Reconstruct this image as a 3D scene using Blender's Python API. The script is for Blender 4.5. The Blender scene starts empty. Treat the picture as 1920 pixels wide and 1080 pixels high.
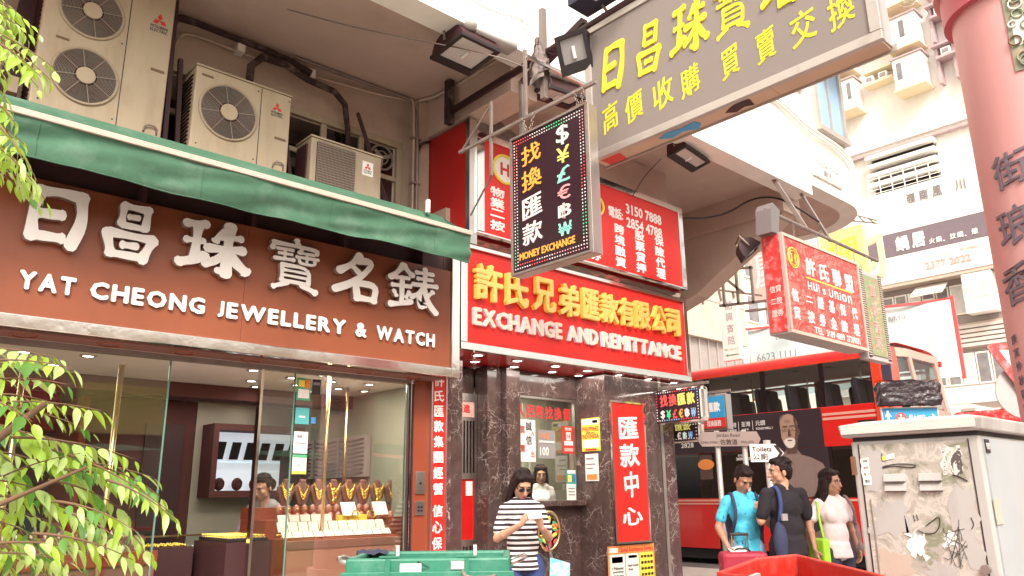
import bpy, bmesh, math, random
from math import radians as R, sin, cos, pi
from mathutils import Vector, Matrix, noise
random.seed(7)
SC = bpy.context.scene
COL = SC.collection

# ---------------------------------------------------------------- camera, light, exposure
def set_camera():
    a, p, r = R(47.815), R(14.949), R(-0.6416)
    fw = Vector((cos(a)*cos(p), sin(a)*cos(p), sin(p)))
    rt = Vector((sin(a), -cos(a), 0)); up = rt.cross(fw)
    rt2 = cos(r)*rt + sin(r)*up; up2 = -sin(r)*rt + cos(r)*up
    m = Matrix((rt2, up2, -fw)).transposed().to_4x4(); m.translation = (0, 0, 1.42)
    cd = bpy.data.cameras.new('camera'); cam = bpy.data.objects.new('camera', cd); COL.objects.link(cam)
    cam.matrix_world = m
    cd.sensor_width = 36; cd.lens = 1455/1920*36; cd.clip_start = 0.05; cd.clip_end = 600
    SC.camera = cam
set_camera()
SUN_EL, SUN_AZ = 44, -122          # elevation; direction the light comes from, degrees from +X
w = bpy.data.worlds.new('World'); SC.world = w; w.use_nodes = True
nt = w.node_tree; nt.nodes.clear()
sky = nt.nodes.new('ShaderNodeTexSky'); sky.sky_type = 'NISHITA'; sky.sun_disc = False
sky.sun_elevation = R(SUN_EL); sky.sun_rotation = R(90 - SUN_AZ); sky.dust_density = 4; sky.ozone_density = .6
hs = nt.nodes.new('ShaderNodeHueSaturation'); hs.inputs['Saturation'].default_value = .22
tint = nt.nodes.new('ShaderNodeMix'); tint.data_type = 'RGBA'; tint.blend_type = 'MULTIPLY'; tint.inputs[0].default_value = 1
tint.inputs[7].default_value = (1.0, .945, .845, 1)
bg = nt.nodes.new('ShaderNodeBackground'); bg.inputs['Strength'].default_value = .15
wo = nt.nodes.new('ShaderNodeOutputWorld')
nt.links.new(sky.outputs[0], hs.inputs['Color']); nt.links.new(hs.outputs[0], tint.inputs[6])
nt.links.new(tint.outputs[2], bg.inputs[0]); nt.links.new(bg.outputs[0], wo.inputs[0])
sd = bpy.data.lights.new('sun', 'SUN'); sd.energy = 1.5; sd.angle = R(14); sd.color = (1, .95, .88)
so = bpy.data.objects.new('sun', sd); COL.objects.link(so)
sv = Vector((cos(R(SUN_EL))*cos(R(SUN_AZ)), cos(R(SUN_EL))*sin(R(SUN_AZ)), sin(R(SUN_EL))))
so.rotation_euler = sv.to_track_quat('Z', 'Y').to_euler()
SC.view_settings.view_transform = 'Standard'; SC.view_settings.look = 'None'
SC.view_settings.exposure = 1.24; SC.view_settings.gamma = 1; SC.view_settings.use_curve_mapping = False
SC.cycles.use_denoising = True; SC.cycles.max_bounces = 8; SC.cycles.transparent_max_bounces = 16
SC.cycles.sample_clamp_indirect = 6

# ---------------------------------------------------------------- materials
M = {}
def mat(name, col, rough=.6, metal=0., var=.12, scale=3., dirt=None, dscale=1.2, damt=.5, bump=0., bscale=40., spec=.5,
        emit=None, estr=0., coat=0., stretch=(1, 1, 1), alpha=1., trans=0.):
    m = bpy.data.materials.new(name); m.use_nodes = True; t = m.node_tree; b = t.nodes['Principled BSDF']; N = t.nodes.new; L = t.links.new
    b.inputs['Roughness'].default_value = rough; b.inputs['Metallic'].default_value = metal
    b.inputs['Specular IOR Level'].default_value = spec; b.inputs['Coat Weight'].default_value = coat
    c = (*col, 1)
    co = N('ShaderNodeTexCoord'); mp = N('ShaderNodeMapping'); mp.inputs['Scale'].default_value = stretch
    ge = N('ShaderNodeNewGeometry'); L(ge.outputs['Position'], mp.inputs[0])
    n1 = N('ShaderNodeTexNoise'); n1.inputs['Scale'].default_value = scale; n1.inputs['Detail'].default_value = 6; L(mp.outputs[0], n1.inputs[0])
    mx = N('ShaderNodeMix'); mx.data_type = 'RGBA'
    mx.inputs[6].default_value = (*[max(0, x*(1-var)) for x in col], 1); mx.inputs[7].default_value = (*[min(1, x*(1+var)) for x in col], 1)
    L(n1.outputs[0], mx.inputs[0]); out = mx.outputs[2]
    if dirt:
        n2 = N('ShaderNodeTexNoise'); n2.inputs['Scale'].default_value = dscale; n2.inputs['Detail'].default_value = 9; n2.inputs['Roughness'].default_value = .65
        L(mp.outputs[0], n2.inputs[0])
        rp = N('ShaderNodeValToRGB'); rp.color_ramp.elements[0].position = .5; rp.color_ramp.elements[1].position = .72
        L(n2.outputs[0], rp.inputs[0]); ml = N('ShaderNodeMath'); ml.operation = 'MULTIPLY'; ml.inputs[1].default_value = damt; L(rp.outputs[0], ml.inputs[0])
        m2 = N('ShaderNodeMix'); m2.data_type = 'RGBA'; L(ml.outputs[0], m2.inputs[0]); L(out, m2.inputs[6]); m2.inputs[7].default_value = (*dirt, 1); out = m2.outputs[2]
    L(out, b.inputs['Base Color'])
    rv = N('ShaderNodeMapRange'); rv.inputs[3].default_value = max(.02, rough-.08); rv.inputs[4].default_value = min(1, rough+.1)
    L(n1.outputs[0], rv.inputs[0]); L(rv.outputs[0], b.inputs['Roughness'])
    if bump:
        n3 = N('ShaderNodeTexNoise'); n3.inputs['Scale'].default_value = bscale; n3.inputs['Detail'].default_value = 4; L(mp.outputs[0], n3.inputs[0])
        bm = N('ShaderNodeBump'); bm.inputs['Strength'].default_value = bump; bm.inputs['Distance'].default_value = .02
        L(n3.outputs[0], bm.inputs['Height']); L(bm.outputs[0], b.inputs['Normal'])
    if emit:
        b.inputs['Emission Color'].default_value = (*emit, 1); b.inputs['Emission Strength'].default_value = estr
    if alpha < 1: b.inputs['Alpha'].default_value = alpha
    M[name] = m; return m

def marble(name, base, vein, scale=3.2, width=.035, rough=.12):
    m = bpy.data.materials.new(name); m.use_nodes = True; t = m.node_tree; b = t.nodes['Principled BSDF']; N = t.nodes.new; L = t.links.new
    g = N('ShaderNodeNewGeometry'); n = N('ShaderNodeTexNoise'); n.inputs['Scale'].default_value = 3; n.inputs['Detail'].default_value = 5
    L(g.outputs['Position'], n.inputs[0])
    ad = N('ShaderNodeVectorMath'); ad.operation = 'MULTIPLY_ADD'; ad.inputs[1].default_value = (.55,)*3
    L(n.outputs['Color'], ad.inputs[0]); L(g.outputs['Position'], ad.inputs[2])
    outs = []
    for sc, wd in ((scale, width), (scale*2.6, width*1.2)):
        v = N('ShaderNodeTexVoronoi'); v.feature = 'DISTANCE_TO_EDGE'; v.inputs['Scale'].default_value = sc; L(ad.outputs[0], v.inputs['Vector'])
        mr = N('ShaderNodeMapRange'); mr.inputs[1].default_value = 0; mr.inputs[2].default_value = wd; mr.inputs[3].default_value = 1; mr.inputs[4].default_value = 0
        L(v.outputs['Distance'], mr.inputs[0]); outs.append(mr.outputs[0])
    n2 = N('ShaderNodeTexNoise'); n2.inputs['Scale'].default_value = 5.5; n2.inputs['Detail'].default_value = 3; L(g.outputs['Position'], n2.inputs[0])
    rp = N('ShaderNodeValToRGB'); rp.color_ramp.elements[0].position = .42; rp.color_ramp.elements[1].position = .62; L(n2.outputs[0], rp.inputs[0])
    mxm = N('ShaderNodeMath'); mxm.operation = 'MAXIMUM'; L(outs[0], mxm.inputs[0])
    ml = N('ShaderNodeMath'); ml.operation = 'MULTIPLY'; L(outs[1], ml.inputs[0]); ml.inputs[1].default_value = .7; L(ml.outputs[0], mxm.inputs[1])
    m3 = N('ShaderNodeMath'); m3.operation = 'MULTIPLY'; L(mxm.outputs[0], m3.inputs[0]); L(rp.outputs[0], m3.inputs[1])
    mx = N('ShaderNodeMix'); mx.data_type = 'RGBA'; L(m3.outputs[0], mx.inputs[0])
    n4 = N('ShaderNodeTexNoise'); n4.inputs['Scale'].default_value = 9; n4.inputs['Detail'].default_value = 6; L(g.outputs['Position'], n4.inputs[0])
    mb = N('ShaderNodeMix'); mb.data_type = 'RGBA'; L(n4.outputs[0], mb.inputs[0]); mb.inputs[6].default_value = (*[x*.5 for x in base], 1); mb.inputs[7].default_value = (*[x*1.7 for x in base], 1)
    L(mb.outputs[2], mx.inputs[6]); mx.inputs[7].default_value = (*vein, 1)
    L(mx.outputs[2], b.inputs['Base Color']); b.inputs['Roughness'].default_value = rough
    M[name] = m; return m

def glass(name, tint=(1, 1, 1), refl=1.0, ior=1.5):
    m = bpy.data.materials.new(name); m.use_nodes = True; t = m.node_tree; t.nodes.clear(); N = t.nodes.new; L = t.links.new
    o = N('ShaderNodeOutputMaterial'); mx = N('ShaderNodeMixShader'); tr = N('ShaderNodeBsdfTransparent'); gl = N('ShaderNodeBsdfGlossy'); fr = N('ShaderNodeFresnel')
    gm = N('ShaderNodeNewGeometry'); ma = N('ShaderNodeMath'); ma.operation = 'MULTIPLY_ADD'; ma.inputs[1].default_value = 1/ior-ior; ma.inputs[2].default_value = ior
    L(gm.outputs['Backfacing'], ma.inputs[0]); L(ma.outputs[0], fr.inputs['IOR'])          # leaving the thin pane reflects like entering it
    gl.inputs['Roughness'].default_value = .015; tr.inputs[0].default_value = (*tint, 1); gl.inputs[0].default_value = (refl, refl, refl, 1)
    L(fr.outputs[0], mx.inputs[0]); L(tr.outputs[0], mx.inputs[1]); L(gl.outputs[0], mx.inputs[2]); L(mx.outputs[0], o.inputs[0])
    M[name] = m; return m

def emis(name, col, s):
    m = bpy.data.materials.new(name); m.use_nodes = True; t = m.node_tree; b = t.nodes['Principled BSDF']
    b.inputs['Base Color'].default_value = (*col, 1); b.inputs['Emission Color'].default_value = (*col, 1); b.inputs['Emission Strength'].default_value = s
    b.inputs['Roughness'].default_value = .4
    M[name] = m; return m

def stripes(name, a, bcol, scale, axis=2, thr=.5, rough=.8, dist=0.):
    m = bpy.data.materials.new(name); m.use_nodes = True; t = m.node_tree; b = t.nodes['Principled BSDF']; N = t.nodes.new; L = t.links.new
    g = N('ShaderNodeNewGeometry'); wv = N('ShaderNodeTexWave'); wv.bands_direction = 'XYZ'[axis]; wv.inputs['Scale'].default_value = scale
    wv.inputs['Distortion'].default_value = dist; wv.inputs['Detail'].default_value = 1; L(g.outputs['Position'], wv.inputs[0])
    rp = N('ShaderNodeValToRGB'); rp.color_ramp.interpolation = 'CONSTANT'; rp.color_ramp.elements[0].color = (*a, 1); rp.color_ramp.elements[1].color = (*bcol, 1)
    rp.color_ramp.elements[1].position = thr; L(wv.outputs['Fac'], rp.inputs[0]); L(rp.outputs[0], b.inputs['Base Color'])
    b.inputs['Roughness'].default_value = rough
    M[name] = m; return m

def blotch(name, cols, scale=6., rough=.7, dist=1.5, stretch=(1, 1, 1), bump=0., detail=8):
    """a patchy material: colours laid out along a noise, as on torn posters, foliage prints or swirls"""
    m = bpy.data.materials.new(name); m.use_nodes = True; t = m.node_tree; b = t.nodes['Principled BSDF']; N = t.nodes.new; L = t.links.new
    g = N('ShaderNodeNewGeometry'); mp = N('ShaderNodeMapping'); mp.inputs['Scale'].default_value = stretch; L(g.outputs['Position'], mp.inputs[0])
    n = N('ShaderNodeTexNoise'); n.inputs['Scale'].default_value = scale; n.inputs['Detail'].default_value = detail; n.inputs['Distortion'].default_value = dist
    n.inputs['Roughness'].default_value = .62; L(mp.outputs[0], n.inputs[0])
    rp = N('ShaderNodeValToRGB'); e = rp.color_ramp.elements
    for i, (p, c) in enumerate(cols):
        if i < 2: e[i].position = p; e[i].color = (*c, 1)
        else:
            x = e.new(p); x.color = (*c, 1)
    L(n.outputs[0], rp.inputs[0]); L(rp.outputs[0], b.inputs['Base Color']); b.inputs['Roughness'].default_value = rough
    if bump:
        bm = N('ShaderNodeBump'); bm.inputs['Strength'].default_value = bump; bm.inputs['Distance'].default_value = .004; L(n.outputs[0], bm.inputs['Height']); L(bm.outputs[0], b.inputs['Normal'])
    M[name] = m; return m

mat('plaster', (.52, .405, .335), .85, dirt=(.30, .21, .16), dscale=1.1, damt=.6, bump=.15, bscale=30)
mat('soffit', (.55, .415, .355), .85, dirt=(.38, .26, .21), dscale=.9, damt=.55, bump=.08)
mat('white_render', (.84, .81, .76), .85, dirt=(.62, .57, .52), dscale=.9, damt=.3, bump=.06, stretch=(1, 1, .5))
mat('white_far', (.82, .79, .75), .85, dirt=(.62, .57, .54), dscale=.35, damt=.4, stretch=(1, 1, .35))
mat('cream_trim', (.80, .68, .46), .8, dirt=(.6, .5, .38), damt=.25)
mat('mauve', (.48, .36, .38), .8)
mat('beige_wall', (.52, .43, .34), .85, dirt=(.36, .29, .23), dscale=.5, damt=.4)
mat('grey_wall', (.30, .26, .25), .8, dirt=(.2, .17, .16), damt=.4)
mat('brown_laminate', (.245, .066, .028), .40, var=.25, scale=1.1, dirt=(.16, .042, .022), dscale=.9, damt=.6, stretch=(1, 1, .3), bump=.04, bscale=5)
mat('brown_panel', (.24, .05, .022), .35)
mat('chrome', (.80, .76, .72), .10, 1., var=.05, bump=.05, bscale=6)
mat('steel', (.62, .58, .55), .3, 1., var=.1, dirt=(.35, .28, .24), damt=.4)
mat('dull_steel', (.27, .22, .20), .6, .4, dirt=(.14, .08, .06), dscale=5, damt=.6)
mat('brass', (.75, .58, .30), .25, 1.); mat('tag_brown', (.16, .09, .04), .5)
mat('white_letter', (.86, .82, .79), .35)
mat('letter_side', (.45, .36, .32), .3, .6)
mat('yellow_paint', (.80, .66, .03), .5)
mat('red_sign', (.62, .018, .012), .35, var=.08, scale=1.)
mat('red_dark', (.42, .012, .012), .45, var=.08)
mat('red_gloss', (.55, .014, .012), .12, coat=.4)
mat('green_canvas', (.050, .128, .078), .9, var=.35, scale=2.6, dirt=(.12, .20, .15), dscale=3.4, damt=.8, bump=.7, bscale=4.5, stretch=(1, 1, 1))
mat('strip_cream', (.50, .40, .34), .7, dirt=(.4, .3, .24), dscale=5)
mat('ac_cream', (.44, .355, .25), .55, dirt=(.26, .17, .10), dscale=5, damt=.45, stretch=(1, 1, .22))
mat('ac_cream2', (.38, .31, .22), .55, dirt=(.22, .14, .09), dscale=6, damt=.5, stretch=(1, 1, .3))
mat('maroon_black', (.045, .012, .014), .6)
mat('black', (.018, .012, .014), .5)
mat('black_gloss', (.015, .008, .01), .12)
mat('pipe_wrap', (.035, .014, .014), .8, dirt=(.4, .32, .27), dscale=9, damt=.4, bump=.6, bscale=25)
mat('grille_wire', (.36, .29, .24), .5, .3)
mat('grey_face', (.225, .185, .172), .55, var=.04)
mat('frame_grey', (.48, .43, .40), .4, .5, dirt=(.3, .25, .22), dscale=4)
mat('wood_board', (.58, .40, .29), .7, var=.2, scale=3, stretch=(1, .6, 5), dirt=(.3, .17, .11), dscale=1.4, damt=.35)
mat('panel_red', (.64, .015, .01), .4)
mat('gold_letter', (.86, .55, .16), .3, .35)
mat('gold_side', (.92, .66, .12), .4)
mat('pale_letter', (.80, .58, .46), .3, .15)
mat('lilac_side', (.80, .74, .86), .4)
mat('led_face', (.035, .012, .02), .35)
mat('white_print', (.82, .78, .76), .5, var=.03)
mat('black_print', (.03, .02, .025), .5)
mat('grey_print', (.25, .22, .24), .6)
mat('red_print', (.6, .03, .03), .5); mat('pink_print', (.75, .35, .32), .6)
mat('yellow_print', (.85, .68, .08), .5); mat('blue_print', (.05, .2, .45), .5); mat('green_print', (.08, .35, .17), .5); mat('teal_print', (.08, .36, .36), .5); mat('orange_print', (.75, .25, .06), .5)
marble('marble', (.075, .046, .042), (.42, .34, .32), scale=4.4, width=.022)
marble('marble_light', (.09, .045, .045), (.50, .42, .39), scale=5, width=.03)
glass('shop_glass', (.93, .94, .90), .95, 1.8)
glass('case_glass', (.9, .95, .93), 1., 1.5)
glass('bus_glass', (.80, .84, .84), .9, 1.65)
glass('smoke_glass', (.40, .38, .38), .9, 1.8)
mat('glass_edge', (.12, .22, .18), .1)
emis('lamp_glow', (1, .96, .88), 9)
emis('case_glow', (.75, .82, .9), .25)
def led(name, col):
    m = bpy.data.materials.new(name); m.use_nodes = True; t = m.node_tree; b = t.nodes['Principled BSDF']; N = t.nodes.new; L = t.links.new
    g = N('ShaderNodeNewGeometry'); v = N('ShaderNodeTexVoronoi'); v.inputs['Scale'].default_value = 75; v.inputs['Randomness'].default_value = .15; L(g.outputs['Position'], v.inputs['Vector'])
    r = N('ShaderNodeMapRange'); r.inputs[1].default_value = .25; r.inputs[2].default_value = .5; r.inputs[3].default_value = .42; r.inputs[4].default_value = .06; L(v.outputs['Distance'], r.inputs[0]); L(r.outputs[0], b.inputs['Emission Strength'])
    b.inputs['Base Color'].default_value = (*[x*.55 for x in col], 1); b.inputs['Emission Color'].default_value = (*col, 1); b.inputs['Roughness'].default_value = .5
    M[name] = m
for n_, c_ in (('led_red', (1, .12, .1)), ('led_white', (1, .85, .8)), ('led_green', (.1, .85, .35)), ('led_yellow', (.9, .85, .2)), ('led_orange', (1, .48, .08)), ('led_pale', (.8, .9, .75)), ('led_pink', (.9, .4, .4)), ('led_blue', (.35, .6, 1)), ('led_teal', (.35, .8, .65))):
    led(n_, c_)
mat('velvet', (.20, .085, .065), .8); mat('velvet_dark', (.10, .03, .025), .85)
mat('gold', (.90, .60, .12), .25, 1.); mat('silver', (.8, .78, .76), .2, 1.)
mat('card', (.80, .77, .73), .7); mat('price_card', (.60, .57, .53), .7, var=.1, scale=30); mat('grey_panel', (.28, .26, .26), .6)
mat('shop_floor', (.10, .05, .045), .2)
mat('bus_red', (.52, .014, .012), .22, coat=.5, var=.06, scale=1, dirt=(.5, .04, .03), damt=.3)
mat('bus_orange', (.62, .045, .018), .25, coat=.4); mat('bus_pale', (.62, .30, .24), .3, coat=.3)
mat('bus_roof', (.75, .50, .42), .4)
mat('bus_inner', (.62, .52, .48), .7); mat('bus_seat', (.045, .032, .045), .7); mat('tyre', (.02, .018, .02), .9); mat('ad_black', (.028, .014, .02), .5)
mat('ad_skin', (.33, .20, .145), .6, var=.25, scale=6); mat('ad_shadow', (.09, .045, .035), .6); mat('ad_grey', (.20, .135, .12), .6, var=.2, scale=3); mat('ad_grey2', (.19, .12, .11), .6)
mat('asphalt', (.10, .085, .08), .9, bump=.3, bscale=60, dirt=(.06, .05, .05)); mat('pavement', (.42, .35, .32), .85, dirt=(.25, .2, .18), dscale=2.5, damt=.5, bump=.2)
mat('kerb', (.40, .35, .32), .8); mat('road_white', (.7, .66, .62), .7)
mat('pink_column', (.61, .29, .285), .55, var=.1, scale=1.2, dirt=(.66, .40, .40), dscale=4, damt=.5, stretch=(1, 1, .16), bump=.1, bscale=18)
mat('pink_deep', (.50, .10, .125), .5); mat('pink_pale', (.74, .46, .40), .6)
mat('carving', (.22, .24, .16), .5, dirt=(.5, .3, .2), dscale=9, damt=.8); mat('carving_white', (.72, .68, .62), .5, dirt=(.4, .33, .28), dscale=8)
mat('char_grey', (.17, .13, .16), .5)
mat('board_pink', (.36, .16, .12), .45); mat('bin_green', (.024, .18, .115), .5, var=.2, dirt=(.13, .30, .24), dscale=7, damt=.55, bump=.15, bscale=30); mat('bin_red', (.50, .024, .016), .45, var=.15, dirt=(.45, .12, .09), dscale=9, damt=.5, bump=.15, bscale=30)
mat('skin_a', (.50, .27, .175), .5, var=.14, scale=16, dirt=(.44, .17, .11), dscale=9, damt=.35, bump=.12, bscale=120); mat('skin_b', (.41, .21, .135), .5, var=.14, scale=16, dirt=(.28, .10, .06), dscale=9, damt=.35, bump=.12, bscale=120)
mat('hair', (.016, .007, .007), .62, spec=.25, bump=.5, bscale=90, stretch=(1, 1, .25)); mat('lips', (.40, .09, .08), .4)
mat('denim', (.030, .050, .16), .85, var=.35, scale=9, bump=.3, bscale=14); mat('denim_pale', (.26, .36, .50), .85, var=.25, scale=9, bump=.3, bscale=14)
mat('denim_dark', (.035, .035, .065), .85, var=.2, scale=9)
mat('tee_black', (.016, .011, .016), .9, var=.3, scale=8, bump=1., bscale=7); mat('tee_pink', (.74, .61, .63), .85, var=.1, bump=1., bscale=7)
blotch('shirt_aqua', [(0, (.02, .05, .08)), (.33, (.02, .05, .09)), (.36, (.05, .40, .58)), (.75, (.08, .50, .68))], scale=30, dist=.3, detail=3)
blotch('bag_floral', [(.3, (.05, .35, .5)), (.45, (.25, .6, .7)), (.55, (.5, .35, .6)), (.7, (.65, .5, .7))], scale=12, dist=1)
mat('bag_green', (.35, .72, .03), .6); mat('bag_grey', (.20, .14, .14), .8); mat('backpack', (.03, .035, .08), .8)
mat('case_maroon', (.32, .012, .035), .6, bump=.2, bscale=60); mat('shoe', (.03, .02, .02), .6); mat('shoe_white', (.6, .57, .55), .6)
stripes('tee_stripe', (.025, .015, .02), (.80, .75, .76), 1/.13, 2, .52, dist=.25)
stripes('steel_slats', (.62, .55, .52), (.12, .08, .07), 12, 2, .5)
mat('leaf', (.33, .50, .055), .42, var=.35, scale=9); mat('leaf_pale', (.42, .56, .20), .30, var=.25, scale=14); mat('leaf_dark', (.10, .25, .045), .5, var=.3, scale=9); mat('bark', (.16, .09, .05), .85)
for n_, c_ in (('leaf', (.42, .62, .05)), ('leaf_pale', (.5, .62, .16)), ('leaf_dark', (.16, .36, .05))):
    t_ = M[n_].node_tree; b_ = t_.nodes['Principled BSDF']; o_ = t_.nodes['Material Output']; x_ = t_.nodes.new('ShaderNodeBsdfTranslucent'); x_.inputs[0].default_value = (*c_, 1)
    y_ = t_.nodes.new('ShaderNodeMixShader'); y_.inputs[0].default_value = .38; t_.links.new(b_.outputs[0], y_.inputs[1]); t_.links.new(x_.outputs[0], y_.inputs[2]); t_.links.new(y_.outputs[0], o_.inputs[0])
blotch('torn_paint', [(0, (.17, .18, .11)), (.40, (.24, .24, .17)), (.43, (.36, .33, .29)), (.50, (.42, .38, .34)), (.515, (.55, .50, .46)), (.60, (.38, .35, .31)), (.63, (.60, .56, .52)), (.80, (.50, .46, .42))], scale=7, dist=.7, bump=.8, detail=14)
blotch('torn_strip', [(0, (.05, .04, .04)), (.44, (.10, .08, .08)), (.455, (.62, .58, .55)), (.56, (.70, .66, .62)), (.575, (.06, .05, .05)), (.60, (.6, .56, .52))], scale=16, dist=2.5, bump=.5, stretch=(1, 1, .55))
mat('box_paint', (.43, .41, .40), .6, dirt=(.24, .19, .15), dscale=4, damt=.5, stretch=(1, 1, .4)); mat('rag', (.24, .19, .18), .95); mat('rust', (.20, .09, .05), .9, dirt=(.1, .05, .03), damt=.6, dscale=12); mat('box_side', (.37, .39, .41), .6, dirt=(.47, .38, .32), dscale=1.8, damt=.6)
blotch('box_lid', [(0, (.15, .12, .11)), (.40, (.2, .16, .15)), (.44, (.55, .49, .46)), (.7, (.66, .60, .57))], scale=5, dist=.8, stretch=(.4, .4, 3))
mat('plastic_wrap', (.035, .024, .032), .12, coat=.6, bump=1., bscale=16)
mat('blue_sign', (.04, .30, .58), .35); mat('road_red', (.62, .05, .05), .4, dirt=(.7, .6, .58), dscale=12, damt=.6); mat('sign_back', (.42, .38, .38), .5)
mat('jordan_grey', (.33, .25, .23), .5); mat('pole', (.52, .46, .44), .4, .4)
blotch('swirl_red', [(0, (.75, .28, .22)), (.42, (.60, .10, .08)), (.47, (.50, .018, .016)), (.55, (.55, .05, .04)), (.60, (.66, .22, .18)), (.66, (.50, .02, .02))], scale=2.2, dist=4, detail=2, rough=.4)
blotch('led_picture', [(0, (.12, .10, .05)), (.42, (.35, .22, .14)), (.5, (.12, .3, .14)), (.58, (.45, .25, .18)), (.7, (.6, .5, .3))], scale=9, dist=2, rough=.5)
mat('cloth_banner', (.62, .74, .74), .8, var=.12, scale=1.5); mat('cloth_red', (.60, .10, .10), .8)
mat('window_far', (.20, .19, .20), .15, var=.5, scale=2.); mat('window_bright', (.55, .53, .52), .3, var=.3, scale=2); mat('blue_curtain', (.28, .42, .58), .7)
mat('corrugated', (.55, .50, .47), .6); mat('yellow_board', (.80, .74, .30), .6, var=.1); mat('rear_cream', (.42, .38, .30), .85); mat('hood_grey', (.17, .15, .15), .7); mat('booth_green', (.26, .26, .20), .8); mat('pale_cream', (.72, .68, .56), .8, dirt=(.5, .46, .4), dscale=.4); mat('plaque', (.82, .79, .75), .5)

OR_ = 'first second third fourth fifth sixth seventh eighth ninth tenth eleventh twelfth thirteenth fourteenth'.split()
# ---------------------------------------------------------------- mesh helpers
class MB:
    def __init__(s): s.v = []; s.f = []
    def add(s, v, f):
        k = len(s.v); s.v += [tuple(p) for p in v]; s.f += [tuple(i+k for i in q) for q in f]; return s
    def box(s, x0, x1, y0, y1, z0, z1, rz=0, c=None):
        v = [(x, y, z) for z in (z0, z1) for y in (y0, y1) for x in (x0, x1)]
        if rz:
            cx, cy = c or ((x0+x1)/2, (y0+y1)/2)
            v = [(cx+(x-cx)*cos(rz)-(y-cy)*sin(rz), cy+(x-cx)*sin(rz)+(y-cy)*cos(rz), z) for x, y, z in v]
        return s.add(v, [(0, 2, 3, 1), (4, 5, 7, 6), (0, 1, 5, 4), (2, 6, 7, 3), (0, 4, 6, 2), (1, 3, 7, 5)])
    def obox(s, c, U, V, W):
        """box about centre c with half-extent vectors"""
        c, U, V, W = map(Vector, (c, U, V, W))
        v = [c+i*U+j*V+k*W for k in (-1, 1) for j in (-1, 1) for i in (-1, 1)]
        return s.add(v, [(0, 2, 3, 1), (4, 5, 7, 6), (0, 1, 5, 4), (2, 6, 7, 3), (0, 4, 6, 2), (1, 3, 7, 5)])
    def bar(s, p, q, w=.02, h=None, up=(0, 0, 1)):
        p, q = Vector(p), Vector(q); d = q-p; L = d.length
        if L < 1e-6: return s
        d.normalize(); u = Vector(up)
        if abs(d.dot(u)) > .97: u = Vector((1, 0, 0))
        a = d.cross(u).normalized(); b = a.cross(d).normalized(); h = h or w
        return s.obox((p+q)/2, a*w/2, d*L/2, b*h/2)
    def cyl(s, p, q, r, r2=None, n=12, cap=True):
        p, q = Vector(p), Vector(q); d = (q-p).normalized(); r2 = r if r2 is None else r2
        u = Vector((0, 0, 1)) if abs(d.z) < .95 else Vector((1, 0, 0)); a = d.cross(u).normalized(); b = d.cross(a)
        v = []; f = []
        for c, rr in ((p, r), (q, r2)):
            v += [c+a*rr*cos(2*pi*i/n)+b*rr*sin(2*pi*i/n) for i in range(n)]
        f = [(i, (i+1) % n, n+(i+1) % n, n+i) for i in range(n)]
        if cap: f += [tuple(range(n))[::-1], tuple(range(n, 2*n))]
        return s.add(v, f)
    def tube(s, pts, r, n=6, smooth=0):
        pts = [Vector(p) for p in pts]
        for _ in range(smooth):
            q = [pts[0]]
            for a, b in zip(pts, pts[1:]): q += [a*.75+b*.25, a*.25+b*.75]
            pts = q+[pts[-1]]
        v = []; f = []; m = len(pts); prev = None
        for i, p in enumerate(pts):
            d = (pts[min(i+1, m-1)]-pts[max(i-1, 0)]).normalized()
            if prev is None:
                u = Vector((0, 0, 1)) if abs(d.z) < .9 else Vector((1, 0, 0)); a = d.cross(u).normalized()
            else: a = (prev-d*prev.dot(d)).normalized()
            prev = a; b = d.cross(a); rr = r
            if isinstance(r, (list, tuple)):
                q_ = i*(len(r)-1)/(m-1); k_ = min(int(q_), len(r)-2); rr = r[k_]+(r[k_+1]-r[k_])*(q_-k_)
            v += [p+a*rr*cos(2*pi*k/n)+b*rr*sin(2*pi*k/n) for k in range(n)]
        for i in range(m-1):
            for k in range(n): f.append((i*n+k, i*n+(k+1) % n, (i+1)*n+(k+1) % n, (i+1)*n+k))
        f += [tuple(range(n))[::-1], tuple(range((m-1)*n, m*n))]
        return s.add(v, f)
    def ell(s, c, r, rot=None, n=12, m=8):
        c = Vector(c); v = []; f = []
        rm = rot.to_3x3() if rot is not None else Matrix.Identity(3)
        for j in range(m+1):
            t = pi*j/m
            for i in range(n):
                p = 2*pi*i/n; v.append(c+rm@Vector((r[0]*sin(t)*cos(p), r[1]*sin(t)*sin(p), r[2]*cos(t))))
        for j in range(m):
            for i in range(n): f.append((j*n+i, (j+1)*n+i, (j+1)*n+(i+1) % n, j*n+(i+1) % n))
        return s.add(v, f)
    def torus(s, c, R_, r, axis=(0, 1, 0), n=32, m=6, e=1.):
        c = Vector(c); ax = Vector(axis).normalized(); u = Vector((0, 0, 1)) if abs(ax.z) < .9 else Vector((1, 0, 0))
        a = ax.cross(u).normalized(); b = ax.cross(a); v = []; f = []
        for i in range(n):
            t = 2*pi*i/n; d = a*cos(t)+b*sin(t)*e
            for j in range(m):
                q = 2*pi*j/m; v.append(c+d*(R_+r*cos(q))+ax*r*sin(q))
        for i in range(n):
            for j in range(m): f.append((i*m+j, ((i+1) % n)*m+j, ((i+1) % n)*m+(j+1) % m, i*m+(j+1) % m))
        return s.add(v, f)
    def prism(s, poly, O, U, V, W):
        """polygon (u,v) in the plane O,U,V pushed along W"""
        O, U, V, W = map(Vector, (O, U, V, W)); n = len(poly)
        v = [O+U*a+V*b for a, b in poly]+[O+U*a+V*b+W for a, b in poly]
        return s.add(v, [tuple(range(n)), tuple(range(n, 2*n))[::-1]]+[(i, n+i, n+(i+1) % n, (i+1) % n) for i in range(n)])
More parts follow.
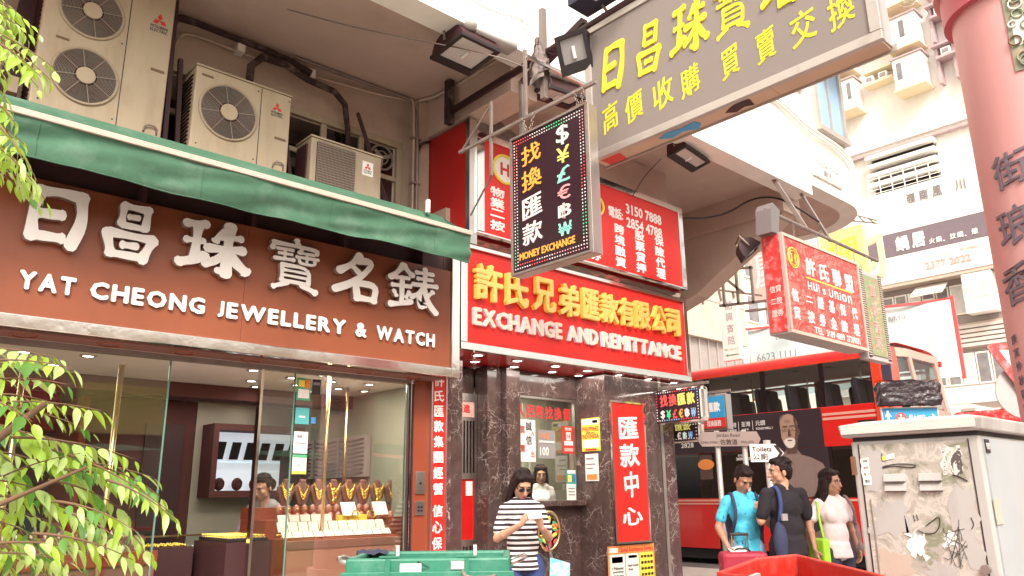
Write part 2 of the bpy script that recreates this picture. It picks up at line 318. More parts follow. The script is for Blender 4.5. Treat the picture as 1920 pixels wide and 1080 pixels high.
    def grid(s, fn, nu, nv):
        v = [fn(i/nu, j/nv) for j in range(nv+1) for i in range(nu+1)]
        return s.add(v, [(j*(nu+1)+i, j*(nu+1)+i+1, (j+1)*(nu+1)+i+1, (j+1)*(nu+1)+i) for j in range(nv) for i in range(nu)])

LOC = {}
def thing(name, label, cat, loc=(0, 0, 0), rz=0, group=None):
    o = bpy.data.objects.new(name, None); COL.objects.link(o); o.location = loc; o.rotation_euler = (0, 0, rz)
    o.empty_display_size = .1
    o['label'] = label; o['category'] = cat
    if group: o['group'] = group
    LOC[o.name] = Vector((0, 0, 0)) if rz else Vector(loc); return o
def tag(o, label, cat, group=None, kind=None):
    o['label'] = label; o['category'] = cat
    if group: o['group'] = group
    if kind: o['kind'] = kind
    return o
def obj(name, mb, m, parent=None, smooth=False, bevel=0, kind=None, label=None, fix=True, keep=False):
    me = bpy.data.meshes.new(name); off = LOC.get(parent.name, Vector((0, 0, 0))) if parent and not keep else Vector((0, 0, 0))
    v = [(p[0]-off.x, p[1]-off.y, p[2]-off.z) for p in mb.v] if off.length else mb.v
    me.from_pydata(v, [], mb.f)
    if fix:
        b = bmesh.new(); b.from_mesh(me); bmesh.ops.recalc_face_normals(b, faces=b.faces); b.to_mesh(me); b.free()
    for x in (m if isinstance(m, (list, tuple)) else [m]): me.materials.append(M[x] if isinstance(x, str) else x)
    if smooth:
        me.polygons.foreach_set('use_smooth', [True]*len(me.polygons))
    o = bpy.data.objects.new(name, me); COL.objects.link(o)
    if smooth == 'auto': me.set_sharp_from_angle(angle=R(40))
    if bevel:
        mo = o.modifiers.new('bevel', 'BEVEL'); mo.width = bevel; mo.segments = 2; mo.limit_method = 'ANGLE'
    if parent: o.parent = parent; LOC[o.name] = off
    if kind: o['kind'] = kind
    if label: o['label'] = label
    return o
def struct(name, mb, m, **k): return obj(name, mb, m, kind='structure', **k)
def dup(o, loc=None, label=None, parent=None, rz=None):
    c = o.copy(); COL.objects.link(c)
    if parent: c.parent = parent
    if loc is not None: c.location = loc
    if rz is not None: c.rotation_euler = (0, 0, rz)
    if label: c['label'] = label
    for ch in o.children: dup(ch, parent=c)
    return c

# lettering: font curves turned to meshes, fitted to a rectangle on a surface
GL = {}
BF = bpy.data.curves.new('font_probe', 'FONT').font
def glyph(s, off, ext, bev, shear):
    k = (s, off, ext, bev, shear)
    if k in GL: return GL[k]
    cu = bpy.data.curves.new('t', 'FONT'); cu.body = s; cu.size = 1; cu.extrude = ext; cu.bevel_depth = bev; cu.resolution_u = 2
    o = bpy.data.objects.new('t', cu); COL.objects.link(o)
    dg = bpy.context.evaluated_depsgraph_get(); me = bpy.data.meshes.new_from_object(o.evaluated_get(dg))
    v0 = [Vector(x.co) for x in me.vertices]; f0 = [tuple(p.vertices) for p in me.polygons]
    bpy.data.objects.remove(o); bpy.data.meshes.remove(me); bpy.data.curves.remove(cu)
    # bolder strokes: the same outline again, shifted round by the offset and each a hair lower
    sh = [(0, 0)] if off < .006 else [(cos(a)*off, sin(a)*off) for a in ([pi/4+i*pi/2 for i in range(4)] if off < .02 else [i*pi/4 for i in range(8)])]+[(0, 0)]
    v = []; f = []
    for i, (dx, dy) in enumerate(sh):
        k_ = len(v); v += [Vector((p.x+dx, p.y+dy, p.z-(.0008*(i+1) if p.z > 0 else 0))) for p in v0]; f += [tuple(j+k_ for j in q) for q in f0]
    if shear:
        for p in v:
            x, y = p.x, p.y
            p.y += shear*x + .02*sin(7*x+1.3)*shear*4; p.x += .018*sin(6*y+.7)+.05*shear*y
    x0 = min(p.x for p in v); x1 = max(p.x for p in v); y0 = min(p.y for p in v); y1 = max(p.y for p in v); z0 = min(p.z for p in v)
    r = ([((p.x-x0)/(x1-x0), (p.y-y0)/(y1-y0), p.z-z0) for p in v], f, (x1-x0)/(y1-y0)); GL[k] = r; return r
def text(name, s, O, U, V, w, h, m, parent=None, d=.002, off=.012, bev=0, shear=0, gap=0, italic=0, sidemat=None, fit='c', label=None, kind=None):
    """write s so that its ink fills w x h (metres) from corner O, along U and V, standing d proud; w None keeps the proportion"""
    ext = d/2/h if h else .01
    gv, gf, asp = glyph(s, off, ext, bev, shear)
    O, U, V = Vector(O), Vector(U).normalized(), Vector(V).normalized(); N = U.cross(V)
    if w is None: w = h*asp
    zmax = max(p[2] for p in gv) or 1
    mb = MB(); mb.add([O+U*(x*w+italic*y*h)+V*(y*h)+N*(gap+z/zmax*d) for x, y, z in gv], gf)
    o = obj(name, mb, [m] if not sidemat else [m, sidemat], parent, fix=False, label=label, kind=kind)
    if sidemat:
        for p in o.data.polygons:
            if abs(p.normal.dot(N)) < .7 : p.material_index = 1
    return o
X, Y, Z = Vector((1, 0, 0)), Vector((0, 1, 0)), Vector((0, 0, 1))
def ftext(name, s, x0, x1, z0, z1, y, m, parent=None, **k):      # on a surface facing -Y (the shop fronts)
    return text(name, s, (x0, y, z0), X, Z, x1-x0, z1-z0, m, parent, **k)
def stext(name, s, y0, y1, z0, z1, x, m, parent=None, **k):      # on a surface facing -X (the projecting signs); y0 > y1
    return text(name, s, (x, y0, z0), -Y, Z, y0-y1, z1-z0, m, parent, **k)

# ---------------------------------------------------------------- brush-written characters, stroke by stroke: (width, points...)
BR = {
'日': [(.17, (.17, .90), (.09, .55), (.12, .14)), (.15, (.17, .88), (.5, .93), (.84, .90)), (.19, (.85, .90), (.91, .5), (.76, .08)), (.15, (.18, .52), (.56, .55)), (.14, (.15, .16), (.60, .17))],
'昌': [(.12, (.33, .93), (.31, .62)), (.11, (.33, .94), (.74, .93)), (.13, (.76, .94), (.74, .60)), (.09, (.44, .76), (.60, .77)), (.10, (.33, .60), (.70, .60)), (.15, (.08, .44), (.18, .10)), (.13, (.12, .44), (.90, .43)), (.16, (.90, .42), (.74, .06)), (.11, (.38, .26), (.62, .27)), (.12, (.2, .09), (.72, .09))],
'珠': [(.12, (.08, .88), (.34, .92)), (.12, (.24, .88), (.22, .24)), (.10, (.10, .58), (.32, .60)), (.14, (.03, .16), (.20, .22), (.36, .34)), (.10, (.62, .86), (.50, .66)), (.10, (.55, .74), (.86, .78)), (.13, (.40, .50), (.90, .56)), (.14, (.70, .98), (.68, .50), (.68, .06)), (.10, (.68, .07), (.56, .12)), (.12, (.66, .48), (.54, .30), (.38, .20)), (.15, (.72, .46), (.84, .28), (.97, .18))],
'寶': [(.10, (.50, .99), (.52, .92)), (.09, (.10, .88), (.07, .76)), (.085, (.10, .87), (.90, .88), (.88, .79)), (.065, (.16, .77), (.44, .78)), (.06, (.19, .68), (.42, .69)), (.07, (.12, .57), (.46, .59)), (.06, (.30, .77), (.30, .58)), (.065, (.60, .83), (.55, .76)), (.06, (.57, .76), (.84, .77)), (.065, (.52, .67), (.92, .69)), (.06, (.71, .76), (.71, .57)), (.06, (.57, .62), (.58, .55), (.86, .56), (.86, .63)), (.075, (.27, .47), (.27, .16)), (.075, (.26, .47), (.77, .48), (.76, .16)), (.055, (.30, .37), (.74, .37)), (.055, (.30, .27), (.74, .27)), (.075, (.27, .16), (.77, .16)), (.09, (.38, .13), (.14, .02)), (.11, (.64, .13), (.90, .02))],
'名': [(.12, (.52, .97), (.38, .76), (.12, .58)), (.12, (.48, .86), (.82, .88), (.62, .58), (.36, .34), (.04, .18)), (.10, (.38, .72), (.52, .60)), (.13, (.46, .36), (.50, .06)), (.12, (.46, .38), (.90, .40), (.84, .06)), (.11, (.50, .08), (.84, .08))],
'錶': [(.10, (.27, .98), (.16, .80), (.02, .66)), (.10, (.28, .96), (.38, .84), (.46, .78)), (.075, (.13, .68), (.38, .70)), (.08, (.06, .50), (.42, .53)), (.09, (.25, .70), (.25, .14)), (.07, (.09, .38), (.14, .28)), (.07, (.40, .40), (.34, .28)), (.10, (.03, .08), (.25, .12), (.44, .20)), (.075, (.55, .88), (.90, .90)), (.075, (.58, .75), (.88, .77)), (.085, (.48, .60), (.98, .64)), (.09, (.73, .99), (.73, .60)), (.09, (.72, .60), (.62, .42), (.46, .32)), (.09, (.61, .42), (.62, .08), (.74, .18)), (.08, (.90, .50), (.78, .38)), (.11, (.72, .50), (.82, .22), (.98, .04))],
}
def brush(c, O, U, V, w, h, m, parent, d=.05, sidemat=None, gap=0., fat=1.):
    O, U, V = Vector(O), Vector(U).normalized(), Vector(V).normalized(); N = U.cross(V); mb = MB(); q = random.Random(ord(c[0]))
    for si, st in enumerate(BR[c]):
        pts = [Vector(p) for p in st[1:]]
        for _ in range(2):
            n_ = [pts[0]]
            for a, b in zip(pts, pts[1:]): n_ += [a*.75+b*.25, a*.25+b*.75]
            pts = n_+[pts[-1]]
        L_ = []; R_ = []; n = len(pts)
        for i, p in enumerate(pts):
            t = (pts[min(i+1, n-1)]-pts[max(i-1, 0)]).normalized(); s = Vector((-t.y, t.x)); u = i/(n-1)
            r = st[0]*.5*fat*(1.08-.26*sin(pi*u)+.10*sin(9*u+si))
            L_.append(p+s*r); R_.append(p-s*r)
        def cap_(p, s, t, r): return [p+s*r*cos(a)+t*r*.8*sin(a) for a in (pi*.25, pi*.5, pi*.75)]
        t1 = (pts[-1]-pts[-2]).normalized(); s1 = Vector((-t1.y, t1.x)); t0 = (pts[0]-pts[1]).normalized(); s0 = Vector((-t0.y, t0.x))
        r1 = (L_[-1]-pts[-1]).length; r0 = (L_[0]-pts[0]).length
        poly = L_+cap_(pts[-1], s1, t1, r1)+R_[::-1]+cap_(pts[0], s0, t0, r0)
        dd = d-.0006*si
        mb.prism([(a.x*w, a.y*h) for a in poly], O+N*gap, U, V, N*dd)
    o = obj('character', mb, [m] if not sidemat else [m, sidemat], parent, fix=True)
    if sidemat:
        for p in o.data.polygons:
            if abs(p.normal.dot(N)) < .7: p.material_index = 1
    return o

# ================================================================ THE SETTING
struct('road', MB().grid(lambda u, v: (-150+u*300, -150+v*300, -.12), 2, 2), 'asphalt')
mb = MB().box(-30, 13.3, -3.2, 60, -.4, 0); struct('pavement', mb, 'pavement')
mb = MB()
for i in range(24): mb.box(13.3, 13.5, -3.2+i*1.5+.005, -3.2+(i+1)*1.5-.005, -.12, .012)
struct('kerb', mb, 'kerb', bevel=.015)
mb = MB()
for i in range(12): mb.box(18.4, 18.52, -12+i*4, -10+i*4, -.12, -.115)
struct('road_marking', mb, 'road_white')
struct('far_pavement', MB().box(22.3, 60, -60, 60, -.4, .01), 'pavement')

# ---------------------------------------------------------------- the corner building over the shops
cb = thing('corner_building', 'corner building with cream render oversailing the jewellery and exchange shops', 'building', (4, 6, 0))
RC, RY = 10.9, 5.7
arc = [(RC+1.1*cos(t), RY-1.1*sin(t)) for t in [pi/2-i*pi/2/10 for i in range(11)]]      # front face to side face
outline = [(-4, 4.66)]+[(RC+1.04*cos(t), RY-1.04*sin(t)) for t in [pi/2-i*pi/2/10 for i in range(11)]]+[(11.94, 15.9), (-4, 15.9)]
mb = MB().prism(outline, (0, 0, 5.52), X, Y, Z*.2)
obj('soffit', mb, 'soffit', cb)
def curved_wall(z0, z1, t=.25, x0=9.75):
    m = MB(); o = [(x0, 4.6)]+arc+[(12, 16)]
    i_ = [(x0, 4.6+t)]+[(RC+(1.1-t)*cos(a), RY-(1.1-t)*sin(a)) for a in [pi/2-i*pi/2/10 for i in range(11)]]+[(12-t, 16)]
    n = len(o); v = [(p[0], p[1], z0) for p in o]+[(p[0], p[1], z1) for p in o]+[(p[0], p[1], z0) for p in i_]+[(p[0], p[1], z1) for p in i_]
    f = []
    for k in range(n-1): f += [(k, k+1, n+k+1, n+k), (2*n+k, 3*n+k, 3*n+k+1, 2*n+k+1), (k, 2*n+k, 2*n+k+1, k+1), (n+k, n+k+1, 3*n+k+1, 3*n+k)]
    f += [(0, n, 3*n, 2*n)]
    return m.add(v, f)
obj('corner_wall', curved_wall(5.505, 15), 'white_render', cb)
obj('upper_wall', MB().box(-4, 9.748, 4.6, 4.85, 5.74, 15), 'white_render', cb)
obj('edge_beam', MB().box(-4, 9.748, 4.6, 4.86, 5.35, 5.738), ['white_render'], cb)
obj('ledge', MB().box(-4, 9.74, 4.54, 4.598, 6.9, 6.98), 'white_render', cb)
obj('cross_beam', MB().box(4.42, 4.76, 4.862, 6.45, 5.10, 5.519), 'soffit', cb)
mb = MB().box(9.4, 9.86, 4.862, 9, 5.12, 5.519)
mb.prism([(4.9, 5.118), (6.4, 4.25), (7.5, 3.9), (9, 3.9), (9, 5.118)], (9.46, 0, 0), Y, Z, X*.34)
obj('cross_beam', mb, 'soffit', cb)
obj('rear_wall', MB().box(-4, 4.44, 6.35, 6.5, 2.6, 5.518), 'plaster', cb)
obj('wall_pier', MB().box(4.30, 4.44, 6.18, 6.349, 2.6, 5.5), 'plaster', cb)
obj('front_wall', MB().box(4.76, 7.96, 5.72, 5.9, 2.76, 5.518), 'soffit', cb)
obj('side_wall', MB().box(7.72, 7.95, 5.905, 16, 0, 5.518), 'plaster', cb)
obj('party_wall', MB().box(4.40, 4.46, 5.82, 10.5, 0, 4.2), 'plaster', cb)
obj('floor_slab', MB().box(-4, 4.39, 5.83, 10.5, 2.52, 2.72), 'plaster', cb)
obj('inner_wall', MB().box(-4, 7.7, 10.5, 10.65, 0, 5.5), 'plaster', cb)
# casement windows behind the condensers
def casement(x0, x1, z0, z1, cols, label=None):
    f = MB(); w_ = .045
    f.box(x0-.07, x1+.07, 6.30, 6.349, z1, z1+.07).box(x0-.07, x1+.07, 6.28, 6.349, z0-.06, z0)
    f.box(x0-.07, x0, 6.30, 6.349, z0, z1).box(x1, x1+.07, 6.30, 6.349, z0, z1)
    for c in range(1, cols): xm = x0+(x1-x0)*c/cols; f.box(xm-.03, xm+.03, 6.31, 6.345, z0, z1)
    zt = z0+(z1-z0)*.62; f.box(x0, x1, 6.312, 6.343, zt-.025, zt+.025)
    wn = obj('window', f, 'ac_cream2', cb, bevel=.004)
    for c in range(cols):
        a = x0+(x1-x0)*c/cols+.03; b = x0+(x1-x0)*(c+1)/cols-.03
        obj('pane', MB().box(a, b, 6.335, 6.34, z0+.02, zt-.03), 'smoke_glass', wn)
        obj('pane', MB().box(a, b, 6.335, 6.34, zt+.03, z1-.02), 'smoke_glass', wn)
    return wn
casement(.95, 1.95, 4.0, 4.95, 2); casement(2.86, 4.12, 4.0, 4.93, 3)
mb = MB().torus((3.95, 6.325, 4.78), .13, .012); mb.torus((3.95, 6.325, 4.78), .07, .008)
for k in range(3): a = k*2*pi/3+.4; mb.obox((3.95+.06*cos(a), 6.325, 4.78+.06*sin(a)), (.05*cos(a), 0, .05*sin(a)), (-.02*sin(a), 0, .02*cos(a)), (0, .004, 0))
obj('extractor_fan', mb, 'dull_steel', cb)
# the blue-curtained window and street name plate on the oversailing wall
mb = MB().box(10.06, 10.98, 4.5, 4.598, 6.42, 6.50).box(10.06, 10.14, 4.53, 4.598, 6.5, 7.8).box(10.9, 10.98, 4.53, 4.598, 6.5, 7.8).box(10.5, 10.54, 4.54, 4.59, 6.5, 7.8)
wn = obj('window', mb, 'frame_grey', cb)
obj('pane', MB().box(10.14, 10.5, 4.57, 4.58, 6.5, 7.8), 'blue_curtain', wn); obj('pane', MB().box(10.54, 10.9, 4.57, 4.58, 6.5, 7.8), 'blue_curtain', wn)
for i, (xa, za) in enumerate(((9.9, 6.34), (9.9, 6.27))):
    obj('wall_pipe', MB().tube([(7.4, 4.56, 6.62+.01*i), (9.3, 4.56, 6.5-.07*i), (9.6, 4.54, za), (11.0, 4.54, za-.02), (11.1, 4.56, 5.9)], .022-.006*i, smooth=2), 'white_render', cb, smooth=True)
obj('window_hood', MB().prism([(0, 0), (-.62, -.06), (-.62, -.12), (0, -.04)], (10.05, 4.599, 7.98), Y, Z, X*1.0), 'plaster', cb)

t = thing('street_name_plate', 'small white street name plate near the rounded corner of the overhanging wall', 'sign', (10.2, 4.58, 5.8))
obj('plate', MB().box(9.80, 10.66, 4.565, 4.597, 5.66, 5.93), 'plaque', t, bevel=.01)
obj('border', MB().box(9.82, 10.64, 4.561, 4.564, 5.905, 5.912).box(9.82, 10.64, 4.561, 4.564, 5.68, 5.687), 'grey_print', t)
ftext('lettering', 'Temple   Street', 9.88, 10.58, 5.83, 5.895, 4.563, 'grey_print', t, off=0)
ftext('lettering', '廟街', 10.08, 10.36, 5.70, 5.81, 4.563, 'grey_print', t, off=.005)

# pipes and wrapped refrigerant lines under the soffit
t = thing('refrigerant_pipe', 'thick black wrapped refrigerant pipe arching above the small twin condensers', 'pipe', (2.6, 6.2, 5))
obj('lagging', MB().tube([(3.5, 6.24, 4.3), (3.5, 6.24, 4.9), (3.44, 6.22, 5.16), (3.3, 6.18, 5.23), (3.0, 6.16, 5.24), (2.78, 6.16, 5.31), (2.55, 6.16, 5.30), (2.46, 6.18, 5.18), (2.45, 6.2, 4.6), (2.45, 6.2, 4.2)], [.026, .027, .03, .032, .032, .036, .04, .036, .03, .028], n=9), 'pipe_wrap', t, smooth=True)
t = thing('refrigerant_pipe', 'frayed dark wrapped pipe running under the soffit from the tall condenser', 'pipe', (2.0, 6.2, 5))
obj('lagging', MB().tube([(1.74, 6.24, 3.9), (1.75, 6.24, 4.9), (1.76, 6.24, 5.38), (1.86, 6.24, 5.44), (2.3, 6.24, 5.43), (2.75, 6.22, 5.42), (3.05, 6.2, 5.34)], [.04, .04, .04, .032, .028, .03, .04], n=8, smooth=1), 'pipe_wrap', t, smooth=True)
t = thing('conduit', 'thin cream conduit looping round the soffit corner and down the wall pier', 'pipe', (3.6, 6.3, 5))
obj('tube', MB().tube([(1.82, 6.3, 4.9), (1.84, 6.3, 5.28), (1.95, 6.3, 5.36), (2.6, 6.3, 5.34), (3.2, 6.28, 5.38), (4.12, 6.28, 5.47), (4.2, 6.15, 5.48), (4.21, 6.14, 5.3), (4.22, 6.15, 3.9)], .014, smooth=2), 'plaster', t, smooth=True)
obj('tube', MB().tube([(2.9, 6.26, 5.49), (4.1, 6.24, 5.50), (4.25, 6.13, 5.42), (4.26, 6.13, 4.0)], .018, smooth=2), 'dull_steel', t, smooth=True)
for z_ in (5.0, 4.5): obj('clip', MB().box(4.19, 4.29, 6.11, 6.175, z_, z_+.02), 'dull_steel', t)
for x_ in (2.35, 3.05): obj('clip', MB().box(x_, x_+.07, 6.24, 6.345, 5.33, 5.42), 'white_render', t)
t = thing('conduit', 'dark cable tray along the beam and soffit corner above the tall red box', 'pipe', (4.3, 5.5, 5.4))
obj('tube', MB().tube([(4.28, 6.3, 5.5), (4.41, 5.9, 5.49), (4.41, 4.9, 5.49)], .018, smooth=1), 'plaster', t, smooth=True)
t = thing('cable', 'black cable dropping from the wall pier behind the tall red box', 'cable', (4.35, 6.2, 4.9))
obj('wire', MB().tube([(4.26, 6.14, 4.85), (4.30, 6.14, 4.98), (4.42, 6.15, 5.04)], .016, smooth=2), 'pipe_wrap', t, smooth=True)
def cable(label, pts, r=.006, m='black', grp=None, sm=2):
    c = obj('cable', MB().tube(pts, r, n=5, smooth=sm), m, smooth=True); tag(c, label, 'cable', grp)
cable('thin grey wire sagging under the soffit from the left flood lamp to the rag-wrapped post', [(2.5, 5.6, 5.48), (3.0, 5.2, 5.3), (3.9, 4.6, 5.16), (4.25, 4.5, 5.12)], .006, 'dull_steel')
cable('black double cable sagging below the soffit towards the hanging red loan sign', [(7.97, 5.55, 4.85), (8.35, 5.4, 4.9), (8.75, 5.3, 5.05), (9.1, 5.15, 5.3), (9.3, 4.9, 5.3), (9.25, 4.6, 5.05), (9.2, 4.3, 4.75)], .014)
cable('thin wire looping up across the white wall above the flood lamps', [(3.5, 4.56, 5.62), (3.9, 4.57, 5.56), (4.3, 4.56, 5.66), (4.5, 4.5, 5.5)], .004, 'dull_steel')
cable('stray wire rising across the white wall to the top of the picture', [(4.3, 4.5, 5.45), (4.2, 4.56, 5.8), (3.9, 4.57, 6.4)], .004, 'dull_steel')
cable('thin black wire hanging from the flood lamp above the telephone sign', [(6.75, 4.9, 5.1), (6.7, 5.1, 4.95), (6.7, 5.3, 4.75)], .005)

# ================================================================ CONDENSERS
def fan(mbase, x, z, r, y, parent):
    obj('fan_well', MB().cyl((x, y-.002, z), (x, y+.03, z), r*.98, n=40), 'black', parent)
    g = MB()
    for k in range(1, 17): g.torus((x, y-.012, z), r*(.33+.65*k/16), .0017, n=36, m=4)
    for k in range(8):
        a = k*pi/4+.2; g.bar((x+r*.3*cos(a), y-.017, z+r*.3*sin(a)), (x+r*cos(a), y-.017, z+r*sin(a)), .004)
    obj('fan_guard', g, 'grille_wire', parent)
    obj('guard_rim', MB().torus((x, y-.004, z), r*1.0, .012, n=40, m=8), 'ac_cream2', parent, smooth=True)
    obj('fan_hub', MB().cyl((x, y-.025, z), (x, y-.005, z), r*.30, n=28), 'ac_cream', parent, bevel=.004)
    b = MB()
    for k in range(4):
        a = k*pi/2+.9; b.obox((x+r*.6*cos(a), y-.004, z+r*.6*sin(a)), (r*.34*cos(a), 0, r*.34*sin(a)), (-r*.2*sin(a), .0, r*.2*cos(a)), (0, .001, 0))
    obj('fan_blades', b, 'maroon_black', parent)
def emblem(x, z, s, y, parent, sticker=False):
    if sticker: obj('sticker', MB().box(x-s*.95, x+s*.95, y-.002, y+.001, z-s*1.45, z+s*.85), 'white_print', parent)
    m = MB()
    for a in (pi/2, pi/2+2*pi/3, pi/2-2*pi/3):
        d = (cos(a), sin(a)); n_ = (-sin(a), cos(a)); L = s*.62; w_ = L*.32
        pts = [(x, z), (x+d[0]*L*.5+n_[0]*w_, z+d[1]*L*.5+n_[1]*w_), (x+d[0]*L, z+d[1]*L), (x+d[0]*L*.5-n_[0]*w_, z+d[1]*L*.5-n_[1]*w_)]
        m.prism(pts, (0, y-.004, 0), X, Z, Y*.003)
    obj('emblem', m, 'red_print', parent)
    ftext('lettering', 'MITSUBISHI', x-s*.68, x+s*.68, z-s*.75, z-s*.50, y-.002, 'black_print', parent, d=.001)
    ftext('lettering', 'ELECTRIC', x-s*.68, x+s*.68, z-s*1.10, z-s*.83, y-.002, 'black_print', parent, d=.001)
def condenser(label, x0, x1, z0, z1, seam, fans, name='condenser', yf=5.8, dep=.33):
    t = thing(name, label, 'air conditioner', ((x0+x1)/2, yf+dep/2, z0))
    obj('casing', MB().box(x0, x1, yf, yf+dep, z0, z1), 'ac_cream', t, bevel=.012)
    obj('top_lid', MB().box(x0-.006, x1+.006, yf-.006, yf+dep, z1+.001, z1+.018), 'ac_cream2', t, bevel=.004)
    obj('front_seam', MB().box(seam-.003, seam+.003, yf-.002, yf+.01, z0+.01, z1-.01), 'black', t)
    s = MB()
    for k in range(int((z1-z0)/.035)-2): s.box(x0-.012, x0+.001, yf+.05, yf+dep-.03, z0+.05+k*.035, z0+.058+k*.035)
    obj('side_fins', s, 'maroon_black', t)
    for fx, fz, fr in fans:
        fan(None, fx, fz, fr, yf, t)
        obj('name_tag', MB().box(fx-fr*1.02, fx-fr*.62, yf-.003, yf+.001, fz+fr*1.08, fz+fr*1.16), 'tag_brown', t)
    obj('name_tag', MB().box(x1-.13, x1-.03, yf-.003, yf+.001, z0+(z1-z0)*.40, z0+(z1-z0)*.40+.022), 'tag_brown', t)
    obj('handle', MB().tube([(x1-.13, yf+.002, z0+.02), (x1-.125, yf-.02, z0+.08), (x1-.04, yf-.02, z0+.08), (x1-.035, yf+.002, z0+.02)], .007, smooth=1), 'dull_steel', t, smooth=True)
    sc = MB()
    for px, pz in ((x0+.05, z0+.05), (seam-.03, z0+.05), (seam-.03, z1-.05), (seam-.03, (z0+z1)/2), (x1-.02, z1-.05)): sc.cyl((px, yf-.004, pz), (px, yf, pz), .006, n=8)
    obj('screws', sc, 'black', t)
    return t
c1 = condenser('tall cream condenser with two stacked fans above the left of the green awning', .78, 1.66, 4.07, 5.42, 1.34, [(1.10, 4.39, .215), (1.085, 4.92, .215)])
emblem(1.555, 5.05, .095, 5.8, c1)
c2 = condenser('cream condenser with a single round fan, second from the left above the awning', 1.87, 2.69, 4.07, 4.79, 2.42, [(2.155, 4.46, .235)])
emblem(2.565, 4.645, .075, 5.8, c2)
t = thing('condenser', 'small boxy cream condenser with a square wire grille, rightmost above the awning', 'air conditioner', (3.3, 5.95, 3.85))
obj('casing', MB().box(2.90, 3.62, 5.8, 6.08, 3.9, 4.49), 'ac_cream2', t, bevel=.01)
obj('grille_well', MB().box(2.955, 3.335, 5.794, 5.80, 3.93, 4.455), 'maroon_black', t)
g = MB()
for k in range(29): g.box(2.957+k*.0134, 2.961+k*.0134, 5.782, 5.787, 3.93, 4.455)
for k in range(22): g.box(2.955, 3.335, 5.777, 5.783, 3.935+k*.0247, 3.940+k*.0247)
obj('wire_grille', g, 'grille_wire', t); emblem(3.475, 4.36, .06, 5.8, t, True)
obj('side_fins', MB().box(2.885, 2.9, 5.86, 6.05, 3.95, 4.44), 'maroon_black', t)
obj('top_lid', MB().box(2.89, 3.63, 5.79, 6.08, 4.491, 4.505), 'ac_cream', t)
for i, (a, b, l) in enumerate((((1.80, 6.0, 4.9), (1.84, 5.95, 3.9), 'dark steel strut beside the tall twin-fan condenser'), ((2.76, 6.1, 4.75), (2.80, 5.9, 3.9), 'dark steel strut right of the single round fan condenser'), ((3.58, 6.2, 5.1), (3.82, 5.9, 3.95), 'slanting steel strut right of the small grille condenser'), ((1.70, 5.95, 5.4), (1.735, 5.95, 3.9), 'thick black post tight against the tall condenser'))):
    tag(obj('support_strut', MB().bar(a, b, .035), 'maroon_black'), l, 'strut')
tag(obj('condenser_shelf', MB().box(.5, 3.9, 5.76, 6.34, 3.84, 3.895).box(.5, 3.9, 5.82, 6.0, 4.02, 4.068), 'dull_steel'), 'steel shelf carrying the row of condensers behind the awning', 'shelf')
tag(obj('junction_box', MB().box(.66, .72, 5.9, 6.1, 4.16, 4.28), 'ac_cream'), 'small cream box left of the tall condenser by the leaves', 'box')
mb = MB()
for k in range(4): mb.bar((.62+.03*k, 6.1, 3.9), (.70+.03*k, 6.1, 5.4), .03)
tag(obj('cable_bundle', mb, 'maroon_black'), 'dark bundle of pipes left of the tall condenser', 'pipe')

# ================================================================ GREEN AWNING
t = thing('awning', 'long green canvas awning with a cream edge strip over the brown jewellery sign', 'awning', (2.3, 5.2, 3.6))
def wob(x, k=1.): return .012*sin(3.1*x+.5)*k+.008*sin(7.7*x)*k
def top(u, v):
    x = .30+u*3.74; return (x+(-.0 if v < .5 else 0), 5.0+v*.42, 3.645+v*.262-.035*sin(pi*v)+wob(x, sin(pi*v)))
obj('canvas_top', MB().grid(top, 60, 6), 'green_canvas', t, smooth=True)
def val(u, v):
    x = .30+u*3.74; return (x, 4.985+.03*v+.02*sin(2.3*x+3*v)*v+.014*sin(9*x+1)*v*v+.010*sin(6*x+9*v)*sin(pi*v)+.016*noise.noise(Vector((x*3.2+v*2, v*3, 1))), 3.612-.25*v-.004*sin(5*x)+.006*noise.noise(Vector((x*5, 2, 1)))*v)
obj('valance', MB().grid(val, 160, 14), 'green_canvas', t, smooth=True)
for k in range(4):
    u_ = .12+k*.26; obj('seam', MB().tube([(val(u_, q/6)[0], val(u_, q/6)[1]-.003, val(u_, q/6)[2]) for q in range(7)], .0022, n=5), 'green_canvas', t)
obj('hem', MB().tube([(val(q/80, .985)[0], val(q/80, .985)[1]-.003, val(q/80, .985)[2]) for q in range(81)], .004, n=5), 'green_canvas', t, smooth=True)
obj('edge_strip', MB().box(.28, 4.05, 4.968, 5.0, 3.608, 3.648), 'strip_cream', t, bevel=.004)
obj('roller', MB().cyl((.3, 5.44, 3.86), (3.95, 5.44, 3.86), .03), 'dull_steel', t)
obj('end_flap', MB().add([(4.035, 5.0, 3.64), (4.035, 5.42, 3.9), (4.035, 5.42, 3.86), (4.035, 5.05, 3.37), (4.035, 5.0, 3.37)], [(0, 1, 2, 3, 4)]), 'green_canvas', t)
obj('bracket', MB().box(3.80, 3.83, 5.3, 5.33, 3.86, 3.98), 'white_render', t)

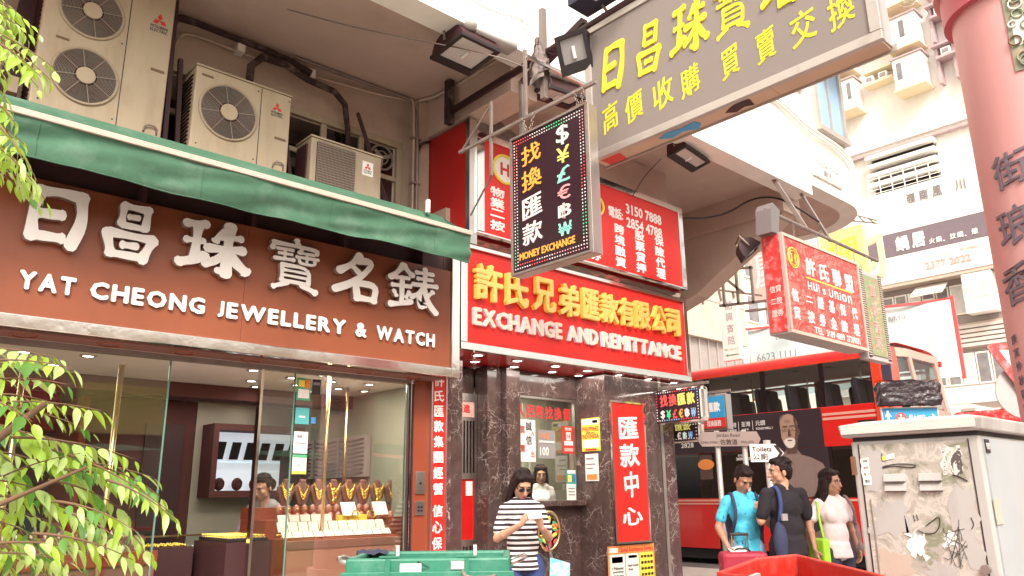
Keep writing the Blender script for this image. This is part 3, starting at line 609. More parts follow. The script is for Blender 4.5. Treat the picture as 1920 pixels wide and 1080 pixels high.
# ================================================================ BROWN JEWELLERY SIGN
t = thing('shop_sign', 'brown jewellery shop sign with big white raised characters and English name', 'sign', (2.3, 5.6, 3))
for k in range(3):
    obj('panel', MB().box(-1.6+k*1.94+.001, -1.6+(k+1)*1.94-.001, 5.5, 5.56, 2.53, 3.43), 'brown_laminate', t)
obj('backing', MB().box(-1.6, 4.22, 5.562, 5.79, 2.46, 3.42), 'brown_panel', t); obj('dark_header', MB().box(-1.6, 4.22, 5.62, 5.79, 3.422, 3.83), 'maroon_black', t)  # near-black panel above the sign stands in for the shadow band under the awning
for k in range(7): obj('rib', MB().box(-.9+k*.8, -.87+k*.8, 5.5, 5.619, 3.432, 3.80), 'maroon_black', t)
obj('chrome_trim', MB().box(-1.6, 4.22, 5.475, 5.56, 2.445, 2.528), 'chrome', t, bevel=.006)
obj('chrome_trim', MB().box(4.223, 4.315, 5.475, 5.79, 2.445, 3.70), 'chrome', t, bevel=.006)
obj('underside', MB().box(-1.6, 4.22, 5.563, 5.80, 2.438, 2.459), 'velvet', t)
for k in range(9):
    obj('lamp_recess', MB().torus((-.05+k*.5, 5.68, 2.437), .075, .008, (0, 0, 1), n=24, m=5), 'brown_panel', t)
HZ = (2.985, 3.375)
for ch, a, b, dz in (('日', .82, 1.17, 0), ('昌', 1.26, 1.62, 0), ('珠', 1.76, 2.27, -.01), ('寶', 2.42, 2.88, .0), ('名', 2.98, 3.44, 0), ('錶', 3.52, 4.03, 0)):
    brush(ch, (a, 5.5, HZ[0]-.01), X, Z, b-a, HZ[1]-HZ[0]+.015, 'white_letter', t, d=.05, sidemat='letter_side', gap=.012, fat=1.28 if ch != '寶' else 1.15)
def letters(s, x0, x1, z0, z1, y, m, parent, d=.03, off=.022, gap=.10, side=None, face='f', nm='letter', **k):
    h = z1-z0; asp = [glyph(c, off, d/2/h, 0, 0)[2]*h for c in s]; tot = sum(asp)+gap*h*(len(s)-1); sc = (x1-x0)/tot if face == 'f' else (x0-x1)/tot
    x = x0
    for c, a in zip(s, asp):
        ww = a*sc; g_ = gap*h*sc
        if c in '.,-:': hh = h*(.14 if c != ':' else .7); zz = z0+(h*.4 if c == '-' else 0)
        else: hh, zz = h, z0
        if face == 'f': ftext(nm, c, x, x+ww, zz, zz+hh, y, m, parent, d=d, off=off, sidemat=side, **k); x += ww+g_
        else: stext(nm, c, x, x-ww, zz, zz+hh, y, m, parent, d=d, off=off, sidemat=side, **k); x -= ww+g_
for w_, a, b in (('YAT', .84, 1.16), ('CHEONG', 1.245, 1.995), ('JEWELLERY', 2.09, 3.14), ('&', 3.23, 3.335), ('WATCH', 3.43, 4.035)):
    letters(w_, a, b, 2.69, 2.81, 5.5, 'white_letter', t, d=.022, off=.045, side='letter_side', gap=.14)

# ================================================================ RED EXCHANGE SIGN, UPPER PHONE SIGN, RED BOX
t = thing('exchange_sign', 'red exchange and remittance sign with raised gold characters in a chrome frame', 'sign', (6.1, 5.6, 3.2))
for k in range(6): obj('panel', MB().box(4.42+k*.5683+.0008, 4.42+(k+1)*.5683-.0008, 5.52, 5.56, 2.79, 3.70), 'panel_red', t)
fr = [(4.34, 7.90, 2.72, 2.788), (4.34, 7.90, 3.702, 3.745)]
for a, b, c, d in fr: obj('chrome_trim', MB().box(a, b, 5.49, 5.56, c, d), 'chrome', t, bevel=.005)
for a, b in ((4.34, 4.418), (7.832, 7.90)): obj('chrome_trim', MB().box(a, b, 5.49, 5.56, 2.79, 3.70), 'chrome', t, bevel=.005)
obj('backing', MB().box(4.34, 7.90, 5.562, 5.70, 2.73, 3.74), 'red_dark', t)
for ch, a, b, z0 in (('許', 4.49, 4.84, 3.21), ('氏', 4.88, 5.18, 3.21), ('兄', 5.25, 5.57, 3.22), ('弟', 5.63, 5.93, 3.22), ('匯', 5.98, 6.24, 3.24), ('款', 6.27, 6.56, 3.24), ('有', 6.58, 6.84, 3.25), ('限', 6.87, 7.13, 3.25), ('公', 7.18, 7.43, 3.25), ('司', 7.47, 7.71, 3.25)):
    ftext('character', ch, a, b, z0, 3.575, 5.52, 'gold_letter', t, d=.05, off=.026, sidemat='gold_side', gap=.006)
for w_, a, b in (('EXCHANGE', 4.49, 5.67), ('AND', 5.76, 6.23), ('REMITTANCE', 6.29, 7.72)):
    letters(w_, a, b, 2.965, 3.135, 5.52, 'pale_letter', t, d=.035, off=.04, side='lilac_side', gap=.12)

t = thing('chrome_ledge', 'crumpled chrome band between the two red signs', 'ledge', (6.1, 5.6, 3.8))
obj('band', MB().grid(lambda u, v: (4.34+u*3.56, 5.49+.09*v, 3.748+.12*v+.004*sin(u*90)*sin(v*3)), 90, 3), 'chrome', t, smooth=True)
obj('backing', MB().box(4.34, 7.9, 5.585, 5.7, 3.748, 3.87), 'dull_steel', t)

t = thing('phone_sign', 'upper red sign with white loan service columns and two telephone numbers', 'sign', (6.1, 5.6, 4.3))
obj('panel', MB().box(4.62, 7.84, 5.50, 5.55, 3.90, 4.88), 'panel_red', t)
for a, b, c, d in ((4.52, 7.93, 3.875, 3.898), (4.52, 7.93, 4.882, 4.96)): obj('chrome_trim', MB().box(a, b, 5.48, 5.56, c, d), 'chrome', t, bevel=.004)
for a, b in ((4.52, 4.618), (7.842, 7.93)): obj('chrome_trim', MB().box(a, b, 5.48, 5.56, 3.9, 4.88), 'chrome', t, bevel=.004)
obj('backing', MB().box(4.53, 7.92, 5.562, 5.70, 3.88, 4.95), 'red_dark', t)
def column(s, xc, w_, z0, z1, y, m, parent, off=.03, g=.12, face='f', nm='character', **k):
    n = len(s); h = (z1-z0)/(n+g*(n-1))
    for i, c in enumerate(s):
        zt = z1-i*h*(1+g); hh = h if c != '二' else h*.8
        ww = w_
        if face == 'f': ftext(nm, c, xc-ww/2, xc+ww/2, zt-hh, zt, y, m, parent, off=off, **k)
        else: stext(nm, c, xc+ww/2, xc-ww/2, zt-hh, zt, y, m, parent, off=off, **k)
column('物業二按', 4.80, .19, 3.96, 4.42, 5.5, 'white_print', t)
column('樓宇轉按', 5.20, .17, 3.96, 4.42, 5.5, 'white_print', t); column('私人貸款', 5.55, .17, 3.96, 4.42, 5.5, 'white_print', t)
column('企業債券', 6.25, .18, 3.94, 4.44, 5.5, 'white_print', t); column('跨境融資', 6.68, .18, 3.94, 4.46, 5.5, 'white_print', t)
column('股票貸押', 7.05, .18, 3.94, 4.46, 5.5, 'white_print', t); column('保險代理', 7.43, .18, 3.94, 4.48, 5.5, 'white_print', t)
ftext('lettering', '電話:', 6.50, 6.76, 4.52, 4.66, 5.5, 'white_print', t, off=.03)
ftext('lettering', '3150 7888', 6.82, 7.50, 4.63, 4.76, 5.5, 'white_print', t, off=.03)
ftext('lettering', '2854 4788', 6.82, 7.50, 4.46, 4.59, 5.5, 'white_print', t, off=.03)
obj('logo', MB().torus((4.90, 5.495, 4.64), .15, .016, n=40).torus((6.30, 5.495, 4.60), .11, .014), 'yellow_print', t)
obj('logo_disc', MB().cyl((4.90, 5.496, 4.64), (4.90, 5.499, 4.64), .14, n=32), 'white_print', t); ftext('lettering', 'H', 4.84, 4.96, 4.57, 4.71, 5.495, 'red_print', t, off=.03)

t = thing('red_box', 'tall dark red boxed panel standing out beside the upper red sign', 'sign', (4.5, 5.9, 4.2))
obj('panel', MB().box(4.45, 4.52, 5.565, 6.23, 3.87, 5.07), 'red_dark', t)
obj('chrome_trim', MB().box(4.44, 4.535, 5.50, 5.563, 3.76, 5.075), 'steel', t)
tag(obj('steel_flashing', MB().add([(4.54, 5.52, 4.97), (5.45, 5.52, 4.97), (5.2, 5.56, 5.10), (4.9, 5.57, 5.22), (4.54, 5.57, 5.22)], [(0, 1, 2, 3, 4)]), 'dull_steel'), 'grey sheet metal flashing above the left end of the upper red sign', 'flashing')

# ================================================================ EXCHANGE SHOP FRONT
t = thing('exchange_shop', 'exchange shop front of dark veined marble with a counter window', 'shop', (6.1, 6, 0))
obj('canopy_soffit', MB().box(4.42, 7.88, 5.51, 6.10, 2.722, 2.728), 'red_gloss', t)
obj('canopy_box', MB().box(4.42, 7.72, 5.71, 6.4, 2.73, 2.755), 'red_dark', t)
obj('marble_wall', MB().box(5.17, 5.36, 6.1, 6.3, 0, 2.72), 'marble', t, bevel=.004)
obj('marble_wall', MB().box(5.363, 5.555, 6.02, 6.3, 0, 2.72), 'marble', t, bevel=.004)
obj('marble_wall', MB().box(5.558, 6.497, 6.1, 6.3, 0, 1.30), 'marble', t)
obj('marble_wall', MB().box(5.558, 6.497, 6.1, 6.3, 2.46, 2.72), 'marble', t)
obj('marble_pillar', MB().box(6.5, 7.44, 5.665, 6.17, 0, 2.72), 'marble', t, bevel=.004)
obj('marble_pillar', MB().box(7.50, 7.71, 5.665, 5.90, 0, 2.72), 'marble_light', t, bevel=.004)
obj('steel_post', MB().box(7.443, 7.497, 5.66, 5.9, 0, 2.72), 'steel', t)
obj('marble_wall', MB().box(4.61, 5.168, 6.32, 6.4, 2.44, 2.72), 'marble', t)
obj('marble_pillar', MB().box(4.39, 4.47, 5.80, 5.92, 0, 2.71), 'marble_light', t).location = (0, 0, 0)
obj('marble_pillar', MB().box(4.472, 4.70, 5.92, 6.35, 0, 2.71), 'marble', t)
obj('counter_sill', MB().box(5.54, 6.497, 5.98, 6.3, 1.302, 1.36), 'marble', t, bevel=.008)
obj('marble_wall', MB().box(4.47, 7.7, 7.4, 7.5, 0, 2.7), 'booth_green', t)
obj('counter_top', MB().box(5.56, 6.48, 6.302, 6.7, 1.26, 1.34), 'grey_panel', t)
wn = obj('window_frame', MB().box(5.558, 5.583, 6.11, 6.15, 1.36, 2.458).box(6.472, 6.497, 6.11, 6.15, 1.36, 2.458).box(5.583, 6.472, 6.11, 6.15, 2.433, 2.458), 'steel', t)
obj('pane', MB().box(5.583, 6.472, 6.128, 6.132, 1.47, 2.433), 'shop_glass', wn)
# door
dr = obj('door', MB().box(4.72, 4.755, 6.26, 6.30, 0, 2.44).box(5.13, 5.165, 6.26, 6.30, 0, 2.44).box(4.755, 5.13, 6.26, 6.30, 2.36, 2.44).box(4.755, 5.13, 6.26, 6.30, 2.16, 2.20).box(4.755, 5.13, 6.26, 6.30, 1.58, 1.64).box(4.755, 5.13, 6.26, 6.30, .94, 1.0), 'steel', t)
for k in range(9): obj('door_bar', MB().box(4.765+k*.041, 4.785+k*.041, 6.265, 6.29, 1.64, 2.16), 'steel', dr)
for k in range(9): obj('door_bar', MB().box(4.765+k*.041, 4.785+k*.041, 6.265, 6.29, .05, .94), 'steel', dr)
obj('door_panel', MB().box(4.755, 5.13, 6.275, 6.285, 1.0, 1.58), 'red_gloss', dr); obj('door_lining', MB().box(4.75, 5.135, 6.302, 6.31, .0, 2.44), 'maroon_black', dr)
obj('fanlight', MB().box(4.755, 5.13, 6.27, 6.285, 2.20, 2.36), 'pink_pale', dr); ftext('lettering', '請內進', 4.80, 5.08, 2.24, 2.33, 6.27, 'red_print', dr, off=.03)
obj('handle', MB().ell((4.82, 6.22, 1.30), (.035, .03, .035)), 'chrome', dr, smooth=True); obj('notice', MB().box(5.03, 5.11, 6.268, 6.274, 1.42, 1.56), 'card', dr)
# window stickers and the things behind it
def dlamp(x, y, z, parent=None, r=.055, grp='', label=''):
    o = thing('downlight', label, 'lamp', (x, y, z), 0, grp)
    obj('rim', MB().torus((x, y, z-.004), r, .010, (0, 0, 1), n=24, m=6), 'steel', o, smooth=True)
    obj('bulb', MB().cyl((x, y, z-.006), (x, y, z-.001), r*.86, n=20), 'lamp_glow', o)
    return o
CL = 'round white downlight, {} in the {} row under the red exchange canopy'
ORD = ['first', 'second', 'third', 'fourth', 'fifth', 'sixth', 'seventh']
for i, x_ in enumerate((4.68, 5.19, 5.73, 6.22, 6.73, 7.26, 7.76)): dlamp(x_, 5.66, 2.722, grp='downlights under the red canopy', label=CL.format(ORD[i]+' from the left', 'street-side'))
for i, x_ in enumerate((4.89, 5.42, 5.98, 6.40)): dlamp(x_, 5.96, 2.722, grp='downlights under the red canopy', label=CL.format(ORD[i]+' from the left', 'wall-side'))
def area(x, y, z, sx, sy, e, col=(1, .95, .85)):
    l = bpy.data.lights.new('lamp_light', 'AREA'); l.shape = 'RECTANGLE'; l.size = sx; l.size_y = sy; l.energy = e; l.color = col
    o = bpy.data.objects.new('lamp_light', l); o.location = (x, y, z); COL.objects.link(o)
area(6.1, 5.8, 2.70, 3.2, .3, 12); area(6.3, 6.75, 2.66, 1.0, .6, 24)  # first backs the canopy downlights; second, without a fixture, is added to brighten the booth

def poster(label, face, a, b, z0, z1, s, base, cat='poster', rows=(), frame=None, th=.006):
    """a flat printed sheet; rows: (text, left fraction, right fraction, bottom fraction, top fraction, material)"""
    o = thing('poster', label, cat, ((a+b)/2, s, z0) if face == 'f' else (s, (a+b)/2, z0))
    if face == 'f': obj('sheet', MB().box(a, b, s-th, s, z0, z1), base, o)
    else: obj('sheet', MB().box(s-th, s, b, a, z0, z1), base, o)
    for r in rows:
        tx, u0, u1, v0, v1, m = r[:6]
        c0, c1 = a+(b-a)*u0, a+(b-a)*u1; w0, w1 = z0+(z1-z0)*v0, z0+(z1-z0)*v1
        if tx == '#':
            if face == 'f': obj('print_block', MB().box(c0, c1, s-th-.003, s-th-.001, w0, w1), m, o)
            else: obj('print_block', MB().box(s-th-.003, s-th-.001, c1, c0, w0, w1), m, o)
        elif face == 'f': ftext('lettering', tx, c0, c1, w0, w1, s-th-(r[6] if len(r) > 6 else .001), m, o, d=.0015, off=.015)
        else: stext('lettering', tx, c0, c1, w0, w1, s-th-(r[6] if len(r) > 6 else .001), m, o, d=.0015, off=.015)
    return o
t2 = thing('window_lettering', 'red characters stuck across the top of the exchange window glass', 'lettering', (6, 6.12, 2.3))
for i, c in enumerate('人民幣找換價'): ftext('character', c, 5.60+i*.14, 5.72+i*.14, 2.22, 2.36, 6.126, 'red_print', t2, off=.02)
poster('pale notice with black and red characters in the left of the exchange window', 'f', 5.62, 5.86, 1.76, 2.20, 6.125, 'card', rows=[('誠', .42, .78, .74, .95, 'black_print'), ('信', .42, .78, .40, .62, 'black_print'), ('買', .08, .36, .66, .84, 'red_print'), ('賣', .08, .36, .22, .40, 'red_print'), ('入', .70, .92, .60, .76, 'red_print'), ('出', .70, .92, .10, .26, 'red_print')])
poster('small grey rate board in the middle of the exchange window', 'f', 5.90, 6.16, 1.80, 2.10, 6.125, 'grey_panel', rows=[('#', .06, .94, .56, .62, 'card'), ('¥ 0.81', .1, .6, .68, .92, 'orange_print'), ('100', .1, .6, .1, .4, 'card')])
poster('red and white licence card in the right of the exchange window', 'f', 6.28, 6.46, 1.86, 2.16, 6.125, 'red_print', rows=[('#', .12, .88, .30, .45, 'card'), ('#', .30, .70, .48, .78, 'card'), ('H', .40, .60, .54, .72, 'red_print', .005), ('匯款', .2, .8, .84, .95, 'card'), ('#', .12, .88, .08, .2, 'pink_print')])
poster('blue and yellow money transfer sticker low in the exchange window', 'f', 6.33, 6.47, 1.50, 1.68, 6.125, 'teal_print', rows=[('#', .1, .5, .3, .7, 'yellow_print'), ('#', .05, .95, .8, 1., 'card'), ('#', .55, .9, .3, .7, 'blue_print')])
poster('white card leaning on the exchange counter sill', 'f', 6.30, 6.44, 1.362, 1.53, 6.10, 'card', rows=[('#', .15, .85, .7, .76, 'grey_print'), ('#', .15, .85, .5, .56, 'grey_print'), ('#', .15, .85, .3, .36, 'grey_print')])
poster('yellow remittance notice for the Philippines and Indonesia on the marble pillar side', 's', 6.03, 5.76, 1.88, 2.24, 6.499, 'yellow_print', rows=[('PHILIPPINES', .05, .95, .60, .74, 'red_print'), ('SAME DAY', .25, .75, .53, .58, 'black_print'), ('INDONESIA', .05, .95, .38, .52, 'red_print'), ('#', .06, .94, .80, .97, 'card'), ('#', .06, .94, .10, .34, 'card'), ('#', .62, .9, .84, .93, 'blue_print'), ('#', .2, .8, .02, .07, 'red_print')])
poster('white leaflet under the yellow notice on the marble pillar side', 's', 5.99, 5.80, 1.56, 1.85, 6.499, 'card', rows=[('#', .1, .9, .05, .25, 'orange_print'), ('#', .1, .7, .8, .86, 'grey_print'), ('#', .1, .8, .6, .64, 'grey_print'), ('#', .1, .6, .45, .49, 'grey_print')])
t2 = thing('remittance_banner', 'tall red banner with four white brush characters on the marble pillar', 'banner', (6.8, 5.65, .9))
obj('sheet', MB().box(6.55, 7.10, 5.63, 5.662, .93, 2.40), 'red_sign', t2)
for a, b, c, d in ((6.53, 6.55, .91, 2.42), (7.10, 7.12, .91, 2.42), (6.55, 7.10, .91, .93), (6.55, 7.10, 2.40, 2.42)): obj('frame', MB().box(a, b, 5.62, 5.662, c, d), 'chrome', t2)
for c, z0, z1 in (('匯', 2.0, 2.26), ('款', 1.70, 1.96), ('中', 1.38, 1.66), ('心', 1.09, 1.28)): ftext('character', c, 6.66 if c != '中' else 6.71, 7.0 if c != '中' else 6.96, z0, z1, 5.63, 'white_print', t2, off=.022, shear=.10)
poster('orange remittance service poster with little flags at the foot of the marble pillar', 'f', 6.43, 7.20, .42, .89, 5.662, 'orange_print', rows=[('Global Remittance Service', .24, .97, .86, .96, 'red_print'), ('#', .03, .20, .86, .96, 'card'), ('#', .03, .34, .05, .82, 'card'), ('#', .36, .64, .05, .82, 'card'), ('#', .66, .97, .05, .82, 'yellow_print'),
    ('#', .07, .30, .64, .70, 'red_print', .005), ('#', .07, .30, .70, .77, 'blue_print', .005), ('#', .42, .60, .72, .78, 'red_print', .005), ('• Palawan', .06, .30, .50, .56, 'black_print', .005), ('pawnshop', .08, .30, .42, .48, 'black_print', .005), ('• Cebuana', .06, .30, .34, .40, 'black_print', .005), ('• Bank Central', .38, .62, .54, .59, 'black_print', .005), ('Asia', .40, .50, .46, .51, 'black_print', .005)]
    +[('#', .69+.07*i, .74+.07*i, .70-.13*j, .76-.13*j, ['blue_print', 'red_print', 'blue_print', 'green_print'][(i+j) % 4], .005) for i in range(4) for j in range(4)])
# left red strip
t2 = thing('red_strip_sign', 'narrow red strip sign with a column of white characters left of the steel door', 'sign', (4.35, 5.77, .8))
obj('sheet', MB().box(4.225, 4.375, 5.76, 5.79, .55, 2.60), 'red_sign', t2)
for a, b in ((4.21, 4.225), (4.375, 4.39)): obj('frame', MB().box(a, b, 5.75, 5.79, .55, 2.615), 'steel', t2)
zz = 2.50
for c in '許氏匯款集團經營 信心保證':
    if c == ' ': zz -= .05; continue
    ftext('character', c, 4.245, 4.355, zz-.105, zz, 5.76, 'white_print', t2, off=.02, shear=.04); zz -= .138
# flower wreath leaning by the wall
t2 = thing('wreath', 'oval wreath of red and gold flowers with a thin gold rim on the marble wall', 'ornament', (5.86, 5.95, 1))
mb = MB().torus((5.86, 5.94, 1.06), .14, .013, (0.1, 1, .05), n=30, m=8, e=1.35); obj('rim', mb, 'brass', t2, smooth=True)
obj('face', MB().cyl((5.86, 5.955, 1.06), (5.86, 5.97, 1.06), .14, n=24), 'black_gloss', t2)
for k in range(34):
    a = random.random()*6.28; r_ = random.uniform(.03, .15); obj('petal', MB().ell((5.86+r_*cos(a), 5.94, 1.06+r_*1.25*sin(a)), (.035, .008, .02), Matrix.Rotation(a, 4, 'Y')), random.choice(['yellow_print', 'green_print', 'road_red', 'gold', 'orange_print']), t2, smooth=True)

# ================================================================ SMALL PROJECTING SIGNS BY THE PILLAR
def bead_border(y0, y1, z0, z1, x, step, r, mats, parent, rows=1, inset=.03, gapr=.03):
    """rows of little lamps round the edge of a sign facing -X"""
    bm = {m: MB() for m in mats}; k = 0
    for q in range(rows):
        i = inset+q*gapr; ya, yb, za, zb = y0-i, y1+i, z0+i, z1-i
        pts = []; ny = int((ya-yb)/step); nz = int((zb-za)/step)
        pts += [(ya-(ya-yb)*j/ny, zb) for j in range(ny)]+[(yb, zb-(zb-za)*j/nz) for j in range(nz)]+[(yb+(ya-yb)*j/ny, za) for j in range(ny)]+[(ya, za+(zb-za)*j/nz) for j in range(nz)]
        for j, (a, b) in enumerate(pts): bm[mats[(j//7) % len(mats)]].ell((x, a, b), (r*.6, r, r), n=6, m=4)
    for m, b in bm.items(): obj('bead_lamps', b, m, parent, kind='stuff')
t = thing('exchange_lightbox', 'small black light box with beaded rim and coloured currency signs by the marble pillar', 'sign', (7.45, 5.35, 2.2))
obj('casing', MB().box(7.40, 7.56, 5.03, 5.70, 2.19, 2.60), 'chrome', t, bevel=.05); obj('face', MB().box(7.392, 7.40, 5.06, 5.67, 2.215, 2.575), 'led_face', t)
bead_border(5.67, 5.06, 2.215, 2.575, 7.39, .032, .008, ['led_white', 'led_red', 'led_blue'], t, 1, .02)
for i, (c, m) in enumerate(zip('找換匯款', ['led_red', 'led_red', 'led_yellow', 'led_yellow'])): stext('character', c, 5.60-i*.125, 5.49-i*.125, 2.39, 2.53, 7.392, m, t, d=.006, off=.03, shear=.08)
for i, (c, m) in enumerate(zip('$¥£€฿₩', ['led_white', 'led_green', 'led_red', 'led_orange', 'led_white', 'led_blue'])): stext('character', c, 5.60-i*.085, 5.54-i*.085, 2.25, 2.35, 7.392, m, t, d=.006, off=.02)
t = thing('exchange_lightbox', 'half hidden second beaded light box lower down behind the first', 'sign', (7.8, 5.4, 2.05))
obj('casing', MB().box(7.75, 7.88, 5.33, 5.85, 2.0, 2.24), 'chrome', t, bevel=.04); obj('face', MB().box(7.742, 7.75, 5.35, 5.83, 2.02, 2.22), 'led_face', t)
bead_border(5.83, 5.35, 2.02, 2.22, 7.74, .035, .008, ['led_white'], t, 1, .02)
for i, (c, m) in enumerate(zip('€฿₩', ['led_white', 'led_pale', 'led_blue'])): stext('character', c, 5.64-i*.08, 5.585-i*.08, 2.04, 2.12, 7.742, m, t, d=.006)
for i, c in enumerate('匯款'): stext('character', c, 5.66-i*.11, 5.56-i*.11, 2.14, 2.21, 7.742, 'led_yellow', t, d=.006)
t = thing('blue_red_sign', 'small blue and red projecting sign behind the beaded light box', 'sign', (8.3, 5.4, 2.2))
obj('casing', MB().box(8.2, 8.32, 5.24, 5.85, 2.16, 2.58), 'steel', t); obj('face', MB().box(8.192, 8.2, 5.26, 5.83, 2.30, 2.56), 'blue_sign', t); obj('face', MB().box(8.192, 8.2, 5.26, 5.83, 2.18, 2.298), 'red_print', t)
stext('lettering', '匯款', 5.50, 5.32, 2.37, 2.49, 8.192, 'white_print', t, off=.03); stext('lettering', '找換服務', 5.52, 5.32, 2.20, 2.27, 8.192, 'white_print', t)
for xb, ya, yb, zb, lb in ((7.5, 5.66, 5.0, 2.63, 'steel arm above the larger beaded light box'), (8.26, 5.9, 5.2, 2.62, 'steel arm above the small blue and red sign'), (7.8, 5.9, 5.4, 2.28, 'steel arm above the half hidden light box')):
    tag(obj('bracket', MB().bar((xb, ya, zb), (xb, yb, zb), .03), 'dull_steel'), lb, 'bracket')

# ================================================================ BIG GREY PROJECTING SIGN ON ITS PIPE
BX = 4.30
t = thing('jewellery_projecting_sign', 'huge grey projecting sign with yellow characters hung over the street', 'sign', (4.45, 2.6, 4))
obj('face', MB().box(4.31, 4.325, 1.57, 3.75, 4.035, 5.10), 'grey_face', t)
for a, b, c, d in ((1.50, 3.82, 3.97, 4.033), (1.50, 3.82, 5.102, 5.16)): obj('frame', MB().box(4.295, 4.34, a, b, c, d), 'frame_grey', t, bevel=.004)
for a, b in ((1.50, 1.568), (3.752, 3.82)): obj('frame', MB().box(4.295, 4.34, a, b, 4.035, 5.10), 'frame_grey', t, bevel=.004)
obj('side_panel', MB().box(4.341, 4.49, 1.52, 1.56, 4.0, 5.15), 'sign_back', t); obj('side_panel', MB().box(4.341, 4.49, 3.76, 3.80, 4.0, 5.15), 'sign_back', t)
obj('back_panel', MB().box(4.47, 4.495, 1.561, 3.759, 4.0, 5.15), 'sign_back', t)
g = MB()
for k in range(14): g.obox((4.415, 1.513, 4.36+k*.045), (.045, 0, .012), (0, .006, 0), (0, 0, .009))
obj('louvre', g, 'black', t)
for k, (a, b) in enumerate(((1.53, 2.25), (2.254, 3.0), (3.004, 3.79))): obj('soffit_board', MB().box(4.342, 4.49, a, b, 3.985, 3.999), 'wood_board', t)
obj('edge_strip', MB().box(4.492, 4.505, 1.5, 3.82, 3.97, 4.02), 'frame_grey', t)
obj('torn_sticker', MB().prism([(2.86, 4.36), (2.98, 4.38), (3.10, 4.35), (3.20, 4.40), (3.12, 4.46), (3.0, 4.43), (2.90, 4.48), (2.84, 4.42)], (0, 0, 3.980), Y, X, Z*.002), 'blue_sign', t)
obj('torn_sticker', MB().prism([(3.55, 4.35), (3.74, 4.35), (3.74, 4.48), (3.58, 4.48)], (0, 0, 3.980), Y, X, Z*.002), 'red_print', t)
obj('stain', MB().prism([(2.42, 4.37), (2.50, 4.35), (2.58, 4.38), (2.64, 4.42), (2.58, 4.47), (2.50, 4.44), (2.44, 4.47)], (0, 0, 3.981), Y, X, Z*.002), 'maroon_black', t)
for c, a, b in (('日', 3.66, 3.45), ('昌', 3.31, 3.09), ('珠', 2.98, 2.68), ('寶', 2.62, 2.33), ('名', 2.24, 1.98), ('錶', 1.92, 1.64)):
    brush(c, (4.31, a, 4.48), -Y, Z+Vector((0, -.10, 0)), a-b+.02, .43, 'yellow_paint', t, d=.014, fat=1.0)
for c, a, b in zip('高價收購買賣交換', (3.66, 3.43, 3.16, 2.91, 2.57, 2.30, 2.05, 1.80), (3.51, 3.26, 2.98, 2.75, 2.43, 2.16, 1.88, 1.64)):
    stext('character', c, a, b, 4.15, 4.40, 4.31, 'yellow_paint', t, d=.004, off=.012, shear=.16)
tg = thing('sign_gantry', 'dark steel pipe arm carrying the huge grey sign out from the wall beam', 'bracket', (4.3, 4, 5.1))
obj('pipe', MB().cyl((4.31, 5.66, 5.15), (4.31, 1.0, 5.23), .035, n=12), 'maroon_black', tg, smooth=True)
obj('upright', MB().box(4.27, 4.34, 5.62, 5.70, 5.02, 5.50), 'pipe_wrap', tg)
obj('brace', MB().bar((4.36, 4.62, 5.05), (4.36, 3.85, 5.30), .07, .06), 'maroon_black', tg); obj('brace', MB().bar((4.28, 4.28, 4.72), (4.28, 4.28, 5.6), .05), 'dull_steel', tg)
for y_ in (3.62, 2.6, 1.8): obj('hanger', MB().bar((4.33, y_, 5.15), (4.33, y_, 5.24), .03), 'dull_steel', tg)
r_ = MB()
for k in range(5):
    a0 = k*1.25; hgt = [.5, .34, .42, .28, .36][k]
    r_.grid(lambda u, v: (4.27+(.035+.05*v)*cos(a0+u*1.6)+.03*noise.noise(Vector((u*4, v*5, k))), 4.31+(.04+.07*v)*sin(a0+u*1.6)+.04*noise.noise(Vector((v*6, u*4, k+7))), 5.36-.05*k-hgt*v+.05*u*v), 6, 14)
tag(obj('tattered_rag', r_, 'rag', smooth=True), 'tattered grey rag and wires wrapped on the pipe arm beside the flood lamps', 'rag')
for k in range(5):
    tag(obj('cable', MB().tube([(4.28, 4.3+.04*k, 5.2), (4.3, 4.1-.12*k, 5.05+.03*k), (4.31, 3.9-.1*k, 5.2)], .005, n=5, smooth=2), 'black', smooth=True), ['shortest','second shortest','middle','second longest','longest'][k]+' thin black wire looped along the pipe arm by the rag', 'cable', 'wires tangled on the pipe arm')

def floodlight(label, c, yaw, pitch, w_=.42, h_=.32, glassm='window_bright'):
    """a flood lamp whose glass looks along its own -Z, tilted"""
    t = thing('floodlight', label, 'lamp', c)
    rm = Matrix.Rotation(yaw, 3, 'Z')@Matrix.Rotation(pitch, 3, 'X')
    def pl(mb): mb.v = [tuple(Vector(c)+rm@Vector(p)) for p in mb.v]; return mb
    b = MB(); n = 9; prof = [(-h_/2, 0)]+[(-h_/2+h_*k/n, .03+.13*sin(pi*k/n)**.6) for k in range(1, n)]+[(h_/2, 0)]
    b.prism(prof, (-w_/2+.015, 0, 0), Y, Z, X*(w_-.03)); obj('housing', pl(b), 'maroon_black', t)
    f = MB()
    for x0, x1, y0, y1 in ((-w_/2, w_/2, -h_/2, -h_/2+.035), (-w_/2, w_/2, h_/2-.085, h_/2), (-w_/2, -w_/2+.035, -h_/2+.036, h_/2-.086), (w_/2-.035, w_/2, -h_/2+.036, h_/2-.086)): f.box(x0, x1, y0, y1, -.03, 0)
    obj('rim', pl(f), 'black', t)
    obj('lens', pl(MB().box(-w_/2+.036, w_/2-.036, -h_/2+.036, h_/2-.086, -.012, -.008)), glassm, t)
    obj('lamp_tube', pl(MB().cyl((0, -.05, -.018), (0, .05, -.018), .014, n=8)), 'white_print', t)
    g = MB().tube([(-w_/2-.01, 0, .04), (-w_/2-.01, 0, .2), (w_/2+.01, 0, .2), (w_/2+.01, 0, .04)], .012, n=5); obj('yoke', pl(g), 'dull_steel', t)
    return t
floodlight('large tilted flood lamp fixed under the soffit left of the pipe arm', (3.82, 4.80, 5.22), R(0), R(-4), .44, .46)
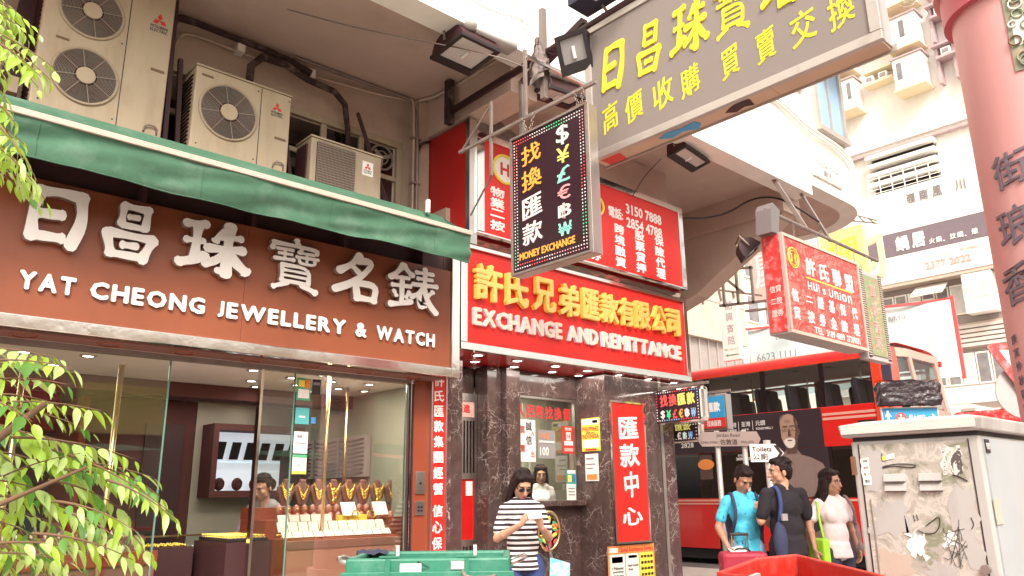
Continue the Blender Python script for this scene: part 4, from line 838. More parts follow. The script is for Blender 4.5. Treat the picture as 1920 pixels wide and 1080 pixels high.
tag(obj('lamp_gear_box', MB().box(3.80, 4.25, 4.58, 4.72, 5.33, 5.40).ell((3.72, 4.62, 5.38), (.08, .07, .06)), 'window_bright', smooth=True), 'pale blistered control box above the large soffit flood lamp', 'box')
floodlight('square flood lamp hanging under the pipe arm with its grey glass facing the street', (4.24, 3.87, 4.96), R(-75), R(-68), .29, .33, 'grey_panel')
floodlight('dark flood lamp lying flat under the soffit behind the pipe arm', (4.97, 4.80, 5.22), R(-8), R(4), .5, .30, 'window_bright')
floodlight('dark rounded flood lamp under the soffit above the telephone sign', (7.3, 4.9, 5.28), R(8), R(-14), .62, .26, 'window_bright')
floodlight('flood lamp hanging beside the left end of the red loan sign', (8.22, 4.75, 4.26), R(40), R(-40), .30, .26, 'window_bright')
t = thing('blue_box_sign', 'dark underside of a box sign cut off by the top edge above the pipe', 'sign', (4.3, 3.5, 5.4))
obj('casing', MB().box(4.10, 4.34, 3.2, 3.80, 5.30, 5.9), 'denim_dark', t); obj('lens', MB().box(4.15, 4.22, 3.4, 3.6, 5.294, 5.299), 'window_bright', t)
obj('stay', MB().bar((4.3, 3.55, 5.2), (4.3, 3.6, 5.3), .02), 'dull_steel', t)

# ================================================================ MONEY EXCHANGE LED SIGN
t = thing('led_exchange_sign', 'black hanging LED sign of currency symbols reading money exchange with beaded border', 'sign', (3.97, 3.9, 3.05))
obj('casing', MB().box(3.91, 4.01, 3.46, 4.30, 3.06, 4.22), 'steel', t, bevel=.004)
obj('face', MB().box(3.900, 3.909, 3.48, 4.28, 3.08, 4.20), 'led_face', t)
for a, b, c, d in ((3.46, 4.30, 3.06, 3.078), (3.46, 4.30, 4.202, 4.22), (3.46, 3.478, 3.08, 4.20), (4.282, 4.30, 3.08, 4.20)): obj('frame', MB().box(3.889, 3.908, a, b, c, d), 'dull_steel', t)
bead_border(4.28, 3.48, 3.08, 4.20, 3.897, .026, .0062, ['led_red', 'led_white', 'led_green', 'led_white', 'led_pink', 'led_white'], t, 2, .025, .028)
for c, z0, z1, m in (('找', 3.93, 4.10, 'led_orange'), ('換', 3.71, 3.89, 'led_orange'), ('匯', 3.48, 3.67, 'led_white'), ('款', 3.27, 3.45, 'led_white')):
    stext('character', c, 4.17, 3.95, z0, z1, 3.9, m, t, d=.006, off=.012, shear=.12)
for c, z0, z1, m in (('$', 3.97, 4.13, 'led_pale'), ('¥', 3.82, 3.95, 'led_yellow'), ('£', 3.67, 3.79, 'led_teal'), ('€', 3.53, 3.64, 'led_pink'), ('฿', 3.38, 3.50, 'led_white'), ('₩', 3.25, 3.35, 'led_teal')):
    stext('character', c, 3.78, 3.65, z0, z1, 3.9, m, t, d=.006, off=.010)
stext('lettering', 'MONEY EXCHANGE', 4.21, 3.62, 3.165, 3.225, 3.9, 'led_orange', t, d=.004, off=.03)
tb = thing('sign_bracket', 'rusty square-tube bracket hanging the LED sign from the soffit', 'bracket', (4, 4.3, 4.4))
obj('arm', MB().bar((4.0, 5.1, 4.42), (4.0, 3.45, 4.42), .026), 'dull_steel', tb)
obj('upright', MB().bar((4.0, 4.22, 4.43), (4.0, 4.22, 5.05), .026), 'dull_steel', tb); obj('upright', MB().bar((4.0, 4.66, 4.05), (4.0, 4.66, 4.75), .022), 'dull_steel', tb)
obj('upright', MB().bar((4.5, 4.80, 4.45), (4.5, 4.80, 5.2), .04), 'dull_steel', tb)
obj('cross_arm', MB().bar((4.0, 4.2, 4.98), (5.2, 4.2, 4.98), .022), 'steel', tb)
obj('brace', MB().bar((4.0, 4.66, 4.72), (4.0, 5.05, 4.44), .014), 'dull_steel', tb); obj('brace', MB().bar((4.0, 4.66, 4.05), (4.05, 5.0, 3.80), .012), 'dull_steel', tb)
def chain(p, q, name='chain', parent=None, label=None, r=.012, group=None):
    p, q = Vector(p), Vector(q); n = max(3, int((q-p).length/.03)); m = MB()
    for k in range(n):
        c = p.lerp(q, (k+.5)/n); m.torus(c, r, .0035, (1, 0, 0) if k % 2 else (0, 1, 0), n=8, m=4, e=1)
    o = obj(name, m, 'dull_steel', parent)
    if label: tag(o, label, 'chain', group)
chain((3.98, 4.24, 4.42), (3.98, 4.17, 4.22), parent=tb); chain((3.98, 4.10, 4.42), (3.98, 4.17, 4.22), parent=tb); chain((3.98, 3.56, 4.42), (3.98, 3.60, 4.22), parent=tb); chain((3.98, 3.66, 4.42), (3.98, 3.60, 4.22), parent=tb)

# ================================================================ HANGING RED LOAN SIGN OVER THE SIDE STREET
YH = 4.2
t = thing('loan_sign', 'hanging swirly red loan company sign with white characters at the street corner', 'sign', (9, 4.3, 3.2))
obj('casing', MB().box(7.99, 9.93, YH+.012, YH+.26, 3.14, 4.32), 'sign_back', t)
obj('face', MB().box(8.03, 9.89, YH, YH+.011, 3.18, 4.28), 'swirl_red', t)
obj('end_panel', MB().box(7.98, 7.989, YH+.03, YH+.24, 3.16, 4.30), 'road_red', t)
for a, b, c, d in ((7.99, 9.93, 3.14, 3.178), (7.99, 9.93, 4.282, 4.32), (7.99, 8.028, 3.18, 4.28), (9.892, 9.93, 3.18, 4.28)): obj('frame', MB().box(a, b, YH-.012, YH+.011, c, d), 'strip_cream', t)
for i, c in enumerate('許氏聯盟'): ftext('character', c, 8.50+i*.33, 8.73+i*.33, 3.90-.008*i, 4.12-.008*i, YH, 'white_print', t, d=.006, off=.02)
obj('rule', MB().box(8.48, 9.66, YH-.005, YH-.001, 3.855, 3.87), 'yellow_print', t)
obj('logo', MB().torus((8.22, YH-.003, 4.05), .12, .009, n=32).torus((8.22, YH-.003, 4.05), .09, .005, n=32), 'yellow_print', t)
for q in ((8.18, 4.05), (8.26, 4.05)): obj('logo_bar', MB().box(q[0]-.01, q[0]+.01, YH-.005, YH-.001, q[1]-.05, q[1]+.05), 'yellow_print', t)
letters("Hui'sUnion"[:3], 8.50, 8.78, 3.72, 3.82, YH, 'white_print', t, d=.004, off=.015, gap=.3); letters('s', 8.86, 8.93, 3.72, 3.79, YH, 'white_print', t, d=.004); letters('Union', 9.02, 9.62, 3.71, 3.81, YH, 'white_print', t, d=.004, off=.015, gap=.3)
for (a, b), xc in zip(('信貸', '二按', '證券', '基金', '保險', '代理'), (8.17, 8.50, 8.77, 9.05, 9.34, 9.66)):
    for c, z0 in ((a, 3.52), (b, 3.31)): ftext('character', c, xc-.075, xc+.075, z0+(.04 if c == '二' else 0), z0+(.11 if c == '二' else .15), YH, 'white_print', t, d=.004, off=.022)
ftext('lettering', 'TEL', 8.55, 8.76, 3.20, 3.28, YH, 'white_print', t); ftext('lettering', '3189 4899', 8.84, 9.30, 3.20, 3.28, YH, 'white_print', t); ftext('lettering', '27309031', 9.36, 9.72, 3.20, 3.28, YH, 'white_print', t)
stext('lettering', '信貸', YH+.20, YH+.06, 3.62, 3.70, 7.98, 'white_print', t); stext('lettering', '二按', YH+.20, YH+.06, 3.48, 3.56, 7.98, 'white_print', t); stext('lettering', '證券', YH+.20, YH+.06, 3.34, 3.42, 7.98, 'white_print', t)
t = thing('vertical_led_sign', 'tall picture LED sign with striped border right of the red loan sign', 'sign', (10.3, 4.3, 3))
obj('casing', MB().box(9.96, 10.66, YH+.02, YH+.14, 3.06, 4.26), 'sign_back', t); obj('picture', MB().box(10.08, 10.54, YH+.008, YH+.019, 3.12, 4.2), 'led_picture', t)
b1 = MB(); b2 = MB()
for k in range(38): z = 3.09+k*.031; b1.box(9.98, 10.06, YH+.006, YH+.019, z, z+.016); b1.box(10.56, 10.64, YH+.006, YH+.019, z, z+.016); b2.box(9.98, 10.06, YH+.006, YH+.019, z+.0165, z+.0305); b2.box(10.56, 10.64, YH+.006, YH+.019, z+.0165, z+.0305)
obj('border_bars', b1, 'black', t, kind='stuff'); obj('border_bars', b2, 'strip_cream', t, kind='stuff')
for c, z0 in zip('富豪酒家', (3.92, 3.66, 3.42, 3.22)): ftext('character', c, 10.22, 10.38, z0, z0+.17, YH+.006, 'pink_print', t, d=.006, off=.01, shear=.1)
tb = thing('sign_gantry', 'steel arm with drop rods carrying the red loan sign and the picture sign', 'bracket', (9.3, 4.3, 4.6))
obj('arm', MB().cyl((7.9, 4.32, 4.60), (10.9, 4.32, 4.56), .022, n=8), 'dull_steel', tb)
obj('rod', MB().bar((8.87, 4.32, 4.58), (8.87, 4.75, 5.52), .05), 'dull_steel', tb); obj('rod', MB().bar((9.5, 4.32, 4.56), (9.6, 4.75, 5.5), .035), 'dull_steel', tb)
obj('plate', MB().box(9.45, 9.72, 4.66, 4.80, 5.46, 5.50), 'dull_steel', tb)
for x_ in (8.5, 9.1, 9.6, 10.1, 10.5): chain((x_, 4.3, 4.56), (x_, 4.3, 4.30), parent=tb)
tag(obj('steel_hood', MB().prism([(7.86, 4.30), (8.02, 4.32), (8.10, 4.62), (7.95, 4.68), (7.90, 4.60)], (0, YH+.04, 0), X, Z, Y*.2), 'hood_grey'), 'folded grey steel hood on the left corner of the red loan sign', 'hood')

# ================================================================ JEWELLERY SHOP INTERIOR AND GLASS FRONT
t = thing('jewellery_shop', 'open glass shop front and lit room of the jewellery shop', 'shop', (2, 7, 0))
obj('floor', MB().box(-4, 4.39, 5.8, 10.5, .001, .06), 'shop_floor', t)
obj('ceiling', MB().box(-4, 4.39, 5.86, 10.49, 2.47, 2.515), 'white_render', t)
obj('ceiling_beam', MB().box(-4, 4.39, 7.4, 7.7, 2.34, 2.468), 'velvet_dark', t); obj('ceiling_beam', MB().box(1.9, 2.1, 7.702, 10.4, 2.34, 2.468), 'velvet_dark', t)
obj('door_head', MB().box(-4, 4.02, 5.80, 5.86, 2.40, 2.436), 'dull_steel', t)
obj('vent', MB().box(2.30, 3.1, 7.9, 8.15, 2.455, 2.469), 'grey_panel', t)
v = MB()
for k in range(9): v.box(2.32, 3.08, 7.92+k*.025, 7.93+k*.025, 2.448, 2.454)
obj('vent_slats', v, 'black', t)
obj('side_panel', MB().box(4.045, 4.22, 5.79, 5.84, 0, 2.437), 'brown_panel', t); obj('side_panel', MB().box(4.045, 4.39, 5.845, 5.9, 0, 2.46), 'brown_panel', t)
for k in range(3): obj('frame_post', MB().box(3.985+k*.02, 3.997+k*.02, 5.79-.004*k, 5.85, .0, 2.40), 'chrome' if k == 1 else 'maroon_black', t)
obj('intercom', MB().box(4.07, 4.17, 5.775, 5.79, 1.44, 1.63), 'steel', t, bevel=.003); obj('intercom', MB().box(4.07, 4.17, 5.775, 5.79, 1.26, 1.38), 'steel', t, bevel=.003)
obj('speaker_dot', MB().cyl((4.12, 5.770, 1.53), (4.12, 5.775, 1.53), .012, n=12), 'black', t)
for k in range(4): obj('key', MB().box(4.095+.03*(k % 2), 4.115+.03*(k % 2), 5.771, 5.775, 1.29+.03*(k//2), 1.305+.03*(k//2)), 'black', t)
obj('rear_panelling', MB().box(-4, 3.22, 8.8, 8.9, .06, 2.46), 'velvet_dark', t); obj('side_lining', MB().box(4.372, 4.388, 5.91, 8.79, .06, 2.46), 'booth_green', t); obj('door_leaf', MB().box(2.7, 3.1, 8.77, 8.799, .06, 2.2), 'maroon_black', t)  # side lining coloured grey-green to stand in for the reflection in the glass
obj('rear_panelling', MB().box(3.23, 4.371, 8.8, 8.9, .06, 2.46), 'rear_cream', t)
obj('inner_partition', MB().box(1.86, 1.92, 7.9, 8.79, .06, 2.34), 'brown_panel', t)
# glass panels: fixed left, sliding door post, right window
def pane(x0, x1, z0, z1, label, y=5.82, edge=True):
    o = thing('glass_screen', label, 'glass screen', ((x0+x1)/2, y, z0))
    obj('pane', MB().box(x0, x1, y-.005, y+.005, z0, z1), 'shop_glass', o)
    if edge: obj('edge', MB().box(x1+.0005, x1+.012, y-.006, y+.006, z0, z1), 'glass_edge', o)
    return o
pane(-1.2, 1.905, .06, 2.40, 'wide glass panel of the jewellery shop behind the tree branch')
pane(2.63, 2.895, .06, 2.40, 'narrow glass panel covered in payment stickers beside the shop doorway', y=5.835)
pane(2.91, 3.98, .06, 2.40, 'large clear window pane in front of the gold necklace display')
for x_, l in ((1.02, 'left'), (1.62, 'right')):
    tag(obj('brass_pole', MB().cyl((x_, 5.95, .1), (x_, 5.95, 2.35), .02, n=10), 'brass', smooth=True), f'slim upright brass pole behind the wide glass panel, {l} of the pair', 'pole')
tag(obj('chrome_post', MB().box(2.60, 2.622, 5.80, 5.86, .06, 2.40), 'chrome'), 'bright chrome door post at the right of the shop opening', 'post')
tag(obj('brass_pole', MB().cyl((3.30, 6.0, 1.1), (3.30, 6.0, 2.46), .016, n=10), 'brass', smooth=True), 'upright brass pole above the left side of the necklace window', 'pole')
tag(obj('brass_pole', MB().cyl((3.92, 6.75, 1.1), (3.92, 6.75, 2.46), .014, n=10), 'brass', smooth=True), 'thin upright brass pole over the right side of the necklace window', 'pole')
for i, (lb, z0, z1, base, rows) in enumerate((('green and gold payment sticker at the top of the narrow glass panel', 2.18, 2.36, 'green_print', [('#', .1, .9, .1, .5, 'card'), ('#', .1, .6, .6, .9, 'yellow_print'), ('#', .55, .95, .55, .95, 'orange_print')]), ('teal payment sticker second down the narrow glass panel', 1.99, 2.12, 'teal_print', [('#', .25, .7, .4, .5, 'card')]),
        ('white payment sticker with a grey flash on the narrow glass panel', 1.76, 1.93, 'card', [('銀聯卡', .2, .8, .7, .85, 'grey_print'), ('#', .1, .9, .45, .5, 'grey_print')]), ('white sticker with a green tick at the bottom of the stickered glass', 1.60, 1.75, 'card', [('✓', .35, .65, .35, .7, 'green_print'), ('#', 0, 1, .0, .15, 'yellow_print'), ('#', 0, 1, .85, 1, 'green_print')]))):
    poster(lb, 'f', 2.91, 3.03, z0, z1, 5.812, base, 'sticker', rows, th=.002)
poster('small dark sticker beside the green payment sticker', 'f', 3.045, 3.12, 2.24, 2.36, 5.812, 'black_print', 'sticker', [('#', .1, .9, .6, .8, 'grey_print')], th=.002)
poster('small blue card sticker beside the teal payment sticker', 'f', 3.05, 3.09, 2.0, 2.05, 5.812, 'blue_print', 'sticker', th=.002)
# ceiling lamps
ROOM = 'round ceiling downlight in the jewellery shop, {}'
sp = [(3.05, 6.1), (3.35, 6.2), (3.75, 6.15), (3.2, 6.5), (3.6, 6.5), (3.98, 6.45), (3.0, 6.9), (3.45, 6.9), (3.9, 6.9), (3.2, 7.25), (3.75, 7.25), (4.2, 6.9), (2.75, 6.3), (2.5, 8.3), (2.9, 8.5), (3.3, 8.4), (3.7, 8.6), (2.4, 9.1), (2.9, 9.3), (1.5, 6.4), (1.1, 6.5), (.7, 6.3), (1.4, 7.0), (.9, 7.1)]
where = ['nearest the stickered glass', 'front row over the necklace window', 'front right over the necklace window', 'second row left', 'second row middle', 'second row right', 'third row left', 'third row middle', 'third row right', 'rear row left', 'rear row right', 'by the right wall', 'over the doorway', 'back room by the vent', 'back room centre', 'back room right of centre', 'back room far right', 'back room rear left', 'back room rear right', 'behind the wide panel, rightmost', 'behind the wide panel, second from the right', 'behind the wide panel, third from the right', 'behind the wide panel, farther right', 'behind the wide panel, farther left']
for (x_, y_), l in zip(sp, where): dlamp(x_, y_, 2.469, grp='ceiling downlights in the jewellery shop', label=ROOM.format(l), r=.05)
area(3.55, 6.3, 2.45, .8, .7, 16); area(3.2, 8.0, 2.45, 1.4, .8, 5); area(1.0, 6.8, 2.45, 1.6, .8, 5)
# lit wall showcase in the back
t2 = thing('wall_showcase', 'lit wall showcase framed in dark wood with necklaces at the back of the shop', 'cabinet', (3.8, 8.6, 1.4))
obj('back_board', MB().box(3.36, 4.36, 8.74, 8.76, 1.50, 2.14), 'case_glow', t2)
for a, b, c, d in ((3.30, 4.365, 1.43, 1.50), (3.30, 4.365, 2.14, 2.21), (3.30, 3.36, 1.5, 2.14)): obj('frame', MB().box(a, b, 8.45, 8.78, c, d), 'velvet_dark', t2)
obj('shelf', MB().box(3.36, 4.36, 8.5, 8.74, 1.80, 1.815), 'case_glass', t2)
for k in range(6): obj('display_board', MB().obox((3.45+k*.17, 8.62, 1.93), (.05, 0, 0), (0, .04, -.09), (0, .006, .004)), 'black', t2)
for k in range(5): obj('display_stand', MB().ell((3.46+k*.2, 8.6, 1.57), (.06, .05, .07)).torus((3.46+k*.2, 8.55, 1.58), .035, .006, (0, 1, .3), n=12, m=4), 'velvet_dark', t2, smooth=True)
t2 = thing('pearl_board', 'slanted boards of strung beads on the right wall of the shop', 'display', (4.3, 8, 1.6))
for k in range(3):
    y0 = 7.0+k*.55; obj('board', MB().box(4.30, 4.36, y0, y0+.5, 1.62, 2.04), 'grey_wall', t2)
    s = MB()
    for r_ in range(9): s.tube([(4.29, y0+.02, 2.0-r_*.042), (4.28, y0+.25, 1.985-r_*.042), (4.29, y0+.48, 2.0-r_*.042)], .006, n=4)
    obj('bead_strings', s, 'silver', t2, kind='stuff')
for k in range(3):
    o = thing('security_camera', ['domed', 'bullet', 'second domed'][k]+' white security camera on the shop ceiling near the showcase', 'camera', (2.9+k*.35, 8.0, 2.42)); obj('housing', MB().ell((2.9+k*.35, 8.0, 2.44), (.05, .05, .04)), 'white_render', o, smooth=True); obj('lens', MB().ell((2.9+k*.35, 7.96, 2.42), (.02, .02, .02)), 'black_gloss', o, smooth=True)
t2 = thing('framed_price_list', 'framed dark price board leaning on the rear showcase side', 'board', (4.1, 8.3, 1.5))
obj('frame', MB().box(4.2, 4.37, 8.2, 8.7, 1.45, 1.95), 'maroon_black', t2)
# counters in the middle
t2 = thing('glass_counter', 'low glass counter with black ring trays in the middle of the shop', 'counter', (2.4, 7.6, 0))
obj('base', MB().box(1.95, 3.9, 7.3, 7.9, .06, .95), 'maroon_black', t2); obj('glass_top', MB().box(1.95, 3.9, 7.28, 7.92, .955, 1.10), 'case_glass', t2); obj('rail', MB().box(1.93, 3.92, 7.26, 7.30, 1.102, 1.115), 'brass', t2)
g = MB(); random.seed(5)
for k in range(260): g.ell((2.0+random.random()*1.85, 7.32+random.random()*.54, .985), (.012, .012, .012), n=5, m=3)
obj('rings', g, 'silver', t2, kind='stuff')
for k in range(4):
    s = thing('stool', 'dark round shop stool before the middle counter, {} from the left'.format(OR_[k]), 'stool', (2.1+k*.5, 7.0, .06), group='stools before the middle counter')
    obj('seat', MB().cyl((2.1+k*.5, 7.0, .62), (2.1+k*.5, 7.0, .70), .17, n=20), 'black_gloss', s, smooth='auto'); obj('stem', MB().cyl((2.1+k*.5, 7.0, .07), (2.1+k*.5, 7.0, .619), .025), 'chrome', s); obj('foot', MB().cyl((2.1+k*.5, 7.0, .062), (2.1+k*.5, 7.0, .075), .18, n=20), 'chrome', s)
# right-hand window display
t2 = thing('window_plinth', 'stepped maroon plinth of the necklace window', 'plinth', (3.5, 6.3, 0))
obj('front_board', MB().box(2.93, 3.97, 5.86, 5.9, .06, 1.09), 'board_pink', t2); obj('step', MB().box(2.93, 4.03, 5.905, 6.25, .06, 1.10), 'brown_panel', t2)
obj('step', MB().box(2.93, 4.3, 6.252, 6.75, .06, 1.24), 'brown_panel', t2); obj('step', MB().box(2.93, 4.3, 6.50, 6.76, 1.242, 1.34), 'brown_panel', t2)
obj('rail', MB().box(2.93, 3.97, 5.85, 5.858, 1.03, 1.09), 'velvet', t2)
b_ = MB(); random.seed(8)
for k in range(150): b_.ell((2.96+k*.0067, 6.03+random.uniform(-.008, .008), 1.115), (.004, .004, .004), n=5, m=3)
for k in range(120): b_.ell((2.98+k*.0085, 6.155+random.uniform(-.01, .01), 1.115+.012), (.005, .005, .005), n=5, m=3)
obj('loose_stones', b_, 'gold', t2, kind='stuff')
W = 'white price card in the {} row of the necklace window, {} from the left'
def pcard(x, y, z, ang, lab, w_=.085, h_=.06):
    o = obj('price_card', MB().obox((x, y, z), (w_/2, 0, 0), (0, h_/2*sin(ang), h_/2*cos(ang)), (0, .002, 0)), 'price_card'); tag(o, lab, 'card', 'white price cards in the necklace window')
for k in range(11): pcard(2.98+k*.092, 5.97, 1.135, .8, W.format('front', OR_[k]))
for k in range(11): pcard(3.0+k*.092, 6.10, 1.19, .5, W.format('middle', OR_[k]), .085, .085)
for k in range(5): pcard(3.05+k*.10, 6.2, 1.255, .4, W.format('upper', OR_[k]), .09, .06)
for k in range(3): tag(obj('gold_tray', MB().box(3.56+k*.10, 3.64+k*.10, 6.18, 6.23, 1.15, 1.27), 'yellow_print'), 'small yellow gold bar tray among the price cards, '+['left', 'middle', 'right'][k]+' of three', 'tray', 'yellow trays among the price cards')
for k in range(2): 
    o = thing('open_box', ['left', 'right'][k]+' open white jewel box holding a bracelet among the price cards', 'box', (3.75, 6.12, 1.15), group='open white jewel boxes'); o.location = (3.70+k*.16, 6.14, 1.2)
    obj('lining', MB().obox((3.70+k*.16, 6.16, 1.27), (.07, 0, 0), (0, .03, .055), (0, .004, -.002)), 'card', o, keep=False); LOC[o.name] = Vector(o.location)
    obj('bracelet', MB().torus((3.70+k*.16, 6.14, 1.275), .035, .006, (0, 1, -.5), n=18, m=5), 'gold', o)
# necklace busts, every one of them a thing
def bust(x, y, z, s, label, grp, style=0, name='necklace_bust'):
    o = thing(name, label, 'display bust', (x, y, z), 0, grp)
    hs_ = [(.026, .205), (.024, .178), (.040, .166), (.066, .150), (.070, .118), (.050, .060), (.030, .004)]
    pl_ = [(a*s, b_*s) for a, b_ in hs_]+[(-a*s, b_*s) for a, b_ in hs_[::-1]]
    obj('bust_form', MB().prism(pl_, (x, y-.012, z), X, Z, Y*.045), 'velvet', o, bevel=.012*s)
    n = [(2, .05, .006), (3, .055, .008), (3, .05, .011), (3, .05, .009)][style % 4]
    for k in range(n[0]):
        dp = (.115-.026*k)*s; pts = [(x+.046*s*(-1+2*i/14), y-.020*s, z+.165*s-dp*(1-abs(-1+2*i/14)**1.5)) for i in range(15)]
        m = MB()
        for i, p in enumerate(pts): m.ell(p, (n[2]*s*(1.3 if abs(i-7) < 4 else .9),)*3, n=6, m=4)
        obj('necklace', m, 'gold', o, smooth=True)
    if style % 4 == 2: obj('pendant', MB().ell((x, y-.024*s, z+.035*s), (.03*s, .01*s, .026*s)).ell((x, y-.024*s, z+.085*s), (.034*s, .01*s, .02*s)).ell((x, y-.024*s, z+.125*s), (.022*s, .008*s, .014*s)), 'gold', o, smooth=True)
    return o
desc = ['fan-shaped gold necklace', 'plain double gold chain', 'broad layered gold collar', 'long looped gold chain', 'slim gold strand', 'heavy beaded gold rope', 'round gold pendant collar', 'pair of gold chains']
pos = ['leftmost', 'second from the left', 'third from the left', 'fourth from the left', 'fifth from the left', 'sixth from the left', 'seventh from the left', 'rightmost']
for k in range(8): bust(3.27+k*.158, 6.62, 1.345, 1.15, f'brown velvet bust with {desc[k]}, {pos[k]} in the back row', 'necklace busts in the shop window', [1, 0, 3, 2, 3, 1, 2, 0][k])
def ringbust(x, y, z, grp, lab, mt='pink_pale'):
    o = thing('pendant_stand', lab, 'display stand', (x, y, z), 0, grp)
    obj('stand', MB().ell((x, y, z+.035), (.030, .02, .042), n=10, m=6), 'board_pink', o, smooth=True); obj('pendant', MB().ell((x, y-.02, z+.035), (.009, .006, .011), n=6, m=4), 'gold', o)
for r_, (y_, z_, n_) in enumerate(((6.42, 1.24, 14), (6.30, 1.24, 14))):
    for k in range(n_): ringbust(3.12+k*.078+.03*r_, y_, z_+(.045 if r_ == 0 else -.02), 'small pendant stands in the shop window', 'small oval pendant stand in the {} row below the busts, {} from the left'.format(['upper', 'lower'][r_], OR_[k]))
# tray of gold rings by the doorway, and watches in the left window
t2 = thing('ring_tray', 'black tray of gold rings on the counter end by the doorway', 'tray', (2.85, 6.3, 1.1))
obj('counter_block', MB().box(2.55, 2.915, 6.1, 6.75, .06, 1.09), 'maroon_black', t2); obj('tray', MB().box(2.57, 2.90, 6.12, 6.72, 1.092, 1.12), 'black', t2, bevel=.005)
g = MB()
for i in range(9):
    for j in range(12): g.torus((2.60+i*.034, 6.15+j*.05, 1.128), .011, .0035, (0, 1, .4), n=8, m=4)
obj('gold_rings', g, 'gold', t2, kind='stuff')
t2 = thing('left_display_case', 'wooden display case of watches in the left shop window', 'cabinet', (1.4, 6.3, 0))
obj('case', MB().box(-.5, 2.0, 6.0, 6.55, .06, 1.06), 'velvet', t2); obj('rail', MB().box(-.5, 2.01, 5.985, 5.998, .98, 1.07), 'brown_panel', t2); obj('step', MB().box(-.5, 2.0, 6.25, 6.55, 1.062, 1.16), 'velvet', t2)
for k in range(3): obj('drawer_line', MB().box(-.5, 2.0, 5.996, 5.999, .25+k*.22, .255+k*.22), 'maroon_black', t2)
def watch(x, y, z, m, lab):
    o = thing('watch', lab, 'watch', (x, y, z), 0, 'watches on display in the left window')
    obj('cushion', MB().ell((x, y+.01, z+.02), (.022, .02, .03), n=8, m=5), 'card', o, smooth=True)
    obj('strap', MB().box(x-.008, x+.008, y-.012, y-.008, z, z+.075), m, o); obj('dial', MB().cyl((x, y-.02, z+.04), (x, y-.01, z+.04), .018, n=14), m, o)
for k in range(10): watch(1.15+k*.085, 6.12, 1.07, 'silver' if k % 3 else 'gold', 'wristwatch in the front row of the left window, {} from the left'.format(OR_[k]))
for k in range(10): watch(1.12+k*.085, 6.32, 1.162, 'gold' if k % 2 else 'silver', 'wristwatch in the back row of the left window, {} from the left'.format(OR_[k]))
t2 = thing('gold_counter', 'dark counter of gold trinkets behind the doorway', 'counter', (2.25, 6.95, 0))
obj('base', MB().box(1.62, 2.5, 6.62, 6.95, .06, 1.05), 'maroon_black', t2); g = MB()
for i in range(16):
    for j in range(5): g.ell((1.66+i*.052, 6.66+j*.06, 1.06), (.016, .016, .014), n=6, m=4)
obj('gold_trinkets', g, 'gold', t2, kind='stuff')

# ================================================================ DOUBLE-DECKER BUS
BX0, BX1, BY0, BY1 = 15.5, 18.0, 5.9, 17.9
bus = thing('double_decker_bus', 'red double-decker bus with a dark clothing advert waiting across the junction', 'bus', (16.75, 12, -.12))
def bob(name, mb, m, **k): return obj(name, mb, m, bus, **k)
# lower and upper skins, built as panels round the openings
bob('lower_panel', MB().box(BX0, BX0+.06, 10.35, BY1, .22, 1.30), 'bus_red', bevel=.01); bob('lower_panel', MB().box(BX0, BX0+.06, 6.45, 7.35, .22, 1.30), 'bus_red', bevel=.01); bob('lower_panel', MB().box(BX0, BX0+.06, 8.45, 9.25, .22, 1.30), 'bus_red', bevel=.01)
bob('lower_panel', MB().box(BX0, BX0+.06, 9.252, 10.348, 1.12, 1.30), 'bus_red'); bob('lower_panel', MB().box(BX0, BX0+.06, 7.352, 8.448, 1.12, 1.30), 'bus_red')
for yc in (9.8, 7.9):
    bob('wheel_arch', MB().box(BX0+.02, BX0+.5, yc-.56, yc+.56, .1, 1.13), 'black')
    w_ = bob('wheel', MB().cyl((BX0-.0, yc, .38), (BX0+.30, yc, .38), .49, n=36), 'tyre', smooth='auto')
    obj('rim', MB().cyl((BX0-.03, yc, .38), (BX0-.005, yc, .38), .29, .30, n=28), 'steel', w_); obj('hub', MB().cyl((BX0-.09, yc, .38), (BX0-.032, yc, .38), .11, n=18), 'bus_pale', w_)
bob('stripe', MB().box(BX0-.006, BX0-.001, 10.0, BY1, 1.235, 1.275), 'bus_pale'); bob('stripe', MB().box(BX0-.006, BX0-.001, 6.6, 8.9, 1.235, 1.275), 'bus_pale')
bob('stripe', MB().box(BX0-.006, BX0-.001, 10.0, BY1, 1.17, 1.20), 'bus_pale')
bob('middle_panel', MB().box(BX0, BX0+.06, 6.45, BY1, 2.30, 3.10), 'bus_red', bevel=.01)
for z_ in (2.92, 2.83): bob('stripe', MB().box(BX0-.006, BX0-.001, 6.47, 7.66, z_, z_+.05), 'bus_pale')
bob('floor', MB().box(BX0+.07, BX1-.07, 6.1, BY1-.1, 2.36, 2.42), 'bus_inner'); bob('floor', MB().box(BX0+.07, BX1-.07, 6.1, BY1-.1, .30, .36), 'black')
bob('far_panel', MB().box(BX1-.06, BX1, 6.1, BY1, .22, 1.30).box(BX1-.06, BX1, 6.1, BY1, 2.3, 3.1).box(BX1-.06, BX1, 6.1, BY1, 3.98, 4.1), 'bus_red')
bob('rear_panel', MB().box(BX0+.07, BX1-.07, BY1-.06, BY1, .22, 4.1), 'bus_red')
bob('underbody', MB().box(BX0+.1, BX1-.1, 6.2, BY1-.2, .0, .29), 'black')
